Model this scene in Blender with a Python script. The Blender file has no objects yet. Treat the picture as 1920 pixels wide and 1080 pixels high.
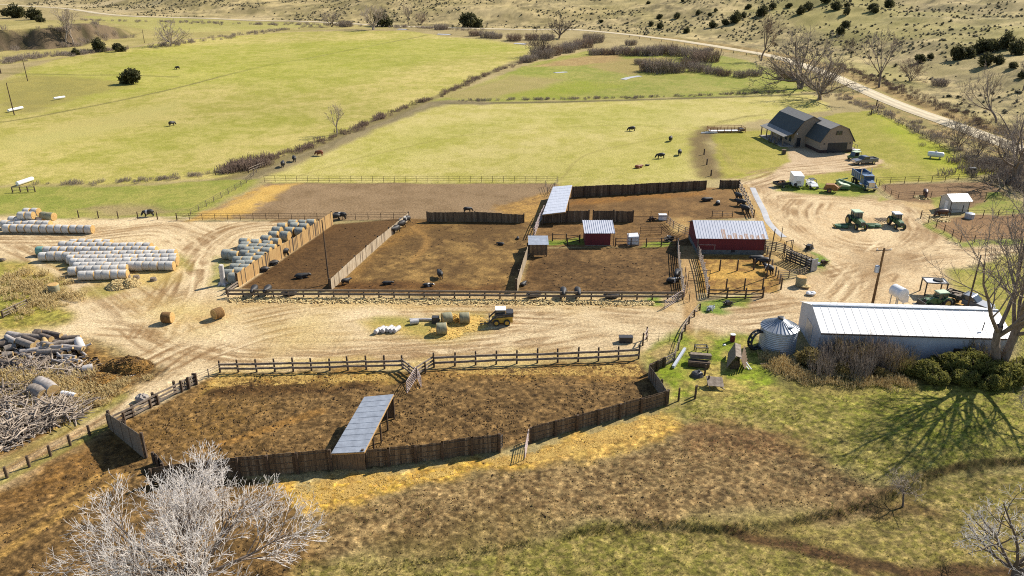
import bpy, bmesh, math, random
import numpy as np
from mathutils import Vector, Matrix

C = bpy.context.scene.collection
scene = bpy.context.scene

# ------------------------------------------------------------------ camera, sky, sun, exposure
TH = math.radians(23.2); F = 1440.0; CH = 43.0
cam_d = bpy.data.cameras.new('camera'); cam = bpy.data.objects.new('camera', cam_d); C.objects.link(cam)
cam.location = (0, 0, CH); cam.rotation_euler = (math.pi/2 - TH, 0, 0)
cam_d.sensor_width = 36; cam_d.lens = F/1920*36; cam_d.clip_end = 9000; cam_d.clip_start = 0.5
scene.camera = cam
SUN_EL = math.radians(38); SUN_AZ = math.atan2(0.82, 0.57)          # from +Y towards +X
world = bpy.data.worlds.new('World'); scene.world = world; world.use_nodes = True
nt = world.node_tree; nt.nodes.clear()
sky = nt.nodes.new('ShaderNodeTexSky'); sky.sky_type = 'NISHITA'; sky.sun_disc = False
sky.sun_elevation = SUN_EL; sky.sun_rotation = SUN_AZ; sky.altitude = 1000; sky.dust_density = 0.6
bg = nt.nodes.new('ShaderNodeBackground'); bg.inputs[1].default_value = 0.088
wo = nt.nodes.new('ShaderNodeOutputWorld')
nt.links.new(sky.outputs[0], bg.inputs[0]); nt.links.new(bg.outputs[0], wo.inputs[0])
sun_d = bpy.data.lights.new('sun', 'SUN'); sun_d.energy = 4.6; sun_d.angle = math.radians(0.55); sun_d.color = (1, 0.93, 0.82)
sun = bpy.data.objects.new('sun', sun_d); C.objects.link(sun)
SD = Vector((math.sin(SUN_AZ)*math.cos(SUN_EL), math.cos(SUN_AZ)*math.cos(SUN_EL), math.sin(SUN_EL)))
sun.rotation_euler = SD.to_track_quat('Z', 'Y').to_euler(); sun.location = (60, 60, 120)
scene.view_settings.view_transform = 'Standard'; scene.view_settings.look = 'None'
scene.view_settings.gamma = 1; scene.view_settings.exposure = 0.75
scene.cycles.use_denoising = False; scene.cycles.filter_width = 1.05
scene.cycles.max_bounces = 5; scene.cycles.transparent_max_bounces = 8

KLUM = 1.62        # sunlit white reads about this bright at this exposure
def lin(c): return c/12.92 if c <= 0.04045 else ((c+0.055)/1.055)**2.4
def L(r, g, b, k=KLUM): return (lin(r/255)/k, lin(g/255)/k, lin(b/255)/k, 1)   # sunlit sRGB -> surface colour

# ------------------------------------------------------------------ noise
def _h(ix, iy, s):
    n = (ix.astype(np.int64)*374761393 + iy.astype(np.int64)*668265263 + s*1442695041) & 0xFFFFFFFF
    n = ((n ^ (n >> 13))*1274126177) & 0xFFFFFFFF
    n = ((n ^ (n >> 16))*2246822519) & 0xFFFFFFFF
    return ((n ^ (n >> 15)) & 0xFFFFFF)/float(0xFFFFFF)
def vn(x, y, s=0):
    xf = np.floor(x); yf = np.floor(y); ix = xf.astype(np.int64); iy = yf.astype(np.int64)
    u = x-xf; v = y-yf; u = u*u*(3-2*u); v = v*v*(3-2*v)
    return (_h(ix, iy, s)*(1-u)+_h(ix+1, iy, s)*u)*(1-v)+(_h(ix, iy+1, s)*(1-u)+_h(ix+1, iy+1, s)*u)*v
def fbm(x, y, s=0, o=4, g=0.5):
    t = 0; a = 1; n = 0
    c, sn = 0.8, 0.6
    for i in range(o):
        t = t+a*vn(x, y, s+i*17); n += a; a *= g
        x, y = (c*x-sn*y)*2.03+7.1, (sn*x+c*y)*2.03+3.7
    return t/n
def sstep(a, b, x):
    t = np.clip((x-a)/(b-a), 0, 1); return t*t*(3-2*t)

# ------------------------------------------------------------------ pixels of the survey picture -> places
def flat(px, py, z=0.0):
    u = (px-960)/F; v = (py-540)/F
    dx, dy, dz = u, math.cos(TH)-v*math.sin(TH), -math.sin(TH)-v*math.cos(TH)
    t = (z-CH)/dz
    return (dx*t, dy*t)
def flats(pts): return [flat(*p) for p in pts]
def smooth_line(pts, n=6):
    P = [np.array(p, float) for p in pts]; P = [2*P[0]-P[1]]+P+[2*P[-1]-P[-2]]; out = []
    for i in range(1, len(P)-2):
        for k in range(n):
            t = k/n
            out.append(0.5*((2*P[i])+(-P[i-1]+P[i+1])*t+(2*P[i-1]-5*P[i]+4*P[i+1]-P[i+2])*t*t+(-P[i-1]+3*P[i]-3*P[i+1]+P[i+2])*t**3))
    out.append(P[-2]); return [tuple(p) for p in out]
def line_dist(x, y, pts):
    """signed distance (left of travel > 0) and length along, to a polyline"""
    best = np.full(x.shape, 1e9); sd = np.zeros(x.shape); al = np.zeros(x.shape); acc = 0
    for (ax, ay), (bx, by) in zip(pts[:-1], pts[1:]):
        ex, ey = bx-ax, by-ay; l2 = ex*ex+ey*ey+1e-9; l = math.sqrt(l2)
        t = np.clip(((x-ax)*ex+(y-ay)*ey)/l2, 0, 1)
        qx, qy = x-ax-t*ex, y-ay-t*ey; d = qx*qx+qy*qy; m = d < best
        best = np.where(m, d, best); al = np.where(m, acc+t*l, al)
        sd = np.where(m, np.where(ex*qy-ey*qx >= 0, 1.0, -1.0), sd); acc += l
    return np.sqrt(best)*sd, al
def poly_dist(x, y, pts):
    """distance to a polygon's edge, positive inside"""
    best = np.full(x.shape, 1e9); ins = np.zeros(x.shape, bool); n = len(pts)
    for i in range(n):
        ax, ay = pts[i]; bx, by = pts[(i+1) % n]
        ex, ey = bx-ax, by-ay; t = np.clip(((x-ax)*ex+(y-ay)*ey)/(ex*ex+ey*ey+1e-9), 0, 1)
        best = np.minimum(best, (x-ax-t*ex)**2+(y-ay-t*ey)**2)
        c = (ay > y) != (by > y)
        if ay != by: ins ^= c & (x < (bx-ax)*(y-ay)/(by-ay)+ax)
    return np.where(ins, 1, -1)*np.sqrt(best)

# ------------------------------------------------------------------ terrain height
ROAD = smooth_line(flats([(-300, -5), (75, 13), (220, 29), (420, 36), (600, 42), (700, 47), (880, 53), (990, 55), (1080, 56), (1250, 73), (1420, 99), (1500, 120), (1580, 152), (1680, 195), (1790, 235), (1920, 283), (2150, 370)]), 6)
TERRACE = smooth_line(flats([(480, 1085), (590, 1062), (700, 1063), (860, 1040), (1000, 1012), (1100, 992), (1230, 977), (1300, 981), (1397, 984), (1497, 968), (1630, 938), (1713, 903), (1780, 873), (1913, 860), (2100, 858)]), 5)
CUTBANK = flats([(-260, 104), (0, 95), (90, 92), (150, 86), (170, 78), (230, 70), (285, 56)])
CUTLEN = sum(math.dist(p, q) for p, q in zip(CUTBANK[:-1], CUTBANK[1:]))
def Hgt(x, y):
    x = np.asarray(x, float); y = np.asarray(y, float)
    h = np.zeros(np.broadcast(x, y).shape); x, y = np.broadcast_arrays(x, y)
    far = y > 95
    if far.any():
        X, Y = x[far], y[far]
        d, al = line_dist(X, Y, ROAD)                       # road runs away to the right: left = beyond
        d = d+0.0
        up = np.maximum(d-14, 0)
        hill = 0.115*up*sstep(0, 60, up)+0*up
        hill = 95*(1-np.exp(-hill/95))
        amp = sstep(20, 220, d)
        b1 = fbm(X/95, Y/95, 5, 4)-0.5
        rid = 1-np.abs(2*fbm(X/130+3, Y/130, 9, 4)-1)
        hill = hill+amp*(b1*22+(rid-0.7)*17)+sstep(10, 60, d)*(fbm(X/28, Y/28, 31, 3)-0.5)*4.2+sstep(15, 60, d)*(fbm(X/9, Y/9, 33, 3)-0.5)*1.3
        hh = hill+0*X
        hh = hh+0.5*sstep(0, 2.5, d-3.6)*(1-sstep(3, 7, d-3.6))*-1   # ditch beyond the road
        # cut bank and bench, far side of the creek
        dc, _ = line_dist(X, Y, CUTBANK)
        bench = 9.5*sstep(0, 7, dc+(fbm(X/14, Y/14, 77, 3)-0.5)*9)*(1-sstep(30, 150, dc))*(1-sstep(0.6, 0.98, _/CUTLEN))
        hh = hh+bench*(1-sstep(-40, 20, d))
        hh = np.where(Y > 250, hh+(fbm(X/40, Y/40, 41, 3)-0.5)*1.0*sstep(250, 330, Y), hh)
        h[far] = hh
    near = (y < 76) & (y > 10)
    if near.any():
        X, Y = x[near], y[near]
        d, al = line_dist(X, Y, TERRACE)
        s = -d
        h[near] -= 0.38*sstep(-0.35, 0.6, s+(fbm(X/1.7, Y/1.7, 3, 3)-0.5)*1.0)*(1-0.55*sstep(2, 14, s))*sstep(-19, 16, X)
        h[near] -= 0.14*sstep(-0.2, 1.0, s)*(1-sstep(1.5, 4, s))*sstep(8, 20, X)
    return h
def hz(x, y): return float(Hgt(np.array([x]), np.array([y]))[0])
def at(px, py):
    """the place on the ground seen at a pixel of the survey picture"""
    x, y = flat(px, max(py, -60))
    if y <= 95 and not y < 76: return Vector((x, y, 0))
    u = (px-960)/F; v = (py-540)/F
    d = np.array([u, math.cos(TH)-v*math.sin(TH), -math.sin(TH)-v*math.cos(TH)])
    t = np.concatenate([np.linspace(30, 400, 700), np.linspace(400.6, 1800, 1000)])
    X, Y, Z = d[0]*t, d[1]*t, CH+d[2]*t
    g = Z-Hgt(X, Y); k = np.argmax(g < 0)
    if k == 0: return Vector((X[-1], Y[-1], float(Hgt(X[-1:], Y[-1:])[0])))
    a = g[k-1]/(g[k-1]-g[k]); tt = t[k-1]+a*(t[k]-t[k-1])
    xx, yy = d[0]*tt, d[1]*tt
    return Vector((xx, yy, hz(xx, yy)))

# ------------------------------------------------------------------ materials
def mat(name, c1, c2=None, scale=4.0, rough=0.85, metal=0.0, bump=0.0, bscale=None, stretch=(1, 1, 1), vary=0.0, spec=0.5, world_co=False, detail=4):
    m = bpy.data.materials.new(name); m.use_nodes = True; n = m.node_tree.nodes; l = m.node_tree.links
    b = n['Principled BSDF']; b.inputs['Roughness'].default_value = rough; b.inputs['Metallic'].default_value = metal
    b.inputs['Specular IOR Level'].default_value = spec
    c2 = c2 or tuple(min(1, v*0.7) for v in c1[:3])+(1,)
    tc = n.new('ShaderNodeTexCoord'); mp = n.new('ShaderNodeMapping'); mp.inputs['Scale'].default_value = stretch
    if world_co:
        ge = n.new('ShaderNodeNewGeometry'); l.new(ge.outputs['Position'], mp.inputs['Vector'])
    else: l.new(tc.outputs['Object'], mp.inputs['Vector'])
    no = n.new('ShaderNodeTexNoise'); no.inputs['Scale'].default_value = scale; no.inputs['Detail'].default_value = detail
    no.inputs['Roughness'].default_value = 0.65
    l.new(mp.outputs[0], no.inputs['Vector'])
    rp = n.new('ShaderNodeValToRGB'); rp.color_ramp.elements[0].position = 0.32; rp.color_ramp.elements[1].position = 0.68
    rp.color_ramp.elements[0].color = c2; rp.color_ramp.elements[1].color = c1
    l.new(no.outputs[0], rp.inputs[0]); out = rp.outputs[0]
    if vary:
        oi = n.new('ShaderNodeObjectInfo'); hs = n.new('ShaderNodeHueSaturation')
        mr = n.new('ShaderNodeMapRange'); mr.inputs['To Min'].default_value = 1-vary; mr.inputs['To Max'].default_value = 1+vary
        l.new(oi.outputs['Random'], mr.inputs['Value']); l.new(mr.outputs[0], hs.inputs['Value']); l.new(out, hs.inputs['Color']); out = hs.outputs[0]
    l.new(out, b.inputs['Base Color'])
    if bump:
        bn = n.new('ShaderNodeBump'); bn.inputs['Strength'].default_value = bump; bn.inputs['Distance'].default_value = 0.05
        n2 = n.new('ShaderNodeTexNoise'); n2.inputs['Scale'].default_value = bscale or scale*3; n2.inputs['Detail'].default_value = 3
        l.new(mp.outputs[0], n2.inputs['Vector']); l.new(n2.outputs[0], bn.inputs['Height']); l.new(bn.outputs[0], b.inputs['Normal'])
    return m

# ------------------------------------------------------------------ mesh builder
class MB:
    def __init__(s): s.v = []; s.f = []; s.m = []
    def add(s, V, Fs, mi=0):
        o = len(s.v); s.v += [tuple(p) for p in V]
        for f in Fs: s.f.append(tuple(i+o for i in f)); s.m.append(mi)
        return s
    def box(s, c, d, rz=0, mi=0, taper=(1, 1)):
        hx, hy, hz_ = d[0]/2, d[1]/2, d[2]/2; co, si = math.cos(rz), math.sin(rz); V = []
        for z, k in ((-1, (1, 1)), (1, taper)):
            for x, y in ((-1, -1), (1, -1), (1, 1), (-1, 1)):
                X, Y = x*hx*k[0], y*hy*k[1]
                V.append((c[0]+X*co-Y*si, c[1]+X*si+Y*co, c[2]+z*hz_))
        return s.add(V, [(3, 2, 1, 0), (4, 5, 6, 7), (0, 1, 5, 4), (1, 2, 6, 5), (2, 3, 7, 6), (3, 0, 4, 7)], mi)
    def beam(s, a, b, w, h, mi=0, up=(0, 0, 1)):
        a = Vector(a); b = Vector(b); d = (b-a)
        if d.length < 1e-6: return s
        d.normalize(); r = d.cross(Vector(up))
        if r.length < 1e-4: r = d.cross(Vector((0, 1, 0)))
        r.normalize(); u = r.cross(d); V = []
        for p in (a, b):
            for i, j in ((-1, -1), (1, -1), (1, 1), (-1, 1)): V.append(p+r*(i*w/2)+u*(j*h/2))
        return s.add(V, [(3, 2, 1, 0), (4, 5, 6, 7), (0, 1, 5, 4), (1, 2, 6, 5), (2, 3, 7, 6), (3, 0, 4, 7)], mi)
    def tube(s, pts, rs, k=8, mi=0, cap=True, mcap=None):
        P = [Vector(p) for p in pts]
        if not hasattr(rs, '__len__'): rs = [rs]*len(P)
        V = []; Fs = []; prev = None
        for i, p in enumerate(P):
            d = (P[min(i+1, len(P)-1)]-P[max(i-1, 0)]).normalized()
            r = d.cross(Vector((0, 0, 1))) if prev is None else prev-d*prev.dot(d)
            if r.length < 1e-3: r = d.cross(Vector((0, 1, 0)))
            r.normalize(); prev = r; u = d.cross(r)
            for j in range(k):
                a = 2*math.pi*j/k; V.append(p+(r*math.cos(a)+u*math.sin(a))*rs[i])
        for i in range(len(P)-1):
            for j in range(k): Fs.append((i*k+j, i*k+(j+1) % k, (i+1)*k+(j+1) % k, (i+1)*k+j))
        s.add(V, Fs, mi)
        if cap:
            n = len(V); mc = mi if mcap is None else mcap
            s.add(V[:k], [tuple(range(k))[::-1]], mc); s.add(V[n-k:], [tuple(range(k))], mc)
        return s
    def prism(s, poly, a, b, mi=0, axis='y', mcap=None):
        """polygon (u, z) swept along an axis from a to b"""
        n = len(poly)
        def P(u, z, t): return (u, t, z) if axis == 'y' else ((t, u, z) if axis == 'x' else (u, z, t))
        V = [P(u, z, a) for u, z in poly]+[P(u, z, b) for u, z in poly]
        s.add(V, [(i, (i+1) % n, n+(i+1) % n, n+i) for i in range(n)], mi)
        s.add(V, [tuple(range(n))[::-1], tuple(range(n, 2*n))], mi if mcap is None else mcap); return s
    def quad(s, a, b, c, d, mi=0, t=0.0):
        if t:
            n = (Vector(b)-Vector(a)).cross(Vector(d)-Vector(a)).normalized()*t
            q = [Vector(p) for p in (a, b, c, d)]; V = q+[p-n for p in q]
            return s.add(V, [(0, 1, 2, 3), (7, 6, 5, 4), (1, 0, 4, 5), (2, 1, 5, 6), (3, 2, 6, 7), (0, 3, 7, 4)], mi)
        return s.add([a, b, c, d], [(0, 1, 2, 3)], mi)
    def ball(s, c, r, k=10, n=6, mi=0):
        r = r if hasattr(r, '__len__') else (r, r, r); V = []; Fs = []
        for i in range(n+1):
            t = math.pi*i/n
            for j in range(k):
                a = 2*math.pi*j/k; V.append((c[0]+r[0]*math.sin(t)*math.cos(a), c[1]+r[1]*math.sin(t)*math.sin(a), c[2]+r[2]*math.cos(t)))
        for i in range(n):
            for j in range(k): Fs.append((i*k+j, (i+1)*k+j, (i+1)*k+(j+1) % k, i*k+(j+1) % k))
        return s.add(V, Fs, mi)
    def build(s, name, mats, parent=None, org=(0, 0, 0), smooth=False, fix=True):
        me = bpy.data.meshes.new(name)
        o3 = Vector(org); me.from_pydata([tuple(Vector(p)-o3) for p in s.v], [], s.f)
        ms = mats if isinstance(mats, (list, tuple)) else [mats]
        for m in ms: me.materials.append(m)
        me.polygons.foreach_set('material_index', s.m)
        if fix:
            b = bmesh.new(); b.from_mesh(me); bmesh.ops.remove_doubles(b, verts=b.verts, dist=1e-5)
            bmesh.ops.recalc_face_normals(b, faces=b.faces); b.to_mesh(me); b.free()
        if smooth:
            me.polygons.foreach_set('use_smooth', [True]*len(me.polygons))
            try: me.set_sharp_from_angle(angle=math.radians(40))
            except Exception: pass
        return link(name, me, parent)
def link(name, me, parent=None, loc=None):
    o = bpy.data.objects.new(name, me); C.objects.link(o)
    if parent is not None: o.parent = parent
    if loc is not None: o.location = loc
    return o
def arrays(name, V, Q, m, parent=None, smooth=False):
    """fast mesh from numpy arrays; Q is (n, 3) or (n, 4)"""
    me = bpy.data.meshes.new(name); V = np.ascontiguousarray(V, np.float32); Q = np.ascontiguousarray(Q, np.int32); k = Q.shape[1]
    me.vertices.add(len(V)); me.vertices.foreach_set('co', V.ravel())
    me.loops.add(Q.size); me.loops.foreach_set('vertex_index', Q.ravel())
    me.polygons.add(len(Q)); me.polygons.foreach_set('loop_start', np.arange(0, Q.size, k, dtype=np.int32))
    try: me.polygons.foreach_set('loop_total', np.full(len(Q), k, np.int32))
    except Exception: pass
    if smooth: me.polygons.foreach_set('use_smooth', np.ones(len(Q), bool))
    me.update(calc_edges=True)
    if m: me.materials.append(m)
    return me
def tag(o, label=None, cat=None, group=None, kind=None):
    if label: o['label'] = label
    if cat: o['category'] = cat
    if group: o['group'] = group
    if kind: o['kind'] = kind
    return o
def thing(name, label, cat, loc=(0, 0, 0), rz=0, group=None):
    o = bpy.data.objects.new(name, None); C.objects.link(o); o.location = loc; o.rotation_euler = (0, 0, rz)
    o.empty_display_size = 0.3
    return tag(o, label, cat, group)
def kids(o): return [c for c in ALLKIDS.get(o.name, [])]
def dup(root, loc, rz=None, label=None, scale=None, group=None, cat=None):
    """copy a thing with its parts and their sub-parts"""
    r = root.copy(); C.objects.link(r); r.location = loc
    if rz is not None: r.rotation_euler = (0, 0, rz)
    if scale is not None: r.scale = scale if hasattr(scale, '__len__') else (scale,)*3
    tag(r, label, cat, group)
    for ch in list(root.children):
        c = ch.copy(); C.objects.link(c); c.parent = r
        for g in list(ch.children):
            d = g.copy(); C.objects.link(d); d.parent = c
    return r
ORD = 'first second third fourth fifth sixth seventh eighth ninth tenth eleventh twelfth thirteenth fourteenth fifteenth sixteenth seventeenth eighteenth nineteenth twentieth'.split()
ORD += ['twenty-'+w for w in ORD[:9]]+['thirtieth']+['thirty-'+w for w in ORD[:9]]+['fortieth']+['forty-'+w for w in ORD[:9]]
def bearing(a, b): return math.atan2(b[1]-a[1], b[0]-a[0])
rnd = random.Random(11)
# ================================================================== the ground
# one sheet: dense where the picture looks, coarse out to the horizon and behind
def make_ground():
    ys = np.concatenate([np.arange(1230, 700, -1.55), np.arange(700, 120, -1.35), np.arange(120, 28, -0.9), np.arange(28, -16, -0.8)])
    dv = (ys-540)/F
    r = CH/np.tan(TH+np.arctan(dv))
    r = np.concatenate([[-9000, -3000, -900, -300, -90, -25, 0, 12, 22, 28], r[r > 30], [1700, 2100, 2800, 4000, 6000, 9000]])
    r = np.sort(r)
    t = np.concatenate([[-40, -20, -9, -5, -3, -2.2, -1.7, -1.4], np.linspace(-1.2, 1.2, 1180), [1.4, 1.7, 2.2, 3, 5, 9, 20, 40]])
    R, T = np.meshgrid(r, t, indexing='ij')
    X = T*np.maximum(np.abs(R), 34); Y = R.copy()
    nr, ncol = R.shape
    x, y = X.ravel(), Y.ravel(); n = len(x)
    h = Hgt(x, y)
    # ---- colour
    wx = x+(fbm(x/6, y/6, 101, 3)-0.5)*5; wy = y+(fbm(x/6, y/6, 102, 3)-0.5)*5
    nb = fbm(x/22, y/22, 1, 4); nm = fbm(x/4.5, y/4.5, 2, 4); nf = fbm(x/1.1, y/1.1, 3, 3); nt_ = vn(x/0.33, y/0.33, 4)
    def mixc(c1, c2, t): 
        c1 = np.array(c1[:3]); c2 = np.array(c2[:3]); return c1+(c2-c1)*t[:, None]
    col = mixc(L(168, 150, 100), L(190, 170, 118), sstep(0.3, 0.7, nb*0.5+nm*0.5))
    rough = np.full(n, 0.03)
    def paint(pts, ca, cb, soft=1.0, scale='m', amt=1.0, rg=None, wob=1.0, lo=0.32, hi=0.68, ragged=0.0, px=True):
        nonlocal col, rough
        P = flats(pts) if px else pts
        xs = [p[0] for p in P]; yy = [p[1] for p in P]; mg = 8+soft*2
        k = np.where((x > min(xs)-mg) & (x < max(xs)+mg) & (y > min(yy)-mg) & (y < max(yy)+mg))[0]
        if not len(k): return
        X_ = x[k]+(wx[k]-x[k])*wob; Y_ = y[k]+(wy[k]-y[k])*wob
        d = poly_dist(X_, Y_, P)
        if ragged: d = d+(nm[k]+nf[k]-1)*ragged*2
        w = sstep(-soft, soft, d)*amt
        s = {'m': nm*0.6+nf*0.4, 'b': nb*0.5+nm*0.5, 'f': nf*0.65+nt_*0.35, 'bm': nb*0.3+nm*0.4+nf*0.3, 'x': nm*0.14+nf*0.3+nt_*0.56}[scale][k]
        c = mixc(ca, cb, sstep(lo, hi, s))
        col[k] = col[k]*(1-w)[:, None]+c*w[:, None]
        if rg is not None: rough[k] = rough[k]*(1-w)+rg*w
    def stroke(pts, c, width, amt=0.8, soft=None, noise=0.4, rg=None, sm=True, streak=0.0, c2=None, px=True, broken=False):
        nonlocal col, rough
        P = flats(pts) if px else list(pts); P = smooth_line(P, 5) if sm and len(P) > 2 else P
        xs = [p[0] for p in P]; yy = [p[1] for p in P]; mg = width*2+3
        k = np.where((x > min(xs)-mg) & (x < max(xs)+mg) & (y > min(yy)-mg) & (y < max(yy)+mg))[0]
        if not len(k): return
        d, al = line_dist(x[k], y[k], P); soft = soft or width*0.35
        d = d+(nm[k]-0.5)*width*noise*1.5
        w = (1-sstep(width/2-soft, width/2+soft, np.abs(d)))*amt
        cc = np.array(c[:3])[None, :]
        if broken: w = w*sstep(0.36, 0.58, nm[k]*0.6+nb[k]*0.4)
        if streak:
            wp = (fbm(al/11, d/3, int(pts[0][0]) % 89, 2)-0.5)*5; q = fbm((d+wp)/0.8, al/8, int(pts[0][0]) % 97, 4, 0.6); w = w*(1-streak+streak*1.7*sstep(0.3, 0.75, q))*(0.35+0.9*sstep(0.3, 0.7, nb[k]))
        if c2 is not None:
            wq = (fbm(al/9, d/3, int(pts[0][1]) % 83, 2)-0.5)*5; q = sstep(0.36, 0.62, fbm((d+wq)/0.75, al/10, int(pts[0][1]) % 97+5, 4, 0.6)); cc = mixc(c, c2, q)
        w = np.clip(w, 0, 1)
        col[k] = col[k]*(1-w)[:, None]+cc*w[:, None]
        if rg is not None: rough[k] = rough[k]*(1-w)+rg*w
    # beyond the road: range land with sage
    d_road, al_road = line_dist(x, y, ROAD)
    w = sstep(2, 10, d_road+(nm-0.5)*8)
    hc = mixc(L(166, 150, 98), L(204, 182, 128), sstep(0.34, 0.66, nb*0.55+nm*0.45))
    hc = hc*(1-0.45*sstep(0.5, 0.64, fbm(x/3.0, y/2.6, 211, 4, 0.65))[:, None]*sstep(0.25, 0.6, fbm(x/60, y/40, 213, 3))[:, None])*(0.8+0.4*sstep(0.3, 0.7, fbm(x/12, y/8, 215, 4)))[:, None]
    pale = sstep(0.5, 0.75, fbm(x/70, y/40, 217, 4))*sstep(120, -100, x)
    hc = hc*(1-pale[:, None])+mixc(L(226, 204, 154), L(196, 174, 126), nm)*pale[:, None]
    grn = sstep(0.45, 0.7, fbm(x/45, y/60, 219, 3))*sstep(20, 160, x)*0.55
    hc = hc*(1-grn[:, None])+np.array(L(160, 152, 75)[:3])*grn[:, None]
    col = col*(1-w)[:, None]+hc*w[:, None]
    rough = rough*(1-w)+0.12*w
    # bench land at the far left
    paint([(-400, 130), (-400, 40), (330, 36), (600, 44), (760, 52), (560, 58), (330, 74), (100, 110), (0, 122)], L(196, 178, 112), L(172, 158, 92), 3, 'b')
    paint([(150, 30), (330, 34), (640, 46), (560, 52), (320, 62), (240, 50)], L(190, 178, 105), L(176, 168, 90), 3, 'b')
    dc, _ = line_dist(x, y, CUTBANK)
    w = sstep(-3, 0, dc)*(1-sstep(7, 11, dc))*(1-sstep(0.7, 0.97, _/CUTLEN))*sstep(230, 260, y)*(1-sstep(-30, 0, d_road))
    col = col*(1-w)[:, None]+mixc(L(126, 108, 84), L(88, 80, 56), sstep(0.35, 0.65, nm))*w[:, None]  # eroded bank soil, darkened to paint in its shaded face
    # pastures
    PG, PL = L(174, 167, 74), L(208, 190, 114)
    paint([(-300, 365), (-300, 175), (0, 150), (100, 112), (330, 77), (480, 64), (560, 59), (760, 58), (820, 66), (900, 74), (1000, 86), (985, 108), (940, 124), (810, 190), (650, 250), (490, 310), (420, 332), (200, 345), (0, 348)], PG, PL, 2.0, 'bm', rg=0.035, lo=0.3, hi=0.7)
    for q in ([(60, 130), (330, 85), (900, 72), (990, 90), (700, 130), (300, 170), (100, 200)], ): paint(q, L(164, 168, 52), L(184, 180, 78), 12, 'bm', 0.55)
    paint([(0, 260), (330, 190), (330, 215), (0, 300)], L(206, 192, 120), L(196, 182, 104), 6, 'bm', 0.6)
    paint([(0, 150), (60, 140), (190, 148), (260, 158), (170, 178), (60, 210), (0, 215)], L(176, 160, 86), L(152, 142, 74), 4, 'm', 0.8, ragged=2)
    stroke([(-60, 226), (0, 229), (120, 209), (300, 172), (480, 127), (640, 98), (800, 66)], L(120, 112, 62), 1.5, 0.75)
    stroke([(10, 137), (160, 141), (200, 141), (330, 143)], L(128, 122, 62), 2.5, 0.7)
    paint([(498, 332), (560, 305), (640, 270), (800, 197), (950, 194), (1300, 184), (1500, 173), (1530, 180), (1560, 205), (1480, 222), (1330, 238), (1315, 270), (1333, 335), (1200, 350), (1045, 348), (500, 345)], L(188, 178, 86), L(212, 196, 122), 1.2, 'bm', rg=0.04, lo=0.3, hi=0.7)
    paint([(900, 300), (1300, 250), (1310, 330), (1060, 338)], L(168, 164, 66), L(190, 180, 88), 10, 'bm', 0.5)
    for q in ([(120, 300), (300, 240), (560, 200), (600, 225), (320, 290)], [(420, 130), (700, 80), (880, 84), (700, 150), (480, 190)], [(640, 300), (760, 240), (980, 220), (900, 260), (720, 320)], [(980, 210), (1280, 195), (1300, 230), (1080, 250)]): paint(q, L(158, 160, 52), L(184, 178, 84), 9, 'bm', 0.5)
    stroke([(560, 330), (700, 290), (900, 250), (1150, 235), (1310, 245)], L(166, 152, 82), 0.7, 0.5, noise=0.8)
    stroke([(1310, 250), (1220, 262), (1100, 290), (1050, 338)], L(164, 150, 82), 0.7, 0.5, noise=0.8)
    stroke([(1330, 238), (1380, 222), (1440, 214)], L(140, 128, 66), 2.0, 0.5, streak=0.7)
    # wet meadow between the ditches
    paint([(812, 190), (1000, 118), (1100, 96), (1240, 88), (1400, 112), (1500, 150), (1530, 172), (1300, 182), (950, 191)], L(146, 152, 56), L(174, 166, 84), 2, 'bm')
    paint([(990, 126), (1060, 112), (1150, 96), (1170, 104), (1160, 116), (1080, 124)], L(176, 142, 92), L(190, 160, 104), 3, 'm', 0.9)
    paint([(1100, 126), (1150, 112), (1260, 108), (1260, 124), (1180, 142)], L(184, 158, 98), L(166, 146, 84), 3, 'm', 0.8)
    paint([(830, 180), (960, 142), (1060, 150), (1000, 172), (890, 188)], L(184, 164, 104), L(164, 150, 86), 4, 'bm', 0.9)
    paint([(940, 180), (1080, 152), (1180, 160), (1040, 184)], L(150, 158, 40), L(160, 160, 60), 4, 'bm', 0.8)
    stroke([(820, 194), (960, 193), (1100, 190), (1300, 184), (1480, 178), (1560, 172)], L(104, 96, 58), 3.0, 0.9)
    # farm lane and its brown verge
    stroke([(425, 345), (500, 317), (600, 277), (680, 245), (760, 212), (830, 192), (900, 193)], L(136, 122, 86), 6.5, 0.95, c2=L(154, 138, 100))
    stroke([(420, 337), (500, 309), (600, 269), (680, 238), (800, 190), (900, 145), (980, 110)], L(140, 126, 78), 3, 0.85)
    # lawn
    LG, LL = L(158, 154, 50), L(186, 172, 84)
    paint([(1335, 252), (1460, 242), (1560, 215), (1640, 207), (1740, 262), (1862, 325), (1760, 338), (1650, 347), (1620, 365), (1450, 352), (1390, 335), (1345, 332)], LG, LL, 0.8, 'bm', rg=0.03)
    paint([(1640, 209), (1700, 238), (1860, 322), (1790, 330), (1720, 290), (1660, 240)], L(160, 170, 16), L(176, 176, 40), 4, 'bm', 0.8)
    stroke([(1330, 240), (1313, 258), (1316, 290), (1330, 330)], L(126, 104, 66), 5, 0.9)
    stroke([(1470, 248), (1400, 242), (1320, 246)], L(150, 140, 70), 3, 0.5)
    stroke([(1345, 270), (1365, 300), (1390, 318), (1440, 322)], L(172, 146, 96), 2.4, 0.45, streak=0.6)
    # green strip by the fence on the left
    paint([(-300, 420), (-300, 360), (0, 352), (200, 349), (420, 338), (490, 336), (420, 372), (360, 404), (140, 408), (0, 402)], L(146, 152, 62), L(174, 166, 84), 1.2, 'bm')
    paint([(140, 392), (200, 384), (290, 386), (330, 398), (200, 404)], L(164, 140, 100), L(176, 154, 108), 2, 'm', 0.8)
    # ---- dirt yards
    DA, DB = L(240, 214, 168), L(212, 184, 138)
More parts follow.
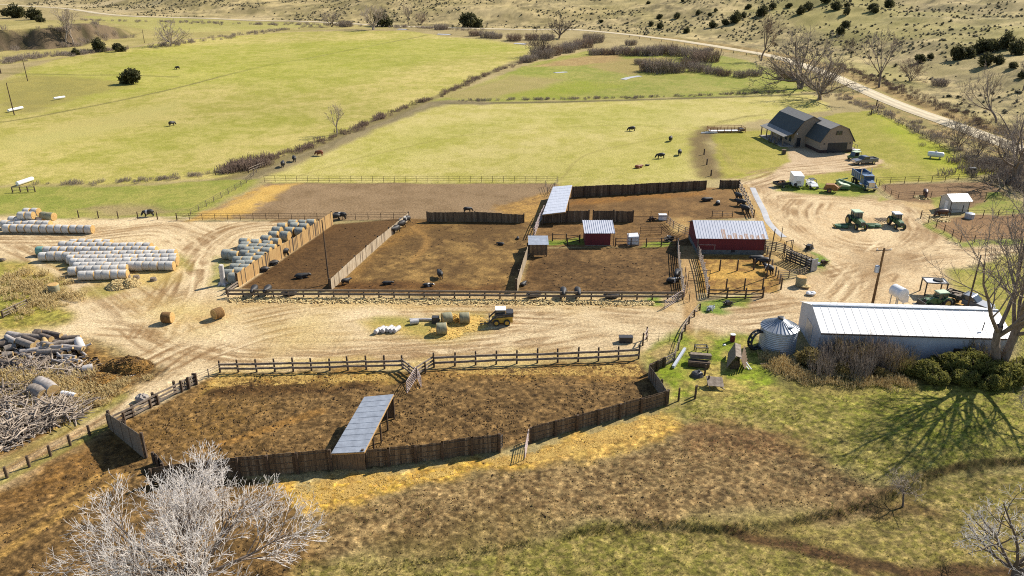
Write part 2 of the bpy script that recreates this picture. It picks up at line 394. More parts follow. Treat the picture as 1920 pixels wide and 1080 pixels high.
    paint([(-400, 410), (0, 406), (330, 409), (480, 414), (620, 414), (600, 440), (450, 535), (440, 552), (1275, 562), (1310, 590), (1330, 600), (1500, 560), (1520, 610), (1440, 625), (1300, 625), (1205, 668), (980, 672), (405, 694), (345, 722), (205, 805), (0, 915), (-300, 1040), (-300, 990), (0, 858), (175, 772), (285, 690), (225, 650), (130, 630), (0, 628), (-300, 640)], DA, DB, 1.2, 'm', rg=0.025)
    paint([(1405, 352), (1450, 340), (1480, 350), (1500, 366), (1640, 374), (1765, 384), (1720, 402), (1735, 428), (1812, 462), (1925, 464), (2150, 455), (2150, 475), (1920, 478), (1840, 488), (1780, 520), (1800, 560), (1840, 600), (1290, 606), (1308, 566), (1440, 556), (1500, 532), (1562, 500), (1520, 470), (1450, 445), (1425, 400)], L(236, 208, 162), L(210, 178, 132), 1.0, 'm', rg=0.02)
    paint([(1392, 345), (1440, 328), (1480, 305), (1480, 280), (1465, 265), (1530, 278), (1600, 290), (1652, 300), (1640, 313), (1560, 323), (1500, 330), (1472, 342), (1440, 356)], L(228, 200, 160), L(208, 178, 138), 0.7, 'm', rg=0.02, wob=0.5)
    # streaky wheel tracks through the yards
    DK, LT = L(168, 136, 96), L(240, 214, 168)
    for pts, wd, a in (
        ([(-60, 612), (150, 616), (300, 628), (480, 660), (700, 655), (950, 640), (1150, 605), (1290, 590), (1500, 565)], 9, 0.75),
        ([(1290, 620), (1150, 622), (950, 650), (700, 668), (450, 670), (330, 640), (240, 580), (130, 500), (20, 440)], 7, 0.7),
        ([(300, 630), (340, 560), (370, 500), (395, 460), (450, 430), (560, 418)], 6, 0.7),
        ([(395, 470), (360, 445), (300, 425), (150, 440), (0, 440)], 7, 0.6),
        ([(-80, 940), (60, 860), (200, 770), (300, 690), (400, 640), (550, 600), (800, 580), (1100, 588), (1290, 600)], 7, 0.6),
        ([(1410, 350), (1445, 410), (1500, 465), (1580, 520), (1560, 560), (1450, 590), (1300, 600)], 9, 0.85),
        ([(1400, 345), (1450, 330), (1500, 322), (1580, 316), (1640, 308)], 6, 0.6),
        ([(1480, 372), (1600, 372), (1720, 390), (1740, 440), (1700, 470), (1600, 470), (1520, 440), (1490, 400), (1500, 375)], 8, 0.6),
        ([(1600, 470), (1700, 490), (1800, 480), (1930, 470), (2100, 465)], 8, 0.7),
        ([(1560, 520), (1640, 500), (1740, 475), (1830, 470)], 6, 0.7),
        ([(1590, 570), (1640, 520), (1680, 480), (1720, 440), (1700, 410)], 6, 0.5),
        ([(1250, 570), (1290, 585), (1300, 620), (1290, 660)], 4, 0.4)):
        stroke(pts, DK, wd, a*0.8, streak=0.75, c2=LT, noise=0.15)
        base = flats(pts); r2 = random.Random(int(pts[0][0]+pts[0][1])+int(wd*10))
        for q in range(7):
            off = r2.uniform(-wd*.6, wd*.6); drift = r2.uniform(-2.5, 2.5); i0 = r2.randrange(0, max(1, len(base)-2)); sub = base[i0:]
            if len(sub) < 2: continue
            ln = []
            for j, p in enumerate(sub):
                a_, b_ = sub[max(0, j-1)], sub[min(len(sub)-1, j+1)]; dx, dy = b_[0]-a_[0], b_[1]-a_[1]; l_ = math.hypot(dx, dy)+1e-6; o_ = off+drift*j/len(sub)+r2.uniform(-.5, .5); ln.append((p[0]-dy/l_*o_, p[1]+dx/l_*o_))
            cc = r2.choice((L(150, 116, 76), L(164, 130, 88), L(172, 140, 98), L(248, 222, 176)))
            for g_ in (-.85, .85):
                l2 = []
                for j, p in enumerate(ln):
                    a_, b_ = ln[max(0, j-1)], ln[min(len(ln)-1, j+1)]; dx, dy = b_[0]-a_[0], b_[1]-a_[1]; l_ = math.hypot(dx, dy)+1e-6; l2.append((p[0]-dy/l_*g_, p[1]+dx/l_*g_))
                stroke(l2, cc, 0.5, 0.78, soft=0.22, noise=0.5, px=False, broken=True)
    paint([(1590, 490), (1640, 470), (1720, 478), (1700, 505), (1620, 510)], L(158, 128, 90), L(184, 152, 108), 3, 'm', 0.7)
    paint([(480, 600), (620, 590), (640, 640), (520, 655)], L(216, 188, 122), L(196, 166, 106), 4, 'm', 0.7)
    paint([(250, 560), (420, 575), (440, 610), (330, 620)], L(224, 196, 124), L(200, 166, 104), 4, 'm', 0.8)
    paint([(430, 556), (1270, 566), (1260, 586), (900, 580), (430, 580)], L(224, 192, 128), L(206, 172, 112), 2, 'm', 0.8)
    paint([(690, 608), (760, 598), (900, 592), (905, 622), (840, 636), (700, 628)], L(206, 176, 92), L(176, 158, 78), 2, 'f', 0.9)
    paint([(720, 600), (790, 600), (780, 612), (730, 612)], L(140, 142, 58), L(170, 156, 80), 1.2, 'f', 0.8)
    paint([(395, 694), (760, 692), (1200, 672), (1200, 662), (980, 660), (700, 676), (480, 680)], L(224, 196, 124), L(206, 174, 108), 1.2, 'm', 0.8)
    # weedy corner and hay litter on the left
    paint([(-300, 490), (0, 482), (60, 490), (110, 530), (135, 585), (110, 612), (0, 622), (-300, 640)], L(206, 176, 98), L(160, 150, 66), 1.5, 'm', rg=0.06)
    paint([(-200, 500), (0, 490), (30, 520), (45, 570), (0, 590)], L(130, 142, 52), L(166, 160, 72), 2, 'm', 0.85)
    paint([(110, 500), (220, 520), (330, 480), (345, 500), (300, 535), (210, 550)], L(222, 190, 112), L(190, 164, 92), 2, 'm', 0.85)
    for q in ([(90, 480), (150, 500), (190, 530), (150, 520)], [(160, 540), (230, 545), (200, 555)], [(330, 470), (360, 480), (355, 505)], [(410, 480), (440, 500), (425, 540), (395, 530)], [(85, 575), (110, 580), (100, 600), (60, 605)]):
        paint(q, L(140, 146, 52), L(176, 166, 80), 1.5, 'm', 0.75)
    # log yard
    paint([(-300, 660), (0, 640), (140, 636), (290, 690), (180, 770), (60, 832), (0, 860), (-300, 990)], L(170, 132, 72), L(112, 84, 46), 1.5, 'm', rg=0.16)
    paint([(0, 700), (110, 705), (90, 740), (0, 745)], L(196, 158, 84), L(160, 122, 64), 2, 'm', 0.8)
    stroke([(-60, 905), (40, 850), (150, 790), (230, 745)], L(150, 142, 62), 1.6, 0.7)
    # ---- pens
    B1, B2 = L(96, 70, 38), L(128, 98, 56)
    paint([(362, 409), (440, 372), (500, 343), (1045, 344), (1020, 400), (990, 420), (770, 415), (640, 413)], L(166, 138, 102), L(140, 114, 80), 0.6, 'bm', rg=0.04, wob=0.3)
    paint([(362, 409), (430, 375), (490, 346), (560, 344), (500, 372), (455, 404)], L(226, 184, 98), L(206, 164, 84), 1.6, 'm', 0.95, ragged=1.5)
    paint([(940, 386), (1005, 366), (1042, 350), (1018, 404), (1000, 440), (940, 420)], L(208, 162, 84), L(160, 122, 66), 1.6, 'f', 0.85, ragged=1.5)
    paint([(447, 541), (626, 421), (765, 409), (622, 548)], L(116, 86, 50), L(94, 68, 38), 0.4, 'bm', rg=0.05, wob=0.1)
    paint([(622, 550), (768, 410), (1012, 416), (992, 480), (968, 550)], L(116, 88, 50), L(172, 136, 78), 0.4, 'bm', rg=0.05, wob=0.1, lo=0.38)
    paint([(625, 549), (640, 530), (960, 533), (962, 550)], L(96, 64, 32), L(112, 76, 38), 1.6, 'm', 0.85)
    paint([(632, 536), (768, 412), (820, 420), (720, 475), (665, 530)], L(184, 140, 72), L(134, 98, 52), 2, 'f', 0.7)
    stroke([(775, 425), (800, 445), (795, 465), (775, 490)], L(176, 134, 74), 1.2, 0.7)
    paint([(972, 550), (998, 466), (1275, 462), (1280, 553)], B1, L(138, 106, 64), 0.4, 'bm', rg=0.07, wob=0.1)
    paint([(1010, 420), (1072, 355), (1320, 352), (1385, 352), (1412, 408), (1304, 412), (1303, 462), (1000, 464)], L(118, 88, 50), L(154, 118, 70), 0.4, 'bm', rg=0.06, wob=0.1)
    paint([(1068, 374), (1320, 358), (1330, 366), (1068, 388)], L(172, 122, 56), L(140, 98, 50), 1.2, 'f', 0.8)
    paint([(1245, 412), (1285, 408), (1300, 430), (1275, 440)], L(216, 184, 118), L(190, 152, 92), 1.2, 'm', 0.9)
    for q in ([(1032, 452), (1090, 446), (1088, 458), (1035, 460)], [(1200, 452), (1268, 450), (1268, 460), (1200, 461)], [(1300, 566), (1420, 556), (1400, 578), (1320, 588)], [(1215, 565), (1260, 562), (1250, 580), (1220, 578)], [(1510, 468), (1550, 486), (1540, 505), (1510, 500)]):
        paint(q, L(112, 148, 34), L(150, 156, 60), 0.6, 'm', 0.9)
    paint([(1306, 480), (1440, 477), (1472, 520), (1462, 550), (1310, 550)], L(200, 158, 82), L(146, 108, 58), 0.5, 'f', rg=0.05, wob=0.1)
    paint([(1320, 508), (1440, 505), (1430, 525), (1330, 528)], L(226, 180, 90), L(206, 158, 78), 1.0, 'm', 0.85)
    paint([(1278, 462), (1304, 462), (1312, 590), (1282, 600)], L(204, 168, 114), L(176, 140, 92), 0.5, 'm', wob=0.1)
    paint([(1430, 470), (1480, 475), (1500, 510), (1470, 520)], L(208, 174, 112), L(186, 150, 96), 0.8, 'm', 0.9)
    paint([(1398, 350), (1412, 408), (1440, 445), (1480, 470), (1500, 476), (1450, 430), (1420, 390), (1405, 350)], L(214, 176, 104), L(190, 152, 88), 1.2, 'm', 0.9)
    # lower pens
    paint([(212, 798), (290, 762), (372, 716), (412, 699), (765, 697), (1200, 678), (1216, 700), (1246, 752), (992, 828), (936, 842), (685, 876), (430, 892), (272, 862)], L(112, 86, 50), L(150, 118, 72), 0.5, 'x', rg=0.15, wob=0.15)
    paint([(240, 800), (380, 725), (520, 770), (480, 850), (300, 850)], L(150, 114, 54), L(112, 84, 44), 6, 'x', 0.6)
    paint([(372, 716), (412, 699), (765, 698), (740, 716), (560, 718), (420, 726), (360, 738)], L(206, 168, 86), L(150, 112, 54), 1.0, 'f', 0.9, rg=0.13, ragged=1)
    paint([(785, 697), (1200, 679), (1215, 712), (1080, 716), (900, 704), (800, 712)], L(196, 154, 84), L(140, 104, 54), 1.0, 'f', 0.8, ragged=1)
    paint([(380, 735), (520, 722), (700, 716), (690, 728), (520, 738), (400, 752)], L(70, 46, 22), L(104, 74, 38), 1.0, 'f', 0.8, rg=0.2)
    stroke([(420, 830), (480, 812), (560, 785), (600, 772)], L(172, 126, 62), 1.2, 0.6)
    # straw outside the lower boards
    paint([(500, 908), (620, 892), (690, 884), (940, 852), (985, 846), (1250, 765), (1300, 790), (1290, 815), (1150, 838), (1000, 872), (860, 895), (700, 928), (600, 955), (540, 965), (490, 940)], L(244, 200, 86), L(206, 160, 72), 1.0, 'x', 0.97, rg=0.08, ragged=1.2, lo=0.25, hi=0.6)
    paint([(985, 848), (1250, 768), (1290, 795), (1200, 825), (1010, 868)], L(240, 200, 112), L(206, 164, 86), 1.0, 'x', 0.75, ragged=0.8)
    # lower left field
    paint([(-300, 1070), (0, 912), (205, 810), (268, 862), (430, 893), (500, 915), (560, 965), (610, 1060), (600, 1230), (-300, 1230)], L(110, 85, 49), L(146, 114, 68), 0.8, 'x', rg=0.11)
    paint([(0, 850), (205, 800), (230, 860), (180, 900), (0, 960)], L(150, 108, 50), L(126, 90, 46), 3, 'x', 0.6)
    stroke([(-60, 1080), (60, 1000), (160, 935), (230, 890)], L(186, 146, 78), 1.0, 0.85)
    stroke([(-60, 1040), (40, 985), (130, 925), (200, 885)], L(180, 140, 76), 0.9, 0.8)
    stroke([(-40, 925), (60, 872), (200, 800)], L(140, 134, 58), 1.2, 0.7)
    # lower middle field
    paint([(540, 965), (700, 928), (860, 895), (1000, 872), (1150, 838), (1290, 812), (1420, 800), (1530, 845), (1640, 900), (1700, 920), (1630, 940), (1500, 968), (1300, 980), (1200, 980), (1000, 1012), (860, 1042), (600, 1064)], L(128, 102, 64), L(174, 145, 96), 1.5, 'x', rg=0.1)
    paint([(760, 1030), (900, 990), (1000, 1000), (860, 1042), (700, 1064)], L(120, 110, 56), L(140, 124, 66), 3, 'x', 0.7)
    # beyond the terrace edge
    paint([(560, 1066), (700, 1066), (860, 1044), (1000, 1016), (1230, 981), (1400, 988), (1497, 974), (1630, 946), (1713, 912), (1780, 880), (2150, 864), (2150, 1230), (500, 1230)], L(134, 124, 58), L(168, 148, 88), 0.8, 'x', rg=0.08)
    paint([(1290, 985), (1500, 985), (1640, 960), (1640, 1010), (1500, 1010)], L(160, 140, 82), L(140, 122, 66), 4, 'x', 0.6)
    paint([(1300, 1040), (1500, 1060), (1600, 1080), (1300, 1090), (900, 1080), (1000, 1040)], L(128, 126, 54), L(152, 140, 72), 6, 'x', 0.6)
    stroke([(1380, 988), (1470, 1008), (1547, 1030), (1640, 1055), (1750, 1066), (1960, 1078)], L(96, 68, 42), 1.6, 0.9, noise=0.8)
    stroke([(1500, 1015), (1580, 1050), (1650, 1085)], L(104, 76, 46), 1.0, 0.8, noise=0.8)
    stroke([(935, 1085), (940, 1040), (945, 1000), (940, 950)], L(140, 112, 66), 0.6, 0.5, noise=0.6)
    # grass by the shelter trees
    paint([(1255, 768), (1300, 740), (1400, 728), (1600, 716), (2150, 700), (2150, 862), (1920, 856), (1780, 872), (1700, 910), (1640, 895), (1530, 850), (1420, 806), (1300, 800)], L(138, 132, 56), L(174, 158, 88), 1.8, 'x', rg=0.08)
    paint([(1560, 735), (1920, 725), (1950, 830), (1750, 860), (1620, 800)], L(146, 152, 44), L(166, 158, 68), 6, 'x', 0.7)
    paint([(1290, 800), (1350, 790), (1480, 810), (1530, 850), (1430, 860), (1300, 850)], L(118, 84, 50), L(150, 116, 72), 2, 'x', 0.75, ragged=2)
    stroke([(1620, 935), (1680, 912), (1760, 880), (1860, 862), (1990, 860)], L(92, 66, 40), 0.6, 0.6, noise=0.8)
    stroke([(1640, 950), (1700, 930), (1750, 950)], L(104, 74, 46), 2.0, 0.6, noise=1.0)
    # junk corner
    paint([(1205, 668), (1240, 640), (1290, 622), (1440, 622), (1440, 690), (1500, 735), (1300, 748), (1250, 756), (1218, 690)], L(140, 156, 40), L(190, 168, 92), 1.0, 'm', rg=0.06)
    paint([(1215, 665), (1270, 640), (1290, 660), (1262, 690), (1230, 690)], L(204, 174, 116), L(184, 152, 98), 1.2, 'm', 0.85)
    paint([(1305, 640), (1350, 636), (1345, 655), (1310, 652)], L(200, 172, 112), L(184, 156, 100), 1.0, 'm', 0.8)
    paint([(1440, 690), (1930, 690), (1930, 722), (1500, 735)], L(120, 112, 52), L(150, 132, 72), 1.5, 'm', 0.9, rg=0.06)
    # horse paddocks
    paint([(1650, 347), (1856, 340), (1925, 395), (1880, 402), (1740, 386), (1680, 375)], L(154, 122, 84), L(134, 104, 70), 0.6, 'bm', rg=0.05, wob=0.3)
    paint([(1740, 414), (1820, 404), (1930, 402), (2150, 398), (2150, 450), (1925, 446), (1802, 455)], L(168, 132, 90), L(144, 110, 74), 0.6, 'bm', rg=0.05, wob=0.3)
    paint([(1690, 378), (1765, 384), (1775, 405), (1735, 415), (1715, 400)], L(222, 194, 142), L(206, 174, 120), 1.0, 'm', 0.9)
    for q in ([(1820, 388), (1870, 360), (1930, 380), (1930, 402), (1830, 402)], [(1735, 412), (1802, 456), (1920, 448), (1920, 458), (1800, 464), (1730, 420)], [(1450, 338), (1640, 350), (1660, 362), (1600, 368), (1460, 358)], [(1740, 375), (1765, 372), (1765, 388), (1745, 390)], [(1640, 362), (1668, 376), (1650, 380)]):
        paint(q, L(130, 150, 38), L(168, 164, 76), 0.7, 'm', 0.85)
    paint([(1790, 520), (1845, 490), (1930, 480), (2150, 476), (2150, 690), (1905, 690), (1890, 640), (1850, 560), (1800, 556)], L(150, 150, 52), L(180, 166, 84), 1.2, 'm', rg=0.04)
    paint([(1770, 555), (1800, 550), (1815, 575), (1770, 575)], L(220, 174, 98), L(206, 160, 92), 0.5, 'm', 0.9)
    # verge of the gravel road
    w = (1-sstep(9, 14, np.abs(d_road)))*sstep(40, 110, x)*0.9
    col = col*(1-w)[:, None]+mixc(L(188, 158, 100), L(150, 136, 74), sstep(0.35, 0.65, nm))*w[:, None]
    w = sstep(6, 8, d_road)*(1-sstep(9, 13, d_road))*sstep(90, 130, x)*0.6*sstep(0.35, 0.6, nm)
    col = col*(1-w)[:, None]+np.array(L(140, 104, 62)[:3])*w[:, None]
    # bare cut face of the terrace edge
    near = np.where((y < 78) & (y > 12))[0]
    d, al = line_dist(x[near], y[near], TERRACE); s = -d+(fbm(x[near]/1.7, y[near]/1.7, 3, 3)-0.5)*1.2
    w = sstep(-0.2, 0.2, s)*(1-sstep(0.5, 1.1, s))*sstep(-6, 12, x[near])*0.55*sstep(0.35, 0.55, fbm(x[near]/4, y[near]/4, 18, 3)+0.12*(x[near] > 14))
    c = mixc(L(104, 92, 46), L(92, 70, 42), sstep(0.4, 0.6, fbm(x[near]/5, y[near]/5, 8, 2)))
    col[near] = col[near]*(1-w)[:, None]+c*w[:, None]
    # dung and clods: small dark spots over the stocked ground, pale flecks elsewhere
    sp = vn(x/0.8+9, y/0.8, 61)*0.6+vn(x/0.36, y/0.36, 62)*0.4
    stocked = sstep(0.045, 0.09, rough)*(y < 140)
    col = col*(1-0.38*sstep(0.68, 0.78, sp)*stocked)[:, None]
    col = col*(1+0.5*sstep(0.70, 0.8, vn(x/0.45, y/0.45, 67)*0.6+vn(x/1.3, y/1.3, 68)*0.4)*(y < 75))[:, None]
    near_ = 1-sstep(95, 150, y); fine = vn(x/0.27+3, y/0.22, 63)*0.55+vn(x/0.6, y/0.5, 64)*0.45
    crunch = sstep(0.02, 0.07, rough)*near_
    col = col*(1+crunch*((fine-0.5)*1.25)*(0.85+0.3*nm))[:, None]
    col = col*(1-0.32*crunch*sstep(0.62, 0.72, vn(x/0.42, y/0.36, 65)*0.7+vn(x/2.1, y/2.1, 66)*0.3))[:, None]
    # overall mottling
    col = 1.07*col*(0.93+0.14*nf)[:, None]*(0.88+0.24*fbm(x/60, y/60, 90, 3))[:, None]
    # ---- small relief
    lod = np.clip(60/np.maximum(np.abs(y), 1), 0.2, 1.0)
    bumps = (fbm(x/0.8, y/0.8, 70, 3)-0.5)*1.0+(vn(x/0.45, y/0.45, 71)-0.5)*1.3*lod+(vn(x/0.24, y/0.24, 72)-0.5)*0.7*lod*(y < 90)
    z = h+0.62*bumps*rough*np.where((y > 20) & (y < 900), 1.0, 0)
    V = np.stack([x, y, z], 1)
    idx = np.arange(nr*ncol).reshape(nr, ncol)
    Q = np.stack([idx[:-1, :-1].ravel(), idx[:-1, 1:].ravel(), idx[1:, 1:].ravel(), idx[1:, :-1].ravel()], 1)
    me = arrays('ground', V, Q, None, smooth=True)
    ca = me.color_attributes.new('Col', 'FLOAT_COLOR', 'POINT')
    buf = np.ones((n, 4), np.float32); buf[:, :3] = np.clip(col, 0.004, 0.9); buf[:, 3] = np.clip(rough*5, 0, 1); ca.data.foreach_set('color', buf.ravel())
    m = bpy.data.materials.new('soil_and_grass'); m.use_nodes = True; nd = m.node_tree.nodes; l = m.node_tree.links; b = nd['Principled BSDF']
    b.inputs['Roughness'].default_value = 0.95; b.inputs['Specular IOR Level'].default_value = 0.15
    at_ = nd.new('ShaderNodeAttribute'); at_.attribute_name = 'Col'
    ge = nd.new('ShaderNodeNewGeometry')
    n1 = nd.new('ShaderNodeTexNoise'); n1.inputs['Scale'].default_value = 2.6; n1.inputs['Detail'].default_value = 6; n1.inputs['Roughness'].default_value = 0.75
    l.new(ge.outputs['Position'], n1.inputs['Vector'])
    mr = nd.new('ShaderNodeMapRange'); mr.inputs['From Min'].default_value = 0.3; mr.inputs['From Max'].default_value = 0.7; mr.inputs['To Min'].default_value = 0.5; mr.inputs['To Max'].default_value = 1.5
    l.new(n1.outputs[0], mr.inputs['Value'])
    mx = nd.new('ShaderNodeMix'); mx.data_type = 'RGBA'; mx.blend_type = 'MULTIPLY'; mx.inputs['Factor'].default_value = 1
    n3 = nd.new('ShaderNodeTexNoise'); n3.inputs['Scale'].default_value = 7.5; n3.inputs['Detail'].default_value = 3; n3.inputs['Roughness'].default_value = 0.8; l.new(ge.outputs['Position'], n3.inputs['Vector'])
    m3 = nd.new('ShaderNodeMapRange'); m3.inputs['From Min'].default_value = 0.3; m3.inputs['From Max'].default_value = 0.7; m3.inputs['To Min'].default_value = 0.45; m3.inputs['To Max'].default_value = 1.55; l.new(n3.outputs[0], m3.inputs['Value'])
    mm = nd.new('ShaderNodeMath'); mm.operation = 'MULTIPLY'; l.new(mr.outputs[0], mm.inputs[0]); l.new(m3.outputs[0], mm.inputs[1])
    l.new(at_.outputs['Color'], mx.inputs['A']); l.new(mm.outputs[0], mx.inputs['B']); l.new(mx.outputs['Result'], b.inputs['Base Color'])
    n2 = nd.new('ShaderNodeTexNoise'); n2.inputs['Scale'].default_value = 3.2; n2.inputs['Detail'].default_value = 5; n2.inputs['Roughness'].default_value = 0.7
    l.new(ge.outputs['Position'], n2.inputs['Vector'])
    bp = nd.new('ShaderNodeBump'); bp.inputs['Distance'].default_value = 0.12
    ms = nd.new('ShaderNodeMapRange'); ms.inputs['To Min'].default_value = 0.35; ms.inputs['To Max'].default_value = 1.0; l.new(at_.outputs['Alpha'], ms.inputs['Value'])
    l.new(ms.outputs[0], bp.inputs['Strength'])
    l.new(n2.outputs[0], bp.inputs['Height']); l.new(bp.outputs[0], b.inputs['Normal'])
    me.materials.append(m)
    o = link('ground', me); tag(o, kind='structure')
make_ground()

def ribbon(name, line, width, m, lift, nacross=6):
    """a strip laid over the ground along a line"""
    P = [np.array(p) for p in line]; V = []; Q = []
    for i, p in enumerate(P):
        d = P[min(i+1, len(P)-1)]-P[max(i-1, 0)]; d = d/np.linalg.norm(d); nrm = np.array([-d[1], d[0]])
        for j in range(nacross+1):
            q = p+nrm*(j/nacross-0.5)*width; V.append((q[0], q[1], 0))
    V = np.array(V); V[:, 2] = Hgt(V[:, 0], V[:, 1])
    crown = np.tile(1-np.abs(np.linspace(-1, 1, nacross+1))**2, len(P))
    V[:, 2] += lift*(0.3+0.7*crown)
    for i in range(len(P)-1):
        for j in range(nacross): a = i*(nacross+1)+j; Q.append((a, a+1, a+nacross+2, a+nacross+1))
    me = arrays(name, V, np.array(Q), m, smooth=True)
    uv = me.attributes.new('across', 'FLOAT', 'POINT'); uv.data.foreach_set('value', np.tile(np.linspace(-1, 1, nacross+1), len(P)).astype(np.float32))
    return tag(link(name, me), kind='structure')
def road_mat():
    m = mat('gravel', L(246, 228, 190), L(222, 202, 162), 0.8, 0.95, world_co=True, bump=0.3, bscale=8); n = m.node_tree.nodes; l = m.node_tree.links
    b = n['Principled BSDF']; src = b.inputs['Base Color'].links[0].from_socket
    a = n.new('ShaderNodeAttribute'); a.attribute_name = 'across'
    w = n.new('ShaderNodeMath'); w.operation = 'MULTIPLY'; w.inputs[1].default_value = 8.5; l.new(a.outputs['Fac'], w.inputs[0])
    c = n.new('ShaderNodeMath'); c.operation = 'COSINE'; l.new(w.outputs[0], c.inputs[0])
    mr = n.new('ShaderNodeMapRange'); mr.inputs['From Min'].default_value = -1; mr.inputs['To Min'].default_value = 1.12; mr.inputs['To Max'].default_value = 0.8; l.new(c.outputs[0], mr.inputs['Value'])
    mx = n.new('ShaderNodeMix'); mx.data_type = 'RGBA'; mx.blend_type = 'MULTIPLY'; mx.inputs['Factor'].default_value = 1
    l.new(src, mx.inputs['A']); l.new(mr.outputs[0], mx.inputs['B']); l.new(mx.outputs['Result'], b.inputs['Base Color'])
    return m
dense = []
for a, b in zip(ROAD[:-1], ROAD[1:]):
    k = max(1, int(math.dist(a, b)/6)); dense += [(a[0]+(b[0]-a[0])*i/k, a[1]+(b[1]-a[1])*i/k) for i in range(k)]
ribbon('gravel_road', dense, 6.6, road_mat(), 0.28, 12)
# standing water: ditch beside the pens and puddles in the meadow
water = mat('water', (0.5, 0.48, 0.46, 1), (0.36, 0.35, 0.34, 1), 0.6, 0.45, spec=0.5)
ribbon('ditch_water', smooth_line(flats([(1411, 352), (1420, 372), (1432, 395), (1440, 415), (1455, 432), (1470, 445)]), 6), 1.1, water, 0.05, 2)
ribbon('puddle', smooth_line(flats([(1168, 150), (1180, 146), (1200, 143)]), 4), 2.6, water, 0.12, 2)
ribbon('puddle', flats([(1040, 138), (1062, 136)]), 2.6, water, 0.12, 2)
ribbon('puddle', flats([(966, 81), (988, 82)]), 5, water, 0.4, 2)
ribbon('puddle', flats([(822, 64), (846, 65)]), 5, water, 0.4, 2)
ribbon('puddle', flats([(748, 55), (765, 56)]), 5, water, 0.4, 2)
# ================================================================== materials for built things
M = {}
M['grey_wood'] = mat('weathered_wood', L(176, 158, 136), L(116, 100, 82), 3, 0.9, stretch=(1, 1, 6), bump=0.3)
M['dark_wood'] = mat('dark_wood', L(120, 98, 76), L(72, 56, 42), 3, 0.9, bump=0.3)
M['board'] = mat('board_wood', L(160, 134, 102), L(92, 74, 56), 2.2, 0.9, stretch=(5, 5, 0.4), bump=0.3)
M['board_worn'] = mat('worn_board_wood', L(128, 106, 80), L(76, 60, 46), 2.2, 0.95, stretch=(5, 5, 0.4)); M['board_grey'] = mat('bleached_board_wood', L(184, 160, 128), L(116, 98, 78), 2.2, 0.9, stretch=(5, 5, 0.4))
M['gold_board'] = mat('new_board_wood', L(238, 196, 128), L(196, 148, 88), 1.6, 0.85, stretch=(4, 4, 0.5), bump=0.2)
M['pale_board'] = mat('silver_board_wood', L(236, 216, 184), L(176, 150, 114), 1.6, 0.85, stretch=(4, 4, 0.5), bump=0.2)
M['rail_wood'] = mat('rail_wood', L(190, 172, 152), L(128, 112, 96), 2, 0.9)
M['pipe'] = mat('rusty_pipe', L(96, 72, 54), L(60, 44, 34), 3, 0.7, metal=0.0)
M['white_pipe'] = mat('pale_pipe', L(232, 214, 204), L(180, 150, 140), 3, 0.5)
M['wire'] = mat('wire', L(130, 116, 98), L(100, 88, 72), 3, 0.7)
M['white_metal'] = mat('white_metal', (0.8, 0.8, 0.79, 1), (0.66, 0.66, 0.65, 1), 1.2, 0.35)
M['galv'] = mat('galvanised_sheet', (0.44, 0.47, 0.51, 1), (0.3, 0.32, 0.35, 1), 1.5, 0.42, metal=0.3, bump=0.05)
M['bark_white'] = mat('bleached_bark', (0.62, 0.58, 0.54, 1), (0.42, 0.38, 0.34, 1), 2, 0.85)
M['black_rubber'] = mat('rubber', (0.022, 0.022, 0.024, 1), (0.04, 0.038, 0.036, 1), 5, 0.85)
M['black_steel'] = mat('black_steel', (0.03, 0.03, 0.033, 1), (0.05, 0.045, 0.04, 1), 4, 0.5)
M['glass'] = mat('dark_glass', (0.03, 0.04, 0.045, 1), (0.05, 0.06, 0.065, 1), 2, 0.08, spec=0.8)

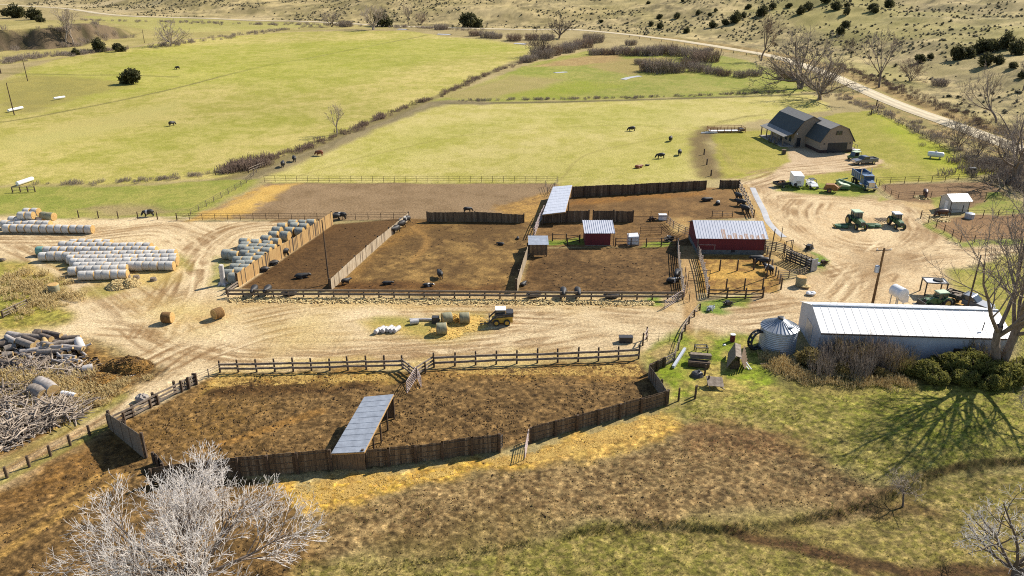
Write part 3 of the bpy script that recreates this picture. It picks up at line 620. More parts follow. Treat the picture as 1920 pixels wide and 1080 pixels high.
# ================================================================== fences
def resample(P, spacing=None, n=None):
    P = [Vector(p) for p in P]; ln = [(b-a).length for a, b in zip(P[:-1], P[1:])]; tot = sum(ln)
    n = n or max(1, round(tot/spacing)); out = []
    for i in range(n+1):
        d = tot*i/n; k = 0
        while k < len(ln)-1 and d > ln[k]: d -= ln[k]; k += 1
        out.append(P[k].lerp(P[k+1], min(1, d/ln[k])))
    return out
post_cache = {}
def post_mesh(h, r, m, k=7, square=False):
    key = (round(h, 2), r, m.name, square)
    if key not in post_cache:
        b = MB()
        if square: b.box((0, 0, (h-0.3)/2), (2*r, 2*r, h+0.3))
        else: b.tube([(0, 0, -0.3), (0, 0, h*0.5), (0, 0, h)], [r*1.05, r, r*0.93], k)
        o = b.build('post', m); post_cache[key] = o.data; bpy.data.objects.remove(o)
    return post_cache[key]
def fence(name, label, pts, h, rails, spacing=3.0, n=None, post_r=0.07, post_h=None, rail=(0.05, 0.05), mp='pipe', mr='pipe', cat='fence', group=None, px=True, jitter=0.0, ends=True, rail_name='rail', round_rail=False, pickets=0, sag=0.0):
    P = [at(*p) for p in pts] if px else [Vector(p) for p in pts]
    Q = resample(P, spacing, n); o = thing(name, label, cat, Q[0], 0, group); org = Q[0]
    ph = post_h or h
    for i, q in enumerate(Q):
        hh = ph+(rnd.uniform(-1, 1)*jitter if jitter else 0)
        c = link('post', post_mesh(round(hh*8)/8 if jitter else ph, post_r, M[mp]), o, q-org)
        if jitter: c.rotation_euler = (rnd.uniform(-.04, .04), rnd.uniform(-.04, .04), rnd.uniform(0, 3))
    for z in rails:
        b = MB()
        for a, c in zip(Q[:-1], Q[1:]):
            ja, jc = (rnd.uniform(-1, 1)*0.05*(jitter > 0) for _ in (0, 1))
            A, B = a+Vector((0, 0, z+ja)), c+Vector((0, 0, z+jc))
            off = (B-A).cross(Vector((0, 0, 1))).normalized()*(post_r+rail[0]/2)*(0 if round_rail else 1)
            if round_rail: b.tube([A, (A+B)/2-Vector((0, 0, sag)), B], rail[0]/2, 5)
            else: b.beam(A+off, B+off, rail[0], rail[1])
        b.build(rail_name, M[mr], o, org)
    if pickets:
        b = MB()
        for a, c in zip(Q[:-1], Q[1:]):
            k = max(2, int((c-a).length/pickets))
            for i in range(1, k): p = a.lerp(c, i/k); b.tube([p+Vector((0, 0, min(rails))), p+Vector((0, 0, max(rails)))], 0.012, 3, cap=False)
        b.build('wire_mesh', M['wire'], o, org)
    return o
def windbreak(label, pts, h, m='board', mp='dark_wood', post_sp=4.5, side=1, gap=0.0, name='windbreak_fence', jit=0.06, backrails=True, px=True, lean=0.0, missing=0.0):
    """tall close-boarded stock fence: upright boards on posts and rails"""
    P = [at(*p) for p in pts] if px else [Vector(p) for p in pts]
    o = thing(name, label, 'fence', P[0]); org = P[0]
    hs = h if hasattr(h, '__len__') else [h]*len(P)
    b = MB(); r = MB(); pw = 0.2
    for (A, hA), (B, hB) in zip(zip(P[:-1], hs[:-1]), zip(P[1:], hs[1:])):
        d = (B-A); Ln = d.length; d.normalize(); nr = d.cross(Vector((0, 0, 1)))*side; k = int(Ln/pw)
        base = 0
        for i in range(k):
            if rnd.random() < missing: continue
            t = (i+0.5)/k; p = A.lerp(B, t)
            if i % 24 == 0: base = rnd.uniform(-1, 1)*jit
            hh = hA+(hB-hA)*t+base+rnd.uniform(-1, 1)*jit*0.5; w = Ln/k*(1-gap)-0.004
            c = p+Vector((0, 0, hh/2-0.02))+nr*rnd.uniform(0, 0.012)
            b.box(c, (w, 0.03, hh), math.atan2(d.y, d.x), rnd.choice((0, 0, 0, 0, 0, 1, 1, 2) if m == 'board' else (0, 0, 0, 0, 0, 1)))
        for z in (0.25, 0.52, 0.85):
            if backrails: r.beam(A+nr*0.05+Vector((0, 0, hA*z)), B+nr*0.05+Vector((0, 0, hB*z)), 0.05, 0.08)
        n = max(1, round(Ln/post_sp))
        for i in range(n+1):
            q = A.lerp(B, i/n); link('post', post_mesh(round((hA+(hB-hA)*i/n+0.08)*10)/10, 0.11, M[mp], square=True), o, q+nr*0.19-org)
    b.build('board_panel', [M[m], M['board_worn'], M['board_grey']], o, org)
    if backrails: r.build('rail', M[m], o, org)
    return o
def gate(label, p0, p1, h=1.3, bars=5, m='white_pipe', px=True, group=None, z0=0.15):
    A, B = (at(*p0), at(*p1)) if px else (Vector(p0), Vector(p1))
    o = thing('pipe_gate', label, 'gate', A, 0, group); b = MB(); u = Vector((0, 0, 1))
    for z in (z0, h): b.tube([A+u*z, B+u*z], 0.045, 6)
    for t in (0, 1): b.tube([A.lerp(B, t)+u*z0, A.lerp(B, t)+u*h], 0.045, 6)
    b.build('gate_frame', M[m], o, A); b = MB()
    for i in range(1, bars): z = z0+(h-z0)*i/bars; b.tube([A+u*z, B+u*z], 0.025, 5)
    b.tube([A.lerp(B, .5)+u*z0, A.lerp(B, .5)+u*h], 0.025, 5); b.build('bars', M[m], o, A)
    return o

# long pipe fences round the big pens
fence('pipe_fence', 'long thin pipe fence between the green pasture and the bare upper pen', [(496, 341), (700, 342), (900, 342), (1046, 342)], 1.35, [0.35, 0.8, 1.33], n=27, post_r=0.04, rail=(0.06, 0.06), round_rail=True)
fence('pipe_fence', 'thin pipe fence with close uprights along the hay yard and dark pen', [(332, 413), (450, 413), (600, 412), (762, 411)], 1.25, [0.3, 0.6, 0.9, 1.23], n=18, post_r=0.045, rail=(0.055, 0.055), round_rail=True, pickets=0.9)
fence('post_row_fence', 'wire fence on dark wooden posts beside the grazing black cow', [(148, 408), (283, 411), (301, 412), (318, 412), (332, 413)], 1.35, [0.5, 1.0], n=5, post_r=0.1, rail=(0.015, 0.015), mp='dark_wood', mr='wire', round_rail=True)
fence('wire_fence', 'weathered post and wire fence slanting beside the golden straw patch', [(358, 404), (400, 380), (445, 355), (470, 338), (486, 318)], 1.2, [0.4, 0.8, 1.15], n=12, post_r=0.06, rail=(0.05, 0.05), mp='grey_wood', mr='pipe', round_rail=True)
fence('wire_fence', 'short silver rail fence where the farm lane meets the pasture', [(466, 324), (482, 317), (496, 312)], 1.2, [0.5, 1.0], n=3, post_r=0.1, rail=(0.08, 0.1), mp='dark_wood', mr='rail_wood')
fence('wire_fence', 'dark wooden posts along the brushy ditch below the big pasture', [(404, 328), (420, 326), (450, 322), (482, 315)], 1.2, [0.5, 1.0], n=5, post_r=0.1, rail=(0.02, 0.02), mp='dark_wood', mr='wire', round_rail=True)
fence('pipe_fence', 'short tall pipe fence beside the metal roofed lean-to shelter', [(1022, 350), (1030, 372), (1046, 342)], 1.3, [0.4, 0.8, 1.28], n=4, post_r=0.05, rail=(0.06, 0.06), round_rail=True)
# board windbreaks
windbreak('tall golden board windbreak beside the scattered dark hay bales', [(448, 538), (503, 501), (552, 470), (625, 421)], [2.1, 2.2, 2.2, 2.35], m='gold_board', side=-1, gap=0.02)
windbreak('long pale board windbreak sloping up between two dark pens', [(622, 544), (690, 481), (768, 411)], [1.75, 1.8, 1.35], m='pale_board', side=-1, gap=0.03)
windbreak('board windbreak running from the feed bunk up to the small grey shed', [(970, 547), (980, 513), (991, 478), (997, 462)], [1.9, 1.95, 1.95, 1.95], m='pale_board', side=-1, gap=0.03)
fence('rail_fence', 'pale upright pipe fence between the grey shed and the lean-to', [(1001, 446), (1009, 425), (1019, 404)], 1.9, [0.5, 1.0, 1.5, 1.9], n=5, post_r=0.09, rail=(0.08, 0.1), mp='white_pipe', mr='white_pipe')
windbreak('free standing dark board windbreak in the middle of the pens', [(801, 416), (890, 416), (982, 418)], [1.85, 1.85, 1.6], side=-1, post_sp=6)
windbreak('dark board windbreak under the lower end of the metal lean-to roof', [(1018, 418), (1056, 417), (1104, 416)], 2.1, side=-1, post_sp=4)
windbreak('dark board windbreak ending behind the small red shed', [(1112, 416), (1150, 416), (1186, 417)], 2.1, side=-1, post_sp=4)
windbreak('long dark board windbreak along the top of the upper pen', [(1072, 370), (1190, 364), (1322, 355)], [2.2, 2.1, 1.85], side=1, post_sp=2.6)
windbreak('short dark board windbreak beside the lawn corner', [(1349, 352), (1385, 352)], 1.6, side=1, post_sp=2)
# feed bunk line along the front of the pens
o = fence('feed_fence', 'dark plank feed fence with trampled hay along the front of the pens', [(428, 557), (620, 557), (850, 559), (1050, 561), (1280, 562)], 1.15, [0.55, 1.08], n=30, post_r=0.11, rail=(0.1, 0.3), mp='dark_wood', mr='grey_wood')
fence('rail_fence', 'angled grey rail panel at the end of the feed bunk beside the tall stump', [(425, 552), (436, 544), (448, 536)], 1.0, [0.4, 0.8], n=2, post_r=0.1, rail=(0.1, 0.2), mp='dark_wood', mr='rail_wood')
# plank fence on the near side of the yard
fence('plank_fence', 'three rail plank fence on dark posts above the lower pen, west run', [(413, 698), (520, 697), (640, 694), (755, 691)], 1.5, [0.55, 1.1], n=10, post_r=0.11, post_h=1.65, rail=(0.1, 0.24), mp='dark_wood', mr='rail_wood', jitter=0.12)
fence('plank_fence', 'three rail plank fence on dark posts above the lower pen, east run', [(814, 688), (900, 684), (1000, 681), (1120, 677), (1197, 673)], 1.6, [0.6, 1.25], n=10, post_r=0.11, post_h=1.8, rail=(0.1, 0.26), mp='dark_wood', mr='rail_wood', jitter=0.12)
fence('plank_fence', 'short plank wing fence funnelling down from the west run to the gate', [(756, 692), (779, 710)], 1.4, [0.45, 0.85, 1.3], n=2, post_r=0.1, rail=(0.09, 0.2), mp='dark_wood', mr='rail_wood')
fence('plank_fence', 'short plank wing fence funnelling down from the east run to the gate', [(814, 689), (781, 710)], 1.4, [0.45, 0.85, 1.3], n=2, post_r=0.1, rail=(0.09, 0.2), mp='dark_wood', mr='rail_wood')
gate('pale pink pipe gate hanging open below the two plank wings', (781, 710), (763, 739), 1.5, 5)
gate('small white pipe gate standing beside the funnel of plank wings', (783, 712), (790, 728), 1.4, 4)
# boarded sides of the lower pens
windbreak('tall board windbreak climbing from the pasture gate to the junk corner', [(993, 829), (1040, 816), (1120, 795), (1200, 773), (1247, 759)], [1.75, 1.7, 1.7, 1.75, 1.75], side=1, post_sp=2.4, jit=0.05)
windbreak('short grey board windbreak closing the upper corner of the lower pen', [(1248, 757), (1236, 739), (1215, 708)], [1.6, 1.7, 1.6], m='grey_wood', side=1, post_sp=3)
windbreak('dark slatted board panel beside the long white beam', [(1217, 700), (1230, 694), (1243, 687)], 1.25, side=1, post_sp=2, gap=0.12)
fence('rail_fence', 'short grey rail panel joining the slatted boards', [(1243, 688), (1264, 676)], 1.2, [0.4, 0.8, 1.15], n=1, post_r=0.1, rail=(0.08, 0.18), mp='dark_wood', mr='rail_wood')
windbreak('sagging dark board windbreak from the lean-to to the broken rack', [(683, 876), (730, 872), (780, 866), (830, 860), (885, 852), (936, 846)], [2.0, 1.9, 1.85, 1.9, 1.95, 2.0], side=1, post_sp=2.6, jit=0.08)
windbreak('long weathered board windbreak behind the big white tree', [(288, 906), (330, 902), (450, 894), (560, 886), (622, 880)], [1.6, 1.8, 2.1, 2.2, 2.25], side=1, post_sp=3, jit=0.06)
windbreak('leaning grey board panel above the big shadow beside the farm track', [(206, 805), (238, 832), (271, 860)], [2.0, 2.4, 2.7], m='grey_wood', side=-1, post_sp=3, jit=0.05)
windbreak('small grey board panel half hidden behind the white tree', [(294, 868), (302, 878), (312, 889)], [1.2, 1.3, 1.2], m='grey_wood', side=1, post_sp=2)
fence('plank_fence', 'broken plank fence with dark plates along the farm track', [(206, 801), (248, 782), (292, 758), (336, 736), (366, 720)], 1.3, [0.35, 0.75, 1.2], n=4, post_r=0.16, post_h=1.5, rail=(0.08, 0.2), mp='dark_wood', mr='rail_wood', jitter=0.1)
windbreak('dark slatted wooden gate panel at the top of the track fence', [(340, 734), (353, 728), (367, 720)], 1.3, side=1, post_sp=2, gap=0.3, jit=0.12)
windbreak('small dark wooden plate nailed to the track fence by its middle post', [(232, 789), (248, 781)], 1.0, side=1, post_sp=2, jit=0.03)
windbreak('small dark wooden plate nailed to the track fence near the pale rock', [(281, 764), (295, 757)], 1.0, side=1, post_sp=2, jit=0.03)
fence('wire_fence', 'wire fence on dark posts below the farm track', [(-30, 918), (22, 892), (94, 856), (150, 826), (205, 800)], 1.2, [0.3, 0.6, 0.9, 1.15], n=6, post_r=0.13, rail=(0.02, 0.02), mp='dark_wood', mr='wire', round_rail=True, pickets=0.5)
fence('wire_fence', 'low rail fence from the plank posts down to the slatted gate', [(370, 718), (392, 708), (413, 698)], 1.1, [0.4, 0.75, 1.0], n=2, post_r=0.06, rail=(0.05, 0.06), mp='grey_wood', mr='rail_wood', round_rail=True)
fence('log_fence', 'low silvery log fence in the weedy corner', [(6, 596), (28, 586), (52, 574)], 1.0, [0.25, 0.6, 0.95], n=2, post_r=0.13, rail=(0.2, 0.2), mp='dark_wood', mr='grey_wood', round_rail=True)
gate('white pipe gate swung open at the end of the straw windbreak', (991, 826), (984, 862), 1.3, 5)
gate('dark iron rack leaning at the broken end of the sagging windbreak', (937, 846), (942, 838), 1.4, 4, m='black_steel')
# alley and sorting pens
fence('alley_fence', 'pale rail alley fence on the pen side of the cattle lane', [(1271, 466), (1274, 500), (1278, 530), (1283, 556)], 1.7, [0.3, 0.6, 0.9, 1.2, 1.6], n=6, post_r=0.09, rail=(0.06, 0.12), mp='white_pipe', mr='rail_wood')
fence('alley_fence', 'pale rail alley fence on the straw side of the cattle lane', [(1308, 474), (1314, 492), (1322, 520), (1328, 556)], 1.7, [0.3, 0.6, 0.9, 1.2, 1.6], n=6, post_r=0.1, rail=(0.06, 0.12), mp='white_pipe', mr='rail_wood')
fence('alley_fence', 'thin pipe frame standing in the middle of the cattle lane', [(1284, 520), (1286, 545), (1292, 566)], 1.6, [0.8, 1.6], n=3, post_r=0.05, rail=(0.05, 0.05), round_rail=True)
gate('pipe gate across the top of the cattle lane beside the straw', (1290, 528), (1330, 526), 1.6, 4, m='pipe')
gate('white plank gate angled off the end of the feed fence', (1246, 580), (1282, 557), 1.2, 4)
fence('rail_fence', 'leaning white rail fence along the yard end of the cattle lane', [(1312, 582), (1300, 596), (1288, 612), (1278, 636)], 1.0, [0.4, 0.9], n=4, post_r=0.1, rail=(0.08, 0.12), mp='dark_wood', mr='rail_wood')
fence('plank_fence', 'dark three rail fence on the green strip below the straw pen', [(1328, 558), (1358, 559), (1396, 560), (1430, 558)], 1.35, [0.2, 0.7, 1.25], n=3, post_r=0.12, post_h=1.6, rail=(0.08, 0.16), mp='dark_wood', mr='dark_wood')
fence('post_row_fence', 'four dark posts strung with wire at the near side of the straw pen', [(1361, 545), (1393, 544), (1433, 543), (1464, 543)], 1.8, [0.5, 1.0, 1.4], n=3, post_r=0.11, rail=(0.015, 0.015), mp='dark_wood', mr='wire', round_rail=True)
fence('post_row_fence', 'dark posts dividing the two halves of the straw pen', [(1349, 508), (1380, 508), (1413, 506)], 1.8, [0.4, 1.1], n=2, post_r=0.12, rail=(0.02, 0.02), mp='dark_wood', mr='wire', round_rail=True)
fence('post_row_fence', 'short pale posts standing against the red barn wall', [(1307, 477), (1339, 476), (1370, 475), (1403, 475), (1434, 474)], 1.4, [0.5, 1.0], n=4, post_r=0.12, rail=(0.015, 0.015), mp='rail_wood', mr='wire', round_rail=True)
fence('post_row_fence', 'grey posts running down the cattle side of the straw pen', [(1438, 478), (1444, 498), (1450, 510), (1456, 522), (1462, 532)], 1.5, [0.5, 1.0, 1.4], n=4, post_r=0.11, rail=(0.02, 0.02), mp='grey_wood', mr='wire', round_rail=True)
fence('rail_fence', 'curved many railed fence from the red barn to the cattle chute', [(1434, 468), (1450, 470), (1466, 472), (1480, 480), (1488, 488)], 1.5, [0.3, 0.6, 0.9, 1.2, 1.45], n=4, post_r=0.1, rail=(0.06, 0.1), mp='dark_wood', mr='rail_wood')
fence('rail_fence', 'pale rail fence of the curved chute pen', [(1458, 522), (1478, 521), (1496, 519), (1511, 514)], 1.3, [0.3, 0.6, 0.9, 1.2], n=3, post_r=0.08, rail=(0.05, 0.08), mp='dark_wood', mr='rail_wood')
fence('rail_fence', 'white topped plank fence along the water ditch', [(1386, 352), (1396, 370), (1406, 392), (1413, 408)], 1.5, [0.4, 0.8, 1.4], n=7, post_r=0.1, rail=(0.1, 0.16), mp='dark_wood', mr='rail_wood')
fence('rail_fence', 'dark rail fence behind the red barn roof', [(1335, 407), (1352, 407), (1373, 407)], 1.2, [0.4, 0.7, 1.15], n=2, post_r=0.07, rail=(0.05, 0.06), mp='dark_wood', mr='rail_wood')
fence('rail_fence', 'dark post fence on the grass between grey shed and red shed', [(1036, 452), (1064, 453), (1087, 455)], 1.4, [0.5, 1.2], n=2, post_r=0.1, rail=(0.05, 0.08), mp='dark_wood', mr='pipe')
fence('rail_fence', 'dark post fence on grass right up against the red shed door', [(1064, 460), (1086, 455)], 1.3, [0.5, 1.2], n=1, post_r=0.1, rail=(0.05, 0.08), mp='dark_wood', mr='pipe')
fence('rail_fence', 'dark post and rail fence from the red shed to the cattle lane', [(1154, 462), (1198, 463), (1222, 463), (1245, 462), (1268, 462)], 1.5, [0.4, 0.9, 1.4], n=4, post_r=0.1, rail=(0.05, 0.08), mp='dark_wood', mr='pipe')
fence('pipe_fence', 'tall thin pipe frame beside the end of the dark windbreak', [(1187, 416), (1220, 416), (1252, 416)], 2.0, [1.0, 2.0], n=2, post_r=0.05, rail=(0.06, 0.06), round_rail=True)
fence('pipe_fence', 'pale pipe sorting fence running up to the red barn corner', [(1250, 418), (1262, 430), (1280, 440), (1300, 446)], 1.5, [0.4, 0.8, 1.2, 1.5], n=5, post_r=0.07, rail=(0.05, 0.07), mp='rail_wood', mr='rail_wood')
gate('pipe gate in front of the white loading box', (1200, 440), (1240, 441), 1.4, 4, m='pipe')
# house side
fence('pipe_fence', 'pipe fence between the bright lawn and the upper horse paddock', [(1642, 346), (1700, 344), (1760, 341), (1845, 336)], 1.45, [0.5, 0.95, 1.42], n=8, post_r=0.06, rail=(0.06, 0.06), round_rail=True)
fence('pipe_fence', 'pipe fence turning down along the trees past the black crate', [(1845, 336), (1866, 348), (1890, 360), (1925, 368)], 1.4, [0.5, 0.95, 1.38], n=5, post_r=0.06, rail=(0.06, 0.06), round_rail=True)
fence('pipe_fence', 'pipe fence along the near side of the upper horse paddock', [(1648, 350), (1670, 368), (1674, 374), (1700, 371), (1758, 370), (1830, 372), (1880, 371)], 1.3, [0.5, 0.9, 1.28], n=9, post_r=0.06, rail=(0.05, 0.05), round_rail=True)
fence('pipe_fence', 'pipe fence wrapping the lower horse paddock above the driveway', [(1726, 410), (1750, 424), (1770, 436), (1790, 448), (1803, 456), (1840, 455), (1880, 452), (1925, 448)], 1.4, [0.45, 0.9, 1.38], n=10, post_r=0.07, rail=(0.05, 0.05), round_rail=True)
fence('pipe_fence', 'pipe fence behind the brown horse and the small beige shed', [(1726, 408), (1760, 405), (1812, 408), (1850, 408), (1925, 405)], 1.4, [0.45, 0.9, 1.38], n=7, post_r=0.07, rail=(0.05, 0.05), round_rail=True)
fence('wire_fence', 'low dark fence along the road edge of the bright lawn', [(1630, 214), (1648, 212), (1700, 240), (1780, 286), (1858, 326)], 1.0, [0.4, 0.85], n=26, post_r=0.07, rail=(0.08, 0.08), mp='pipe', mr='pipe', round_rail=True)
fence('wire_fence', 'tall dark corner posts where the lawn meets the road', [(1633, 216), (1646, 212), (1643, 199)], 2.0, [1.0, 1.9], n=2, post_r=0.18, rail=(0.1, 0.1), mp='dark_wood', mr='dark_wood')
fence('wire_fence', 'wire fence with dark posts on the far side of the gravel road', [(1180, 70), (1330, 92), (1450, 113)], 1.2, [0.5, 1.1], n=12, post_r=0.15, rail=(0.03, 0.03), mp='dark_wood', mr='wire', round_rail=True)
fence('wire_fence', 'small rail pen at the edge of the left pasture beside the white pipe', [(24, 361), (46, 360), (66, 360)], 1.2, [0.5, 1.1], n=3, post_r=0.12, rail=(0.08, 0.1), mp='dark_wood', mr='rail_wood')
fence('post_row_fence', 'dark posts along the brown verge of the lawn', [(1333, 330), (1326, 312), (1320, 290)], 1.4, [0.6], n=2, post_r=0.16, rail=(0.02, 0.02), mp='dark_wood', mr='wire', round_rail=True)
fence('post_row_fence', 'two rusty posts and a rail beside the junk corner windbreak', [(1272, 752), (1303, 748)], 1.6, [0.3], n=1, post_r=0.11, rail=(0.03, 0.03), mp='dark_wood', mr='wire', round_rail=True)
fence('rail_fence', 'white rail by the black trough at the end of the plank fence', [(1205, 648), (1212, 636)], 1.7, [0.8, 1.5], n=1, post_r=0.1, rail=(0.06, 0.16), mp='dark_wood', mr='white_pipe')
fence('wire_fence', 'fine wire panel fence across the top of the junk corner', [(1214, 640), (1240, 640), (1276, 640)], 1.2, [0.3, 0.7, 1.1], n=3, post_r=0.03, rail=(0.02, 0.02), mp='pipe', mr='wire', round_rail=True)
fence('rail_fence', 'long pale wire mesh side fence of the cattle run', [(1278, 636), (1272, 656), (1264, 678)], 1.1, [0.3, 0.7, 1.05], n=2, post_r=0.09, rail=(0.04, 0.06), mp='grey_wood', mr='rail_wood', pickets=0.5)
# ================================================================== buildings
def roofed(P, mats): pass
def corrug(mb, a, b, c, d, n, rib=0.03, mi=0, t=0.04):
    """roof sheet a-b (eave) c-d (ridge side) with raised ribs running from eave to ridge"""
    a, b, c, d = map(Vector, (a, b, c, d)); mb.quad(a, b, c, d, mi, t)
    nr = (b-a).cross(d-a).normalized()
    for i in range(n+1):
        t_ = i/n; p, q = a.lerp(b, t_), d.lerp(c, t_); mb.beam(p+nr*rib*0.5, q+nr*rib*0.5, 0.06, rib, mi, up=nr)
def frame_at(px, py, rz, name, label, cat):
    p = at(px, py); return thing(name, label, cat, p, rz)
M['red_wall'] = mat('red_barn_paint', (0.16, 0.018, 0.022, 1), (0.10, 0.014, 0.016, 1), 1.2, 0.8, stretch=(6, 6, 0.5))
M['grey_wall'] = mat('grey_base_boards', (0.16, 0.17, 0.16, 1), (0.09, 0.095, 0.09, 1), 2, 0.9)
M['white_wall'] = mat('white_wall_sheet', (0.44, 0.47, 0.52, 1), (0.36, 0.385, 0.43, 1), 0.7, 0.5)
M['white_roof'] = mat('white_roof_sheet', (0.86, 0.85, 0.83, 1), (0.7, 0.68, 0.64, 1), 0.9, 0.42, stretch=(1.4, 0.25, 1))
M['rust_roof'] = mat('streaked_roof_sheet', (0.62, 0.63, 0.68, 1), (0.5, 0.51, 0.55, 1), 1.6, 0.4, metal=0.15, stretch=(2.4, 0.25, 1))
M['rust'] = mat('rust', (0.36, 0.17, 0.08, 1), (0.5, 0.4, 0.34, 1), 1.8, 0.8, stretch=(2, 0.4, 1))
M['shed_wall'] = mat('beige_siding', (0.52, 0.5, 0.44, 1), (0.46, 0.44, 0.39, 1), 1, 0.7)
M['house_wall'] = mat('tan_siding', (0.30, 0.235, 0.17, 1), (0.26, 0.2, 0.145, 1), 1.4, 0.8)
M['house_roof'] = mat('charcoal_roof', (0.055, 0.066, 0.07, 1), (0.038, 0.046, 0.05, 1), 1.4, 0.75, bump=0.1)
M['house_roof_top'] = mat('charcoal_roof_top', (0.25, 0.235, 0.21, 1), (0.19, 0.18, 0.165, 1), 1.4, 0.75)  # upper slopes and porch: low-angle glare painted in as paler charcoal
M['stone_band'] = mat('brown_stone', (0.06, 0.03, 0.025, 1), (0.035, 0.02, 0.018, 1), 3, 0.9, bump=0.3)
M['dark_door'] = mat('dark_door', (0.012, 0.016, 0.022, 1), (0.016, 0.02, 0.026, 1), 1, 0.5)
M['concrete'] = mat('concrete', L(196, 186, 176), L(170, 160, 150), 2, 0.9)

def red_barn():
    A = at(1306.5, 476); B = at(1431.5, 477.5); rz = bearing(A, B); W = (B-A).length; D = 7.6
    o = thing('red_barn', 'red barn with rust streaked corrugated metal roof beside the straw pen', 'barn', A, rz)
    he, hr = 2.75, 4.3
    w = MB(); w.prism([(0, 0.7), (D, 0.7), (D, he), (D/2, hr), (0, he)], 0, W, axis='x'); w.build('wall', M['red_wall'], o)
    b = MB(); b.box((W/2, D/2, 0.35), (W+0.06, D+0.06, 0.74)); b.build('base_boards', M['grey_wall'], o)
    r = MB(); ov = 0.35
    def z(y): return he+(hr-he)*(1-abs(y-D/2)/(D/2))+0.06
    corrug(r, (-ov, -0.3, z(-0.3)), (W+ov, -0.3, z(-0.3)), (W+ov, D/2, z(D/2)), (-ov, D/2, z(D/2)), 26)
    corrug(r, (W+ov, D+0.3, z(D+0.3)), (-ov, D+0.3, z(D+0.3)), (-ov, D/2, z(D/2)), (W+ov, D/2, z(D/2)), 26)
    ro = r.build('roof', M['rust_roof'], o)
    p = MB()
    for k in range(8):
        x0 = W*0.36+k*W*0.083; ln = rnd.uniform(0.5, 0.85) if k else 1.35
        y0, y1 = -0.28, -0.28+ln*1.5
        p.quad((x0, y0, z(y0)+0.02), (x0+W*0.055, y0, z(y0)+0.02), (x0+W*0.055, y1, z(y1)+0.02), (x0, y1, z(y1)+0.02))
    p.build('rust_patch', M['rust'], ro)
    d = MB(); d.box((1.5, -0.04, 1.55), (2.6, 0.06, 0.08)); d.build('door_track', M['white_pipe'], o)
    d = MB(); d.box((5.6, -0.04, 0.55), (0.6, 0.05, 0.4)); d.build('hatch', M['dark_door'], o)
    t = MB()
    for x in (0, W): t.box((x, -0.04, he/2+0.3), (0.14, 0.1, he-0.6))
    t.build('corner_trim', M['grey_wood'], o)
red_barn()

def small_red_shed():
    A = at(1097, 461); B = at(1144, 461); rz = 0; W = (B-A).length; D = 3.6
    o = thing('red_shed', 'small red wooden shed with a pale ribbed metal roof', 'shed', A, rz); he, hb = 2.25, 3.0
    w = MB(); w.prism([(0, 0), (D, 0), (D, hb), (0, he)], 0, W, axis='x'); w.build('wall', M['red_wall'], o)
    r = MB(); s = (hb-he)/D
    z = lambda y: he+s*y+0.05
    corrug(r, (-0.2, -0.25, z(-0.25)), (W+0.65, -0.25, z(-0.25)), (W+0.65, D+0.3, z(D+0.3)), (-0.2, D+0.3, z(D+0.3)), 14, 0.06); r.build('roof', M['rust_roof'], o)
    t = MB(); t.box((W/2, -0.05, 0.06), (W+0.2, 0.12, 0.16)); t.build('sill_beam', M['grey_wood'], o)
    t = MB(); t.beam((W+0.6, -0.1, he-0.1), (W+0.6, D, hb-0.1), 0.08, 0.1); t.tube([(W+0.55, 0.1, 0), (W+0.55, 0.1, he-.05)], 0.06, 6); t.build('porch_post', M['dark_wood'], o)
small_red_shed()

def grey_shed():
    A = at(992, 481); B = at(1026, 481); W = (B-A).length; D = 3.0
    o = thing('grey_shed', 'small open grey shed with a flat pale tin roof', 'shed', A, 0); he, hb = 2.0, 2.3
    w = MB(); k = 14
    for i in range(k): w.box((W*(i+.5)/k, 0.02, he/2+0.1), (W/k-0.01, 0.04, he-0.2))
    for i in range(k): w.box((0.02, D*(i+.5)/k, he/2+0.05), (0.04, D/k-0.01, he-0.1))
    w.build('board_wall', M['board'], o)
    for x, y, h in ((0.07, 0.1, he), (W-0.07, 0.1, he), (W-0.07, D-.1, hb), (0.12, D-.1, hb)):
        p = MB(); p.tube([(x, y, -0.2), (x, y, h-0.02)], 0.08, 6); p.build('post', M['dark_wood'], o)
    r = MB(); r.quad((-0.15, -0.2, he+0.04), (W+0.2, -0.2, he+0.04), (W+0.2, D+0.2, hb+0.06), (-0.15, D+0.2, hb+0.06), t=0.05); r.build('roof', M['galv'], o)
grey_shed()

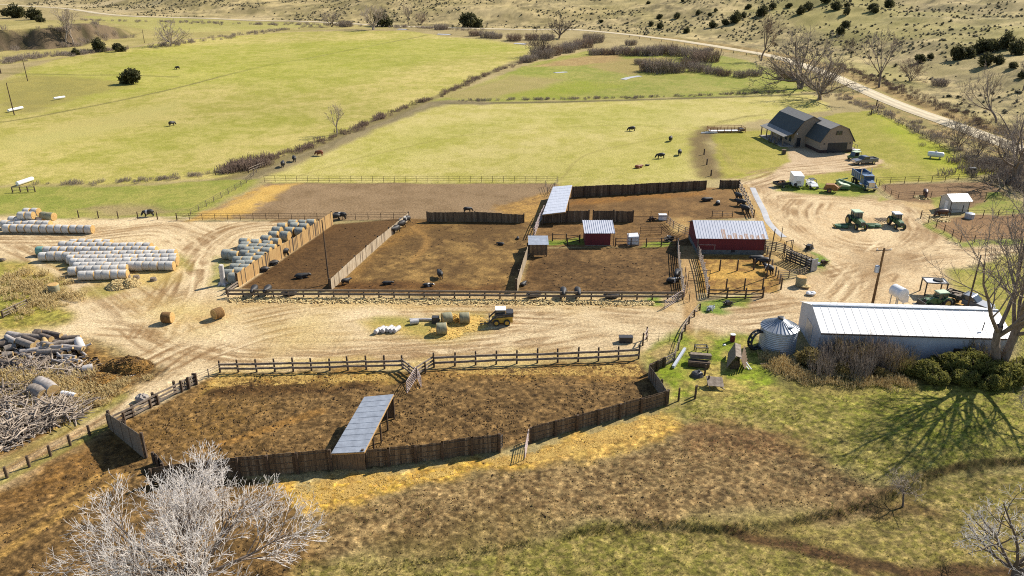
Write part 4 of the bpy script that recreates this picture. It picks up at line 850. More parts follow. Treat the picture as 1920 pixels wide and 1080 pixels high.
def leanto(label, corners, hz_, m, posts, wall=None, wallside=None):
    """flat pitched metal roof on posts: four roof corners as places"""
    A, B, Cc, D = [Vector(c) for c in corners]; o = thing('lean_to', label, 'shed', (A.x, A.y, 0)); org = Vector((A.x, A.y, 0))
    r = MB(); r.quad(A, B, Cc, D, t=0.06); n = 10
    nr = (B-A).cross(D-A).normalized()
    for i in range(1, n):
        r.beam(A.lerp(D, i/n)+nr*0.01, B.lerp(Cc, i/n)+nr*0.01, 0.1, 0.025, up=nr)
    r.build('roof', m, o, org)
    f = MB(); dn = Vector((0, 0, -0.12))
    f.beam(B+dn, Cc+dn, 0.06, 0.16); f.beam(A+dn, D+dn, 0.06, 0.16); f.beam(A+dn, B+dn, 0.05, 0.14); f.beam(D+dn, Cc+dn, 0.05, 0.14)
    for i in range(1, 18): f.beam(A.lerp(D, i/18)+dn*0.9, B.lerp(Cc, i/18)+dn*0.9, 0.05, 0.1)
    f.build('rafters', M['gold_board'], o, org)
    for t in posts:
        for s, e, hh in ((B, Cc, 1), (A, D, 1)):
            p = s.lerp(e, t); q = MB(); q.tube([(p.x, p.y, -0.2), (p.x, p.y, p.z-0.15)], 0.09, 6); q.build('post', M['dark_wood'], o, org)
    if wallside:
        w = MB()
        for s, e in wallside:
            k = int((e-s).length/0.22)
            for i in range(k):
                p = s.lerp(e, (i+.5)/k); w.box((p.x, p.y, (p.z-0.2)/2), ((e-s).length/k-0.01, 0.04, p.z-0.2), bearing(s, e))
            w.build('board_wall', M['board'], o, org); w = MB()
    return o
def V3(px, py, z): x, y = flat(px, py, z); return Vector((x, y, z))
a, b, c, d = V3(621, 850, 1.75), V3(683, 847, 2.0), V3(738, 739, 2.75), V3(683, 744, 2.5)
lt = leanto('open sided lean-to with a dull blue grey metal roof in the lower pens', (a, b, c, d), None, M['galv'], (0.03, 0.27, 0.5, 0.73, 0.97), wallside=[(a, b), (c.lerp(d, 0.05), c.lerp(d, 0.5))])
a, b, c, d = V3(1017, 402, 2.0), V3(1060, 397, 2.35), V3(1073, 347, 2.6), V3(1037, 350, 2.25)
leanto('lean-to shelter with a pale metal roof between two dark windbreaks', (a, b, c, d), None, M['rust_roof'], (0.05, 0.5, 0.95), wallside=[(d, a)])

def white_barn():
    A = Vector((*flat(1539, 622, 3.3), 0)); B = Vector((*flat(1900, 633, 3.3), 0)); rz = bearing(A, B); W = (B-A).length; D = 8.4
    o = thing('long_white_barn', 'long low white metal barn with a bright white roof', 'barn', A, rz); he, hr = 3.3, 4.75
    w = MB(); w.prism([(0.1, -0.2), (D-.1, -0.2), (D-.1, he), (D/2, hr), (0.1, he)], 0.1, W-.1, axis='x'); w.build('wall', M['white_wall'], o)
    r = MB(); z = lambda y: he+(hr-he)*(1-abs(y-D/2)/(D/2))+0.05
    corrug(r, (0, -0.25, z(-0.25)), (W, -0.25, z(-0.25)), (W, D/2, z(D/2)), (0, D/2, z(D/2)), 24, 0.025)
    corrug(r, (W, D+0.25, z(D+.25)), (0, D+0.25, z(D+.25)), (0, D/2, z(D/2)), (W, D/2, z(D/2)), 24, 0.025)
    r.build('roof', M['white_roof'], o)
    g = MB(); g.beam((-0.02, -0.27, z(-.27)-0.1), (W+.02, -0.27, z(-.27)-0.1), 0.06, 0.14); g.build('gutter', M['pipe'], o)
    g = MB(); g.beam((0, D/2, hr+0.1), (W, D/2, hr+0.1), 0.35, 0.05); g.build('ridge_cap', M['galv'], o)
    d = MB(); d.box((W*0.735, 0.06, 1.15), (0.75, 0.12, 0.8)); win = d.build('window', M['glass'], o)
    d = MB()
    for x in (-.42, .42): d.box((W*0.735+x, 0.05, 1.15), (0.09, 0.16, 0.98))
    for zz in (-.45, .45): d.box((W*0.735, 0.05, 1.15+zz), (0.75, 0.16, 0.09))
    d.build('frame', M['dark_wood'], win)
    v = MB(); v.beam((W*0.85, 0.7, z(0.7)+0.1), (W*0.87, 1.3, z(1.3)+0.75), 0.1, 0.1); v.build('roof_pipe', M['black_steel'], o)
    d = MB(); d.box((0.09, D*0.5, 1.3), (0.06, 2.4, 2.6)); d.build('end_door', M['galv'], o)
white_barn()

def bin_():
    fx, fy = flat(1467, 667); c = Vector((fx, fy+2.1, 0)); R = 2.1; he, hr = 2.85, 3.8
    o = thing('grain_bin', 'round galvanised grain bin with a conical ribbed roof', 'grain bin', c)
    b = MB(); k = 40; V = []; ring = []
    zs = [-.2]+[he*i/6 for i in range(1, 7)]
    pts = []; rs = []
    for i in range(25): pts.append((0, 0, he*i/24)); rs.append(R+0.018*math.cos(i*math.pi))
    b.tube(pts, rs, k); b.build('wall', M['galv'], o)
    r = MB(); n = 28
    V = [(0.32*math.cos(2*math.pi*i/n), 0.32*math.sin(2*math.pi*i/n), hr) for i in range(n)]+[((R+.14)*math.cos(2*math.pi*i/n), (R+.14)*math.sin(2*math.pi*i/n), he-.03) for i in range(n)]
    r.add(V, [(i, n+i, n+(i+1) % n, (i+1) % n) for i in range(n)]); r.add(V[n:], [tuple(range(n))[::-1]])
    for i in range(n):
        a = 2*math.pi*i/n; p = Vector((0.32*math.cos(a), 0.32*math.sin(a), hr+.03)); q = Vector(((R+.14)*math.cos(a), (R+.14)*math.sin(a), he)); r.beam(p, q, 0.05, 0.09)
    r.build('roof', M['galv'], o)
    t = MB(); t.tube([(0, 0, hr-.05), (0, 0, hr+.22)], [.36, .36], 14); t.tube([(0, 0, hr+.22), (0, 0, hr+.3)], [.44, .3], 14); t.build('cap', M['black_steel'], o)
    h = MB(); h.box((R*0.35, -R*0.55, (he+hr)/2-.02), (.6, .5, .12)); h.build('hatch', M['galv'], o)
    l = MB()
    for s in (-.2, .2): l.beam((-R-.1, s, 0), (-R-.1, s, he), .04, .04)
    for i in range(8): l.beam((-R-.1, -.2, .3+i*.35), (-R-.1, .2, .3+i*.35), .03, .03)
    l.build('ladder', M['galv'], o)
bin_()

def beige_shed():
    P = at(1780, 399); Q = at(1814, 398); Rr = at(1767, 391); rz = bearing(P, Q); W = (Q-P).length; D = 3.2
    o = thing('beige_shed', 'small beige shed with a white roof beside the horse paddock', 'shed', P, rz); he, hr = 2.3, 3.1
    w = MB(); w.prism([(0, 0), (D, 0), (D, he), (D/2, hr), (0, he)], 0, W, axis='x'); w.build('wall', M['shed_wall'], o)
    r = MB(); z = lambda y: he+(hr-he)*(1-abs(y-D/2)/(D/2))+.05
    corrug(r, (-.15, -.35, z(-.35)), (W+.3, -.35, z(-.35)), (W+.3, D/2, z(D/2)), (-.15, D/2, z(D/2)), 10, .03); corrug(r, (W+.3, D+.2, z(D+.2)), (-.15, D+.2, z(D+.2)), (-.15, D/2, z(D/2)), (W+.3, D/2, z(D/2)), 10, .03); r.build('roof', M['white_metal'], o)
    d = MB(); d.box((-.02, D*.4, .98), (.06, .85, 1.9)); dd = d.build('door', M['white_metal'], o); h = MB(); h.box((-.07, D*.4-.3, 1), (.05, .08, .12)); h.build('handle', M['black_steel'], dd)
    d = MB(); d.box((W*.7, -.02, .75), (.12, .06, 1.3)); d.build('vent_slot', M['dark_door'], o)
    for x, y in ((0, 0), (W, 0), (0, D)): d = MB(); d.box((x, y, he/2), (.09, .09, he)); d.build('corner_trim', M['dark_wood'], o)
beige_shed()

def house():
    P = at(1536, 287); Q = at(1594, 285); rz = bearing(P, Q)-0.02; W = 8.2; D = 9.5
    o = thing('gambrel_house', 'dark roofed gambrel house with a front porch and an attached barn style garage', 'house', P, rz)
    # garage: x across the front, y into the depth
    prof = [(0, 0.0), (0, 3.0), (1.75, 5.7), (W/2, 6.6), (W-1.75, 5.7), (W, 3.0), (W, 0.0)]
    w = MB(); w.prism([(x, z) for x, z in prof], 0, D, axis='y'); w.build('garage_wall', M['house_wall'], o)
    st = MB(); st.box((W/2, D/2, .35), (W+.1, D+.1, .7)); st.build('stone_base', M['stone_band'], o)
    def roofstrip(name, p, q, y0, y1, m, ov=.35, t=.14):
        r = MB(); d = Vector((q[0]-p[0], 0, q[1]-p[1])).normalized(); n = Vector((-d.z, 0, d.x)); n = n if n.z > 0 else -n
        a = Vector((p[0], y0-ov, p[1]))+n*.1; b = Vector((q[0], y0-ov, q[1]))+n*.1; c = Vector((q[0], y1+ov, q[1]))+n*.1; e = Vector((p[0], y1+ov, p[1]))+n*.1
        V = [a, b, c, e]+[v-n*t for v in (a, b, c, e)]
        r.add(V, [(0, 1, 2, 3), (7, 6, 5, 4), (0, 4, 5, 1), (1, 5, 6, 2), (2, 6, 7, 3), (3, 7, 4, 0)]); return r.build(name, m, o)
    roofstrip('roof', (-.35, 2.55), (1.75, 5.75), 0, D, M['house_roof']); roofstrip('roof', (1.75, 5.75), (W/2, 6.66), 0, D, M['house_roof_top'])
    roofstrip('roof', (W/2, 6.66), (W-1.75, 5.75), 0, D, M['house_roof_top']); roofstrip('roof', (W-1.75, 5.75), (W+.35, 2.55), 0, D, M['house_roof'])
    d = MB(); d.box((W*.53, -.03, 1.2), (4.9, .1, 2.35)); gd = d.build('garage_door', M['dark_door'], o)
    s = MB()
    for i in range(1, 4): s.box((W*.53, -.085, i*.6), (4.8, .02, .03))
    s.build('panel_line', M['black_steel'], gd)
    for x in (-.32, .32):
        d = MB(); d.box((W*.52+x, -.05, 4.75), (.5, .1, .9)); d.build('loft_window', M['glass'], o)
    d = MB()
    for x in (-1, 1): d.beam((W*.52+x*.72, -.1, 4.3), (W*.52+x*.62, -.1, 5.2), .12, .1)
    d.build('shutter', M['dark_wood'], o)
    for x in (.9, W-.75): d = MB(); d.box((x, -.09, 2.2), (.2, .18, .35)); d.build('wall_lamp', M['black_steel'], o)
    # main house behind, offset to the side of the porch
    x0, x1, y0, y1 = -5.2, 4.6, 7.2, 20.5
    prof = [(x0+2.0, 3.1), (-1.3, 6.2), (0.9, 7.3), (3.1, 6.2), (x1, 3.0), (x1, 0), (x0+2.0, 0)]
    w = MB(); w.prism(prof, y0, y1, axis='y'); w.build('house_wall', M['house_wall'], o)
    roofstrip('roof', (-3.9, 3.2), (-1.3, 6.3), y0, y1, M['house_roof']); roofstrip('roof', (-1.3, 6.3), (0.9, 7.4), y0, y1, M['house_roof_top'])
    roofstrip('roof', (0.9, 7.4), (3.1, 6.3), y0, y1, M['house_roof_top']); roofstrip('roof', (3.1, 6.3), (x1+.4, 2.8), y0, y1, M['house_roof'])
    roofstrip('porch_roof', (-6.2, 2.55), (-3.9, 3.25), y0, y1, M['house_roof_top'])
    f = MB(); f.box((-4.7, (y0+y1)/2, .12), (3.2, y1-y0, .24)); f.build('porch_floor', M['concrete'], o)
    for i in range(5):
        y = y0+.3+(y1-y0-.6)*i/4; p = MB(); p.box((-5.9, y, 1.35), (.22, .22, 2.35)); p.build('porch_post', M['grey_wood'], o)
    for i, y in enumerate((9.2, 11.4, 16.6, 18.6)):
        d = MB(); d.box((x0+2.0-.03, y, 1.6), (.1, 1.1, 1.3)); d.build('window', M['glass'], o)
    d = MB(); d.box((x0+2-.03, 14, 1.1), (.1, 1.0, 2.1)); d.build('door', M['dark_door'], o)
    d = MB(); d.box((x0+3.2, y0-.03, 1.1), (1, .08, 2.1)); d.build('door', M['dark_door'], o)
    d = MB(); d.box((x0+2.6, y0-.06, 3.2), (.25, .25, .25)); d.build('white_lamp', M['white_metal'], o)
    # side deck
    dk = MB(); dk.box((W+.9, 2.2, .3), (1.6, 3.6, .5))
    for y in (.5, 1.6, 2.8, 3.9): dk.box((W+1.6, y, 1.05), (.08, .08, 1.1))
    dk.beam((W+1.6, .4, 1.55), (W+1.6, 4, 1.55), .08, .08); dk.build('side_deck', M['rail_wood'], o)
    return o, rz, P
house_o, house_rz, house_P = house()
def on_house(x, y, z=0):
    c, s = math.cos(house_rz), math.sin(house_rz); return Vector((house_P.x+x*c-y*s, house_P.y+x*s+y*c, z))
# ================================================================== hay
M['net_grey'] = mat('grey_net_wrap', (.66, .63, .58, 1), (.42, .39, .34, 1), 2.5, 0.7, vary=0.12, stretch=(4, 1, 1))
M['net_green'] = mat('green_net_wrap', L(206, 208, 196), L(140, 144, 134), 2.5, 0.7, vary=0.15, stretch=(4, 1, 1))
M['net_tan'] = mat('tan_net_wrap', L(190, 186, 150), L(140, 134, 104), 2.5, 0.7, vary=0.1, stretch=(4, 1, 1))
M['hay_end'] = mat('hay', L(246, 206, 132), L(196, 148, 82), 5, 0.95, vary=0.1, bump=0.4)
M['old_hay'] = mat('old_hay', L(170, 128, 72), L(112, 80, 42), 5, 0.95, bump=0.5)
M['green_wrap'] = mat('torn_green_wrap', L(120, 190, 170), L(160, 190, 180), 3, 0.5)
def bale_mesh(key, r, ln, wrap, end):
    b = MB(); k = 22; xs = [(-ln/2, r*.93), (-ln/2+.07, r), (-ln/6, r*1.015), (ln/6, r*.99), (ln/2-.07, r), (ln/2, r*.93)]
    V = []
    for x, rr in xs:
        for j in range(k):
            a = 2*math.pi*j/k; q = rr*(1+0.02*math.sin(3*a+key)); z = q*math.sin(a); z = max(z, -r*.95)
            V.append((x, q*math.cos(a), z))
    Fs = [(i*k+j, i*k+(j+1) % k, (i+1)*k+(j+1) % k, (i+1)*k+j) for i in range(len(xs)-1) for j in range(k)]
    b.add(V, Fs[k:-k], 0); b.add(V, Fs[:k]+Fs[-k:], 1)
    for s, o in ((-1, 0), (1, (len(xs)-1)*k)):
        c = len(b.v); ring = [V[o+j] for j in range(k)]; b.add(ring+[(s*(ln/2+.05), 0, 0)], [(j, (j+1) % k, k) for j in range(k)], 1)
    o = b.build('round_bale', [M[wrap], M[end]], smooth=True); me = o.data; bpy.data.objects.remove(o); return me
BM = {'grey': [bale_mesh(i, .74, 1.27, 'net_grey', 'hay_end') for i in range(3)], 'green': [bale_mesh(i, .8, 1.5, 'net_green', 'hay_end') for i in range(3)],
      'tan': [bale_mesh(1, .74, 1.4, 'net_tan', 'hay_end')], 'old': [bale_mesh(2, .74, 1.35, 'old_hay', 'hay_end')], 'torn': [bale_mesh(1, .75, 1.27, 'green_wrap', 'hay_end')]}
def bale(kind, p, rz, label, group=None, tilt=0.0, upright=False, z=None):
    o = link('round_bale', rnd.choice(BM[kind])); o.location = p
    o.rotation_euler = (rnd.uniform(0, 6) if not upright and kind != 'old' else 0, tilt if not upright else math.pi/2, rz)
    q = rnd.uniform(.95, 1.04); o.scale = (rnd.uniform(.94, 1.0), q, q*rnd.uniform(.93, 1.0))
    if not upright: o.rotation_euler[0] = rnd.choice((0, 0.05, -0.05))
    return tag(o, label, 'hay bale', group)
def bale_row(a, b, n, zc, kind, what, group, side='left end'):
    A, B = V3(*a, zc), V3(*b, zc); rz = bearing(A, B)
    for i in range(n):
        t = (i+.5)/n; p = A.lerp(B, t)+Vector((0, rnd.uniform(-.12, .12), rnd.uniform(-.03, .02)))
        bale(kind, p, rz+rnd.uniform(-.04, .04), '%s bale along the %s' % (ORD[i], what), group)
HG = 'round hay bales in the big stack'
names = ['rearmost short row of the big stack', 'second row from the back of the big stack', 'third row from the back with the torn green bale', 'fourth row from the back of the big stack', 'middle row of the big stack', 'fourth row from the front of the big stack', 'third row from the front of the big stack', 'short row second from the front of the big stack', 'foremost short row of the big stack']
for (a, b, n), w in zip([((133, 456), (210, 457), 5), ((112, 461), (285, 463), 12), ((84, 470), (294, 470), 14), ((75, 481), (330, 476), 17), ((128, 486), (333, 483), 14), ((134, 493), (332, 490), 14), ((140, 500), (326, 498), 13), ((130, 508), (239, 504), 7), ((150, 516), (238, 514), 6)], names):
    bale_row(a, b, n, .72, 'grey', w, HG)
bale('torn', V3(77, 470, .74), 0.02, 'bale in torn green wrap at the end of the big stack', HG)
HL = 'round hay bales in the far heap'
bale_row((8, 428), (174, 430), 12, .72, 'grey', 'long straight row in front of the far hay heap', HL)
bale_row((4, 421), (96, 421), 7, .72, 'grey', 'second row of the far hay heap', HL)
bale_row((18, 413), (84, 414), 5, .72, 'grey', 'third row of the far hay heap', HL)
bale_row((36, 404), (62, 404), 2, 2.0, 'grey', 'upper tier on the far hay heap', HL)
bale_row((46, 397), (73, 398), 2, 2.0, 'grey', 'top tier at the back of the far hay heap', HL)
bale_row((78, 404), (102, 406), 2, 1.6, 'tan', 'loose upper pair on the far hay heap', HL)
HB = 'scattered bales beside the golden windbreak'
sc = [(1375, 360), (1490, 360), (1580, 355), (1395, 395), (1500, 400), (1255, 395), (1200, 440), (1340, 445), (1450, 445), (1160, 490), (1290, 495), (1075, 540), (1180, 570), (830, 570), (960, 580), (1090, 598), (845, 610), (940, 630), (1045, 632), (1135, 640), (820, 645), (890, 668), (985, 665), (1080, 675), (840, 705), (945, 697), (1020, 725), (900, 740), (640, 700), (715, 715), (980, 768), (762, 780), (868, 782), (800, 820), (890, 820), (735, 858), (840, 865), (660, 922), (770, 905), (715, 968)]
desc = ['upper', 'upper', 'upper', 'upper', 'upper', 'upper', 'upper', 'upper', 'upper', 'upper', 'upper', 'middle', 'middle']+['middle']*15+['lower']*12
cnt = {}
for i, (x, y) in enumerate(sc):
    d = 'upper' if y < 520 else ('middle' if y < 695 else 'lower'); cnt[d] = cnt.get(d, 0)+1
    w = {'upper': 'cluster by the golden windbreak top', 'middle': 'tight cluster beside the golden windbreak', 'lower': 'cluster nearest the tall stump'}[d]
    bale('green', V3(320+x/6, 360+y/6, .76), rnd.uniform(-.18, .06), '%s bale from the back of the %s' % (ORD[cnt[d]-1], w), HB)
bale('old', V3(314, 595, .76), -0.05, 'brown old straw bale lying in the yard, the one nearer the big stack')
bale('old', V3(408, 587, .76), 0.9, 'darker olive straw bale lying in the yard nearer the feed fence')
bale('tan', V3(871, 596, .72), .08, 'round bale standing behind the loose straw near the skid steer')
bale('tan', V3(828, 616, .72), .12, 'greenish round bale with its shadow in front of the loose straw')
bale('tan', V3(838, 596, .68), .3, 'half eaten round bale spilling golden straw')
bale('tan', V3(101, 541, .75), 0, 'lone bale standing on end at the weedy corner of the yard', upright=True)
bale('tan', V3(1502, 527, .75), 0.5, 'lone bale standing on end outside the chute pen', upright=True)
# white net rolls
M['net_white'] = mat('white_net', L(252, 250, 246), L(214, 206, 200), 3, .6)
for i, (x, y, l) in enumerate([(708, 616, 1.1), (715, 613, 1.2), (721, 614, 1.1), (730, 612, 1.3), (736, 614, 1.0), (744, 613, 1.3)]):
    b = MB(); b.tube([(-l/2, 0, 0), (-l/2+.06, 0, 0), (l/2-.06, 0, 0), (l/2, 0, 0)], [.24, .3, .3, .24], 12)
    o = b.build('net_roll', M['net_white'], smooth=True); o.location = V3(x, y+4, .3); o.rotation_euler = (0, 0, 1.15+rnd.uniform(-.1, .1))
    tag(o, '%s white wrapped roll from the stack end of the little row on the straw' % ORD[i], 'net roll', 'white rolls on the straw')
b = MB(); b.tube([(-.55, 0, 0), (.55, 0, 0)], [.33, .33], 12); o = b.build('net_roll', M['net_white'], smooth=True); o.location = V3(777, 603, .33); o.rotation_euler = (0, 0, .3); tag(o, 'single white drum lying at the end of the pale log', 'drum')
b = MB(); b.tube([(-2.0, 0, 0), (0, 0, .04), (2.0, 0, 0)], [.16, .18, .15], 9); o = b.build('pale_log', M['bark_white'], smooth=True); o.location = V3(797, 599, .18); o.rotation_euler = (0, 0, -.02); tag(o, 'pale peeled log lying on the straw beside the half eaten bale', 'log')
b = MB(); b.box((0, 0, .4), (1.0, .8, .8), taper=(.9, .9)); b.box((0, 0, .84), (.94, .74, .08)); o = b.build('feed_tub', M['black_steel']); o.location = V3(817, 605, 0); tag(o, 'dark metal tub beside the half eaten bale', 'tub')
# loose straw
def heap(name, label, px, py, r, h, m, n=900, blade=.35, cat=None, kind='stuff', sq=1.0, rz=0):
    c = at(px, py); rng = np.random.default_rng(int(px*7+py)); u = np.sqrt(rng.random(n)); a = rng.random(n)*2*np.pi
    x = u*np.cos(a)*r; y = u*np.sin(a)*r*sq; z = h*(1-u**2)*(.6+.4*fbm(x*1.3+px, y*1.3, 5, 3)*1.6)
    P = np.stack([x, y, z], 1); d = rng.normal(size=(n, 3)); d[:, 2] *= .25; d /= np.linalg.norm(d, axis=1)[:, None]
    e = np.cross(d, np.array([0, 0, 1.0])+rng.normal(size=(n, 3))*.35); e /= np.linalg.norm(e, axis=1)[:, None]; L_ = blade*(.5+rng.random(n))[:, None]; W = .35*L_
    V = np.stack([P-d*L_-e*W, P+d*L_-e*W, P+d*L_+e*W, P-d*L_+e*W], 1).reshape(-1, 3); Q = np.arange(4*n).reshape(n, 4)
    k = 26; rings = 9; bv = []; bf = []
    for i in range(rings+1):
        uu = i/rings
        for j in range(k):
            aa = 2*math.pi*j/k; bx, by = uu*math.cos(aa)*r, uu*math.sin(aa)*r*sq; bv.append((bx, by, h*(1-uu**2)*(.6+.4*float(fbm(np.array([bx*1.3+px]), np.array([by*1.3]), 5, 3)[0])*1.6)-.05*(uu > .95)-.02))
    for i in range(rings):
        for j in range(k): bf.append((i*k+j, (i+1)*k+j, (i+1)*k+(j+1) % k, i*k+(j+1) % k))
    bv = np.array(bv); V = np.concatenate([V, bv]); Q = np.concatenate([Q, np.array(bf)+4*n])
    o = link(name, arrays(name, V, Q, m)); o.location = c; o.rotation_euler = (0, 0, rz)
    return tag(o, label, cat, None, kind)
M['straw'] = mat('loose_straw', L(255, 222, 124), L(226, 178, 88), 3, .95)
M['straw_pale'] = mat('pale_litter', L(255, 232, 168), L(232, 198, 134), 3, .95)
M['manure'] = mat('manure', L(186, 140, 66), L(70, 48, 24), 1.0, 1.0, bump=.6); M['manure2'] = mat('dry_manure', L(200, 160, 92), L(120, 90, 50), 1.0, 1.0)
heap('loose_straw', None, 848, 600, 1.3, .8, M['straw'], 700, .11)
heap('loose_straw', None, 880, 606, 2.6, .18, M['straw'], 700, .1)
heap('loose_straw', None, 838, 622, 2.4, .12, M['straw'], 600, .1)
heap('loose_straw', None, 222, 537, 1.7, .9, M['straw_pale'], 900, .13)
heap('loose_straw', None, 244, 534, 1.5, 1.0, M['straw_pale'], 900, .13)
for (x, y, i) in ((239, 521, 0), (256, 522, 1), (288, 526, 2)):
    b = MB(); b.tube([(0, 0, 0), (0, 0, .45)], [.5, .42], 12); o = b.build('tree_stump', M['grey_wood']); o.location = at(x, y); tag(o, ['cut stump touching the front of the big stack', 'cut stump between the big stack and the straw heaps', 'cut stump standing alone past the straw heaps'][i], 'stump')
heap('manure_pile', None, 238, 690, 3.0, 1.35, M['manure'], 1500, .13, sq=.65)
heap('manure_pile', None, 185, 712, 3.0, .5, M['manure'], 1000, .12, sq=.6)
heap('manure_pile', None, 140, 720, 2.6, .4, M['manure2'], 700, .12, sq=.5)
# hay trampled along the feed fence: one ragged ridge
def feed_litter():
    rng = np.random.default_rng(5); n = 4200; A, B = at(432, 561), at(1225, 567); t = rng.random(n)
    P = np.stack([A.x+(B.x-A.x)*t, A.y+(B.y-A.y)*t+rng.normal(size=n)*.42-.3, np.zeros(n)], 1); h = fbm(P[:, 0]/1.4, P[:, 1]/1.0, 8, 3); P[:, 2] = .05+.5*np.clip(h-.35, 0, 1)*rng.random(n)
    d = rng.normal(size=(n, 3)); d[:, 2] *= .25; d /= np.linalg.norm(d, axis=1)[:, None]; e = np.cross(d, np.array([0, 0, 1.0])+rng.normal(size=(n, 3))*.35); e /= np.linalg.norm(e, axis=1)[:, None]
    L_ = .13*(.6+rng.random(n))[:, None]; V = np.stack([P-d*L_-e*L_*.5, P+d*L_-e*L_*.5, P+d*L_+e*L_*.5, P-d*L_+e*L_*.5], 1).reshape(-1, 3)
    tag(link('trampled_hay', arrays('trampled_hay', V, np.arange(4*n).reshape(n, 4), M['straw_pale'])), kind='stuff')
feed_litter()
# ================================================================== cattle and horses
def skin_mesh(name, nodes, edges, mats, root=0, sub=1, patch=None):
    me = bpy.data.meshes.new(name); me.from_pydata([n[:3] for n in nodes], edges, []); o = bpy.data.objects.new(name, me); C.objects.link(o)
    o.modifiers.new('s', 'SKIN'); o.modifiers.new('u', 'SUBSURF').levels = sub; o.modifiers['u'].render_levels = sub
    sv = me.skin_vertices[0].data
    for i, n in enumerate(nodes): r = n[3]; sv[i].radius = tuple(q*1.22 for q in r) if hasattr(r, '__len__') else (r*1.18, r*1.18); sv[i].use_root = (i == root)
    dg = bpy.context.evaluated_depsgraph_get(); out = bpy.data.meshes.new_from_object(o.evaluated_get(dg)); out.name = name; bpy.data.objects.remove(o)
    out.materials.clear()
    for m in mats: out.materials.append(m)
    out.polygons.foreach_set('use_smooth', [True]*len(out.polygons))
    if patch:
        for p in out.polygons:
            if patch(p.center): p.material_index = 1
    return out
def beast(pose, s=1.0, horse=False):
    lie = pose == 'lie'; dz = -.68 if lie else 0; n = []; e = []
    def add(x, y, z, r, par=None):
        n.append((x, y, z*(.93 if not horse and pose != 'lie' else 1), tuple(q*1.12 for q in r) if isinstance(r, tuple) else r*(1.1 if not horse else 1))); i = len(n)-1
        if par is not None: e.append((par, i))
        return i
    k = .88 if horse else 1
    root = add(-.62, 0, 1.08+dz, (.3*k, .3*k)); pel = add(-.85, 0, 1.1+dz, .25*k, root); mid = add(0, 0, 1.0+dz, (.37*k, .34*k), root); sh = add(.55, 0, 1.05+dz, (.33*k, .27*k), mid)
    if pose == 'graze': nk = [(.85, 1.0, .2), (1.1, .66, .15), (1.22, .38, .14), (1.36, .12, .09)]
    elif horse: nk = [(.82, 1.3, .19), (1.05, 1.55, .14), (1.22, 1.6, .13), (1.5, 1.32, .085)]
    else: nk = [(.82, 1.1, .24), (1.02, 1.14, .2), (1.18, 1.12, .16), (1.42, .96, .11)]
    p = sh
    for i, (x, z, r) in enumerate(nk):
        p = add(x, 0, z+(dz if pose != 'graze' else 0), r, p)
        if i == 2: head = p
    for s_ in (-1, 1): add(nk[2][0]-.08, s_*.24, nk[2][1]+.09+(dz if pose != 'graze' else 0), .035, head)
    t = add(-1.0, 0, 1.12+dz, .06, pel); add(-1.1, 0, .62+dz*.6, .03, t)
    for s_ in (-1, 1):
        if lie:
            h = add(-.55, s_*.28, .3, .17, root); q = add(-.2, s_*.42, .12, .1, h); add(.12, s_*.45, .07, .06, q)
            f = add(.5, s_*.22, .25, .13, sh); q = add(.78, s_*.3, .09, .07, f); add(.5, s_*.34, .06, .05, q)
        else:
            L_ = 1.12 if horse else 1.0
            h = add(-.72, s_*.17, .84, .17, root); q = add(-.62, s_*.19, .64, .12, h); r = add(-.84, s_*.19, .42, .065, q); add(-.8, s_*.19, .04, .06, r)
            f = add(.5, s_*.15, .78, .14, sh); q = add(.5, s_*.16, .42, .07, f); add(.5, s_*.16, .04, .06, q)
    return n, e
M['black_hide'] = mat('black_hide', (0.016, 0.014, 0.013, 1), (0.028, 0.024, 0.02, 1), 3, .6)
M['white_hide'] = mat('white_hide', (0.6, 0.57, 0.52, 1), (0.5, 0.46, 0.4, 1), 3, .7)
M['red_hide'] = mat('red_hide', (0.24, 0.07, 0.02, 1), (0.17, 0.045, 0.014, 1), 3, .6)
M['bay_hide'] = mat('bay_hide', (0.09, 0.035, 0.016, 1), (0.06, 0.022, 0.01, 1), 3, .5)
CM = {}
for pose in ('stand', 'graze', 'lie'):
    n, e = beast(pose)
    CM[pose, 'black'] = skin_mesh('cow', n, e, [M['black_hide']]); CM[pose, 'red'] = skin_mesh('cow', n, e, [M['red_hide']])
    CM[pose, 'pied'] = skin_mesh('cow', n, e, [M['black_hide'], M['white_hide']], patch=lambda c: c.x > 1.15 or (.05 < c.x < .3))
n, e = beast('graze', horse=True); CM['graze', 'bay'] = skin_mesh('horse', n, e, [M['bay_hide']])
def cow(px, py, pose, deg, label, col='black', s=1.0, cat='cow'):
    o = link('horse' if cat == 'horse' else 'cow', CM[pose, col]); o.location = at(px, py); o.rotation_euler = (0, 0, math.radians(deg)); o.scale = (s,)*3
    return tag(o, label, cat)
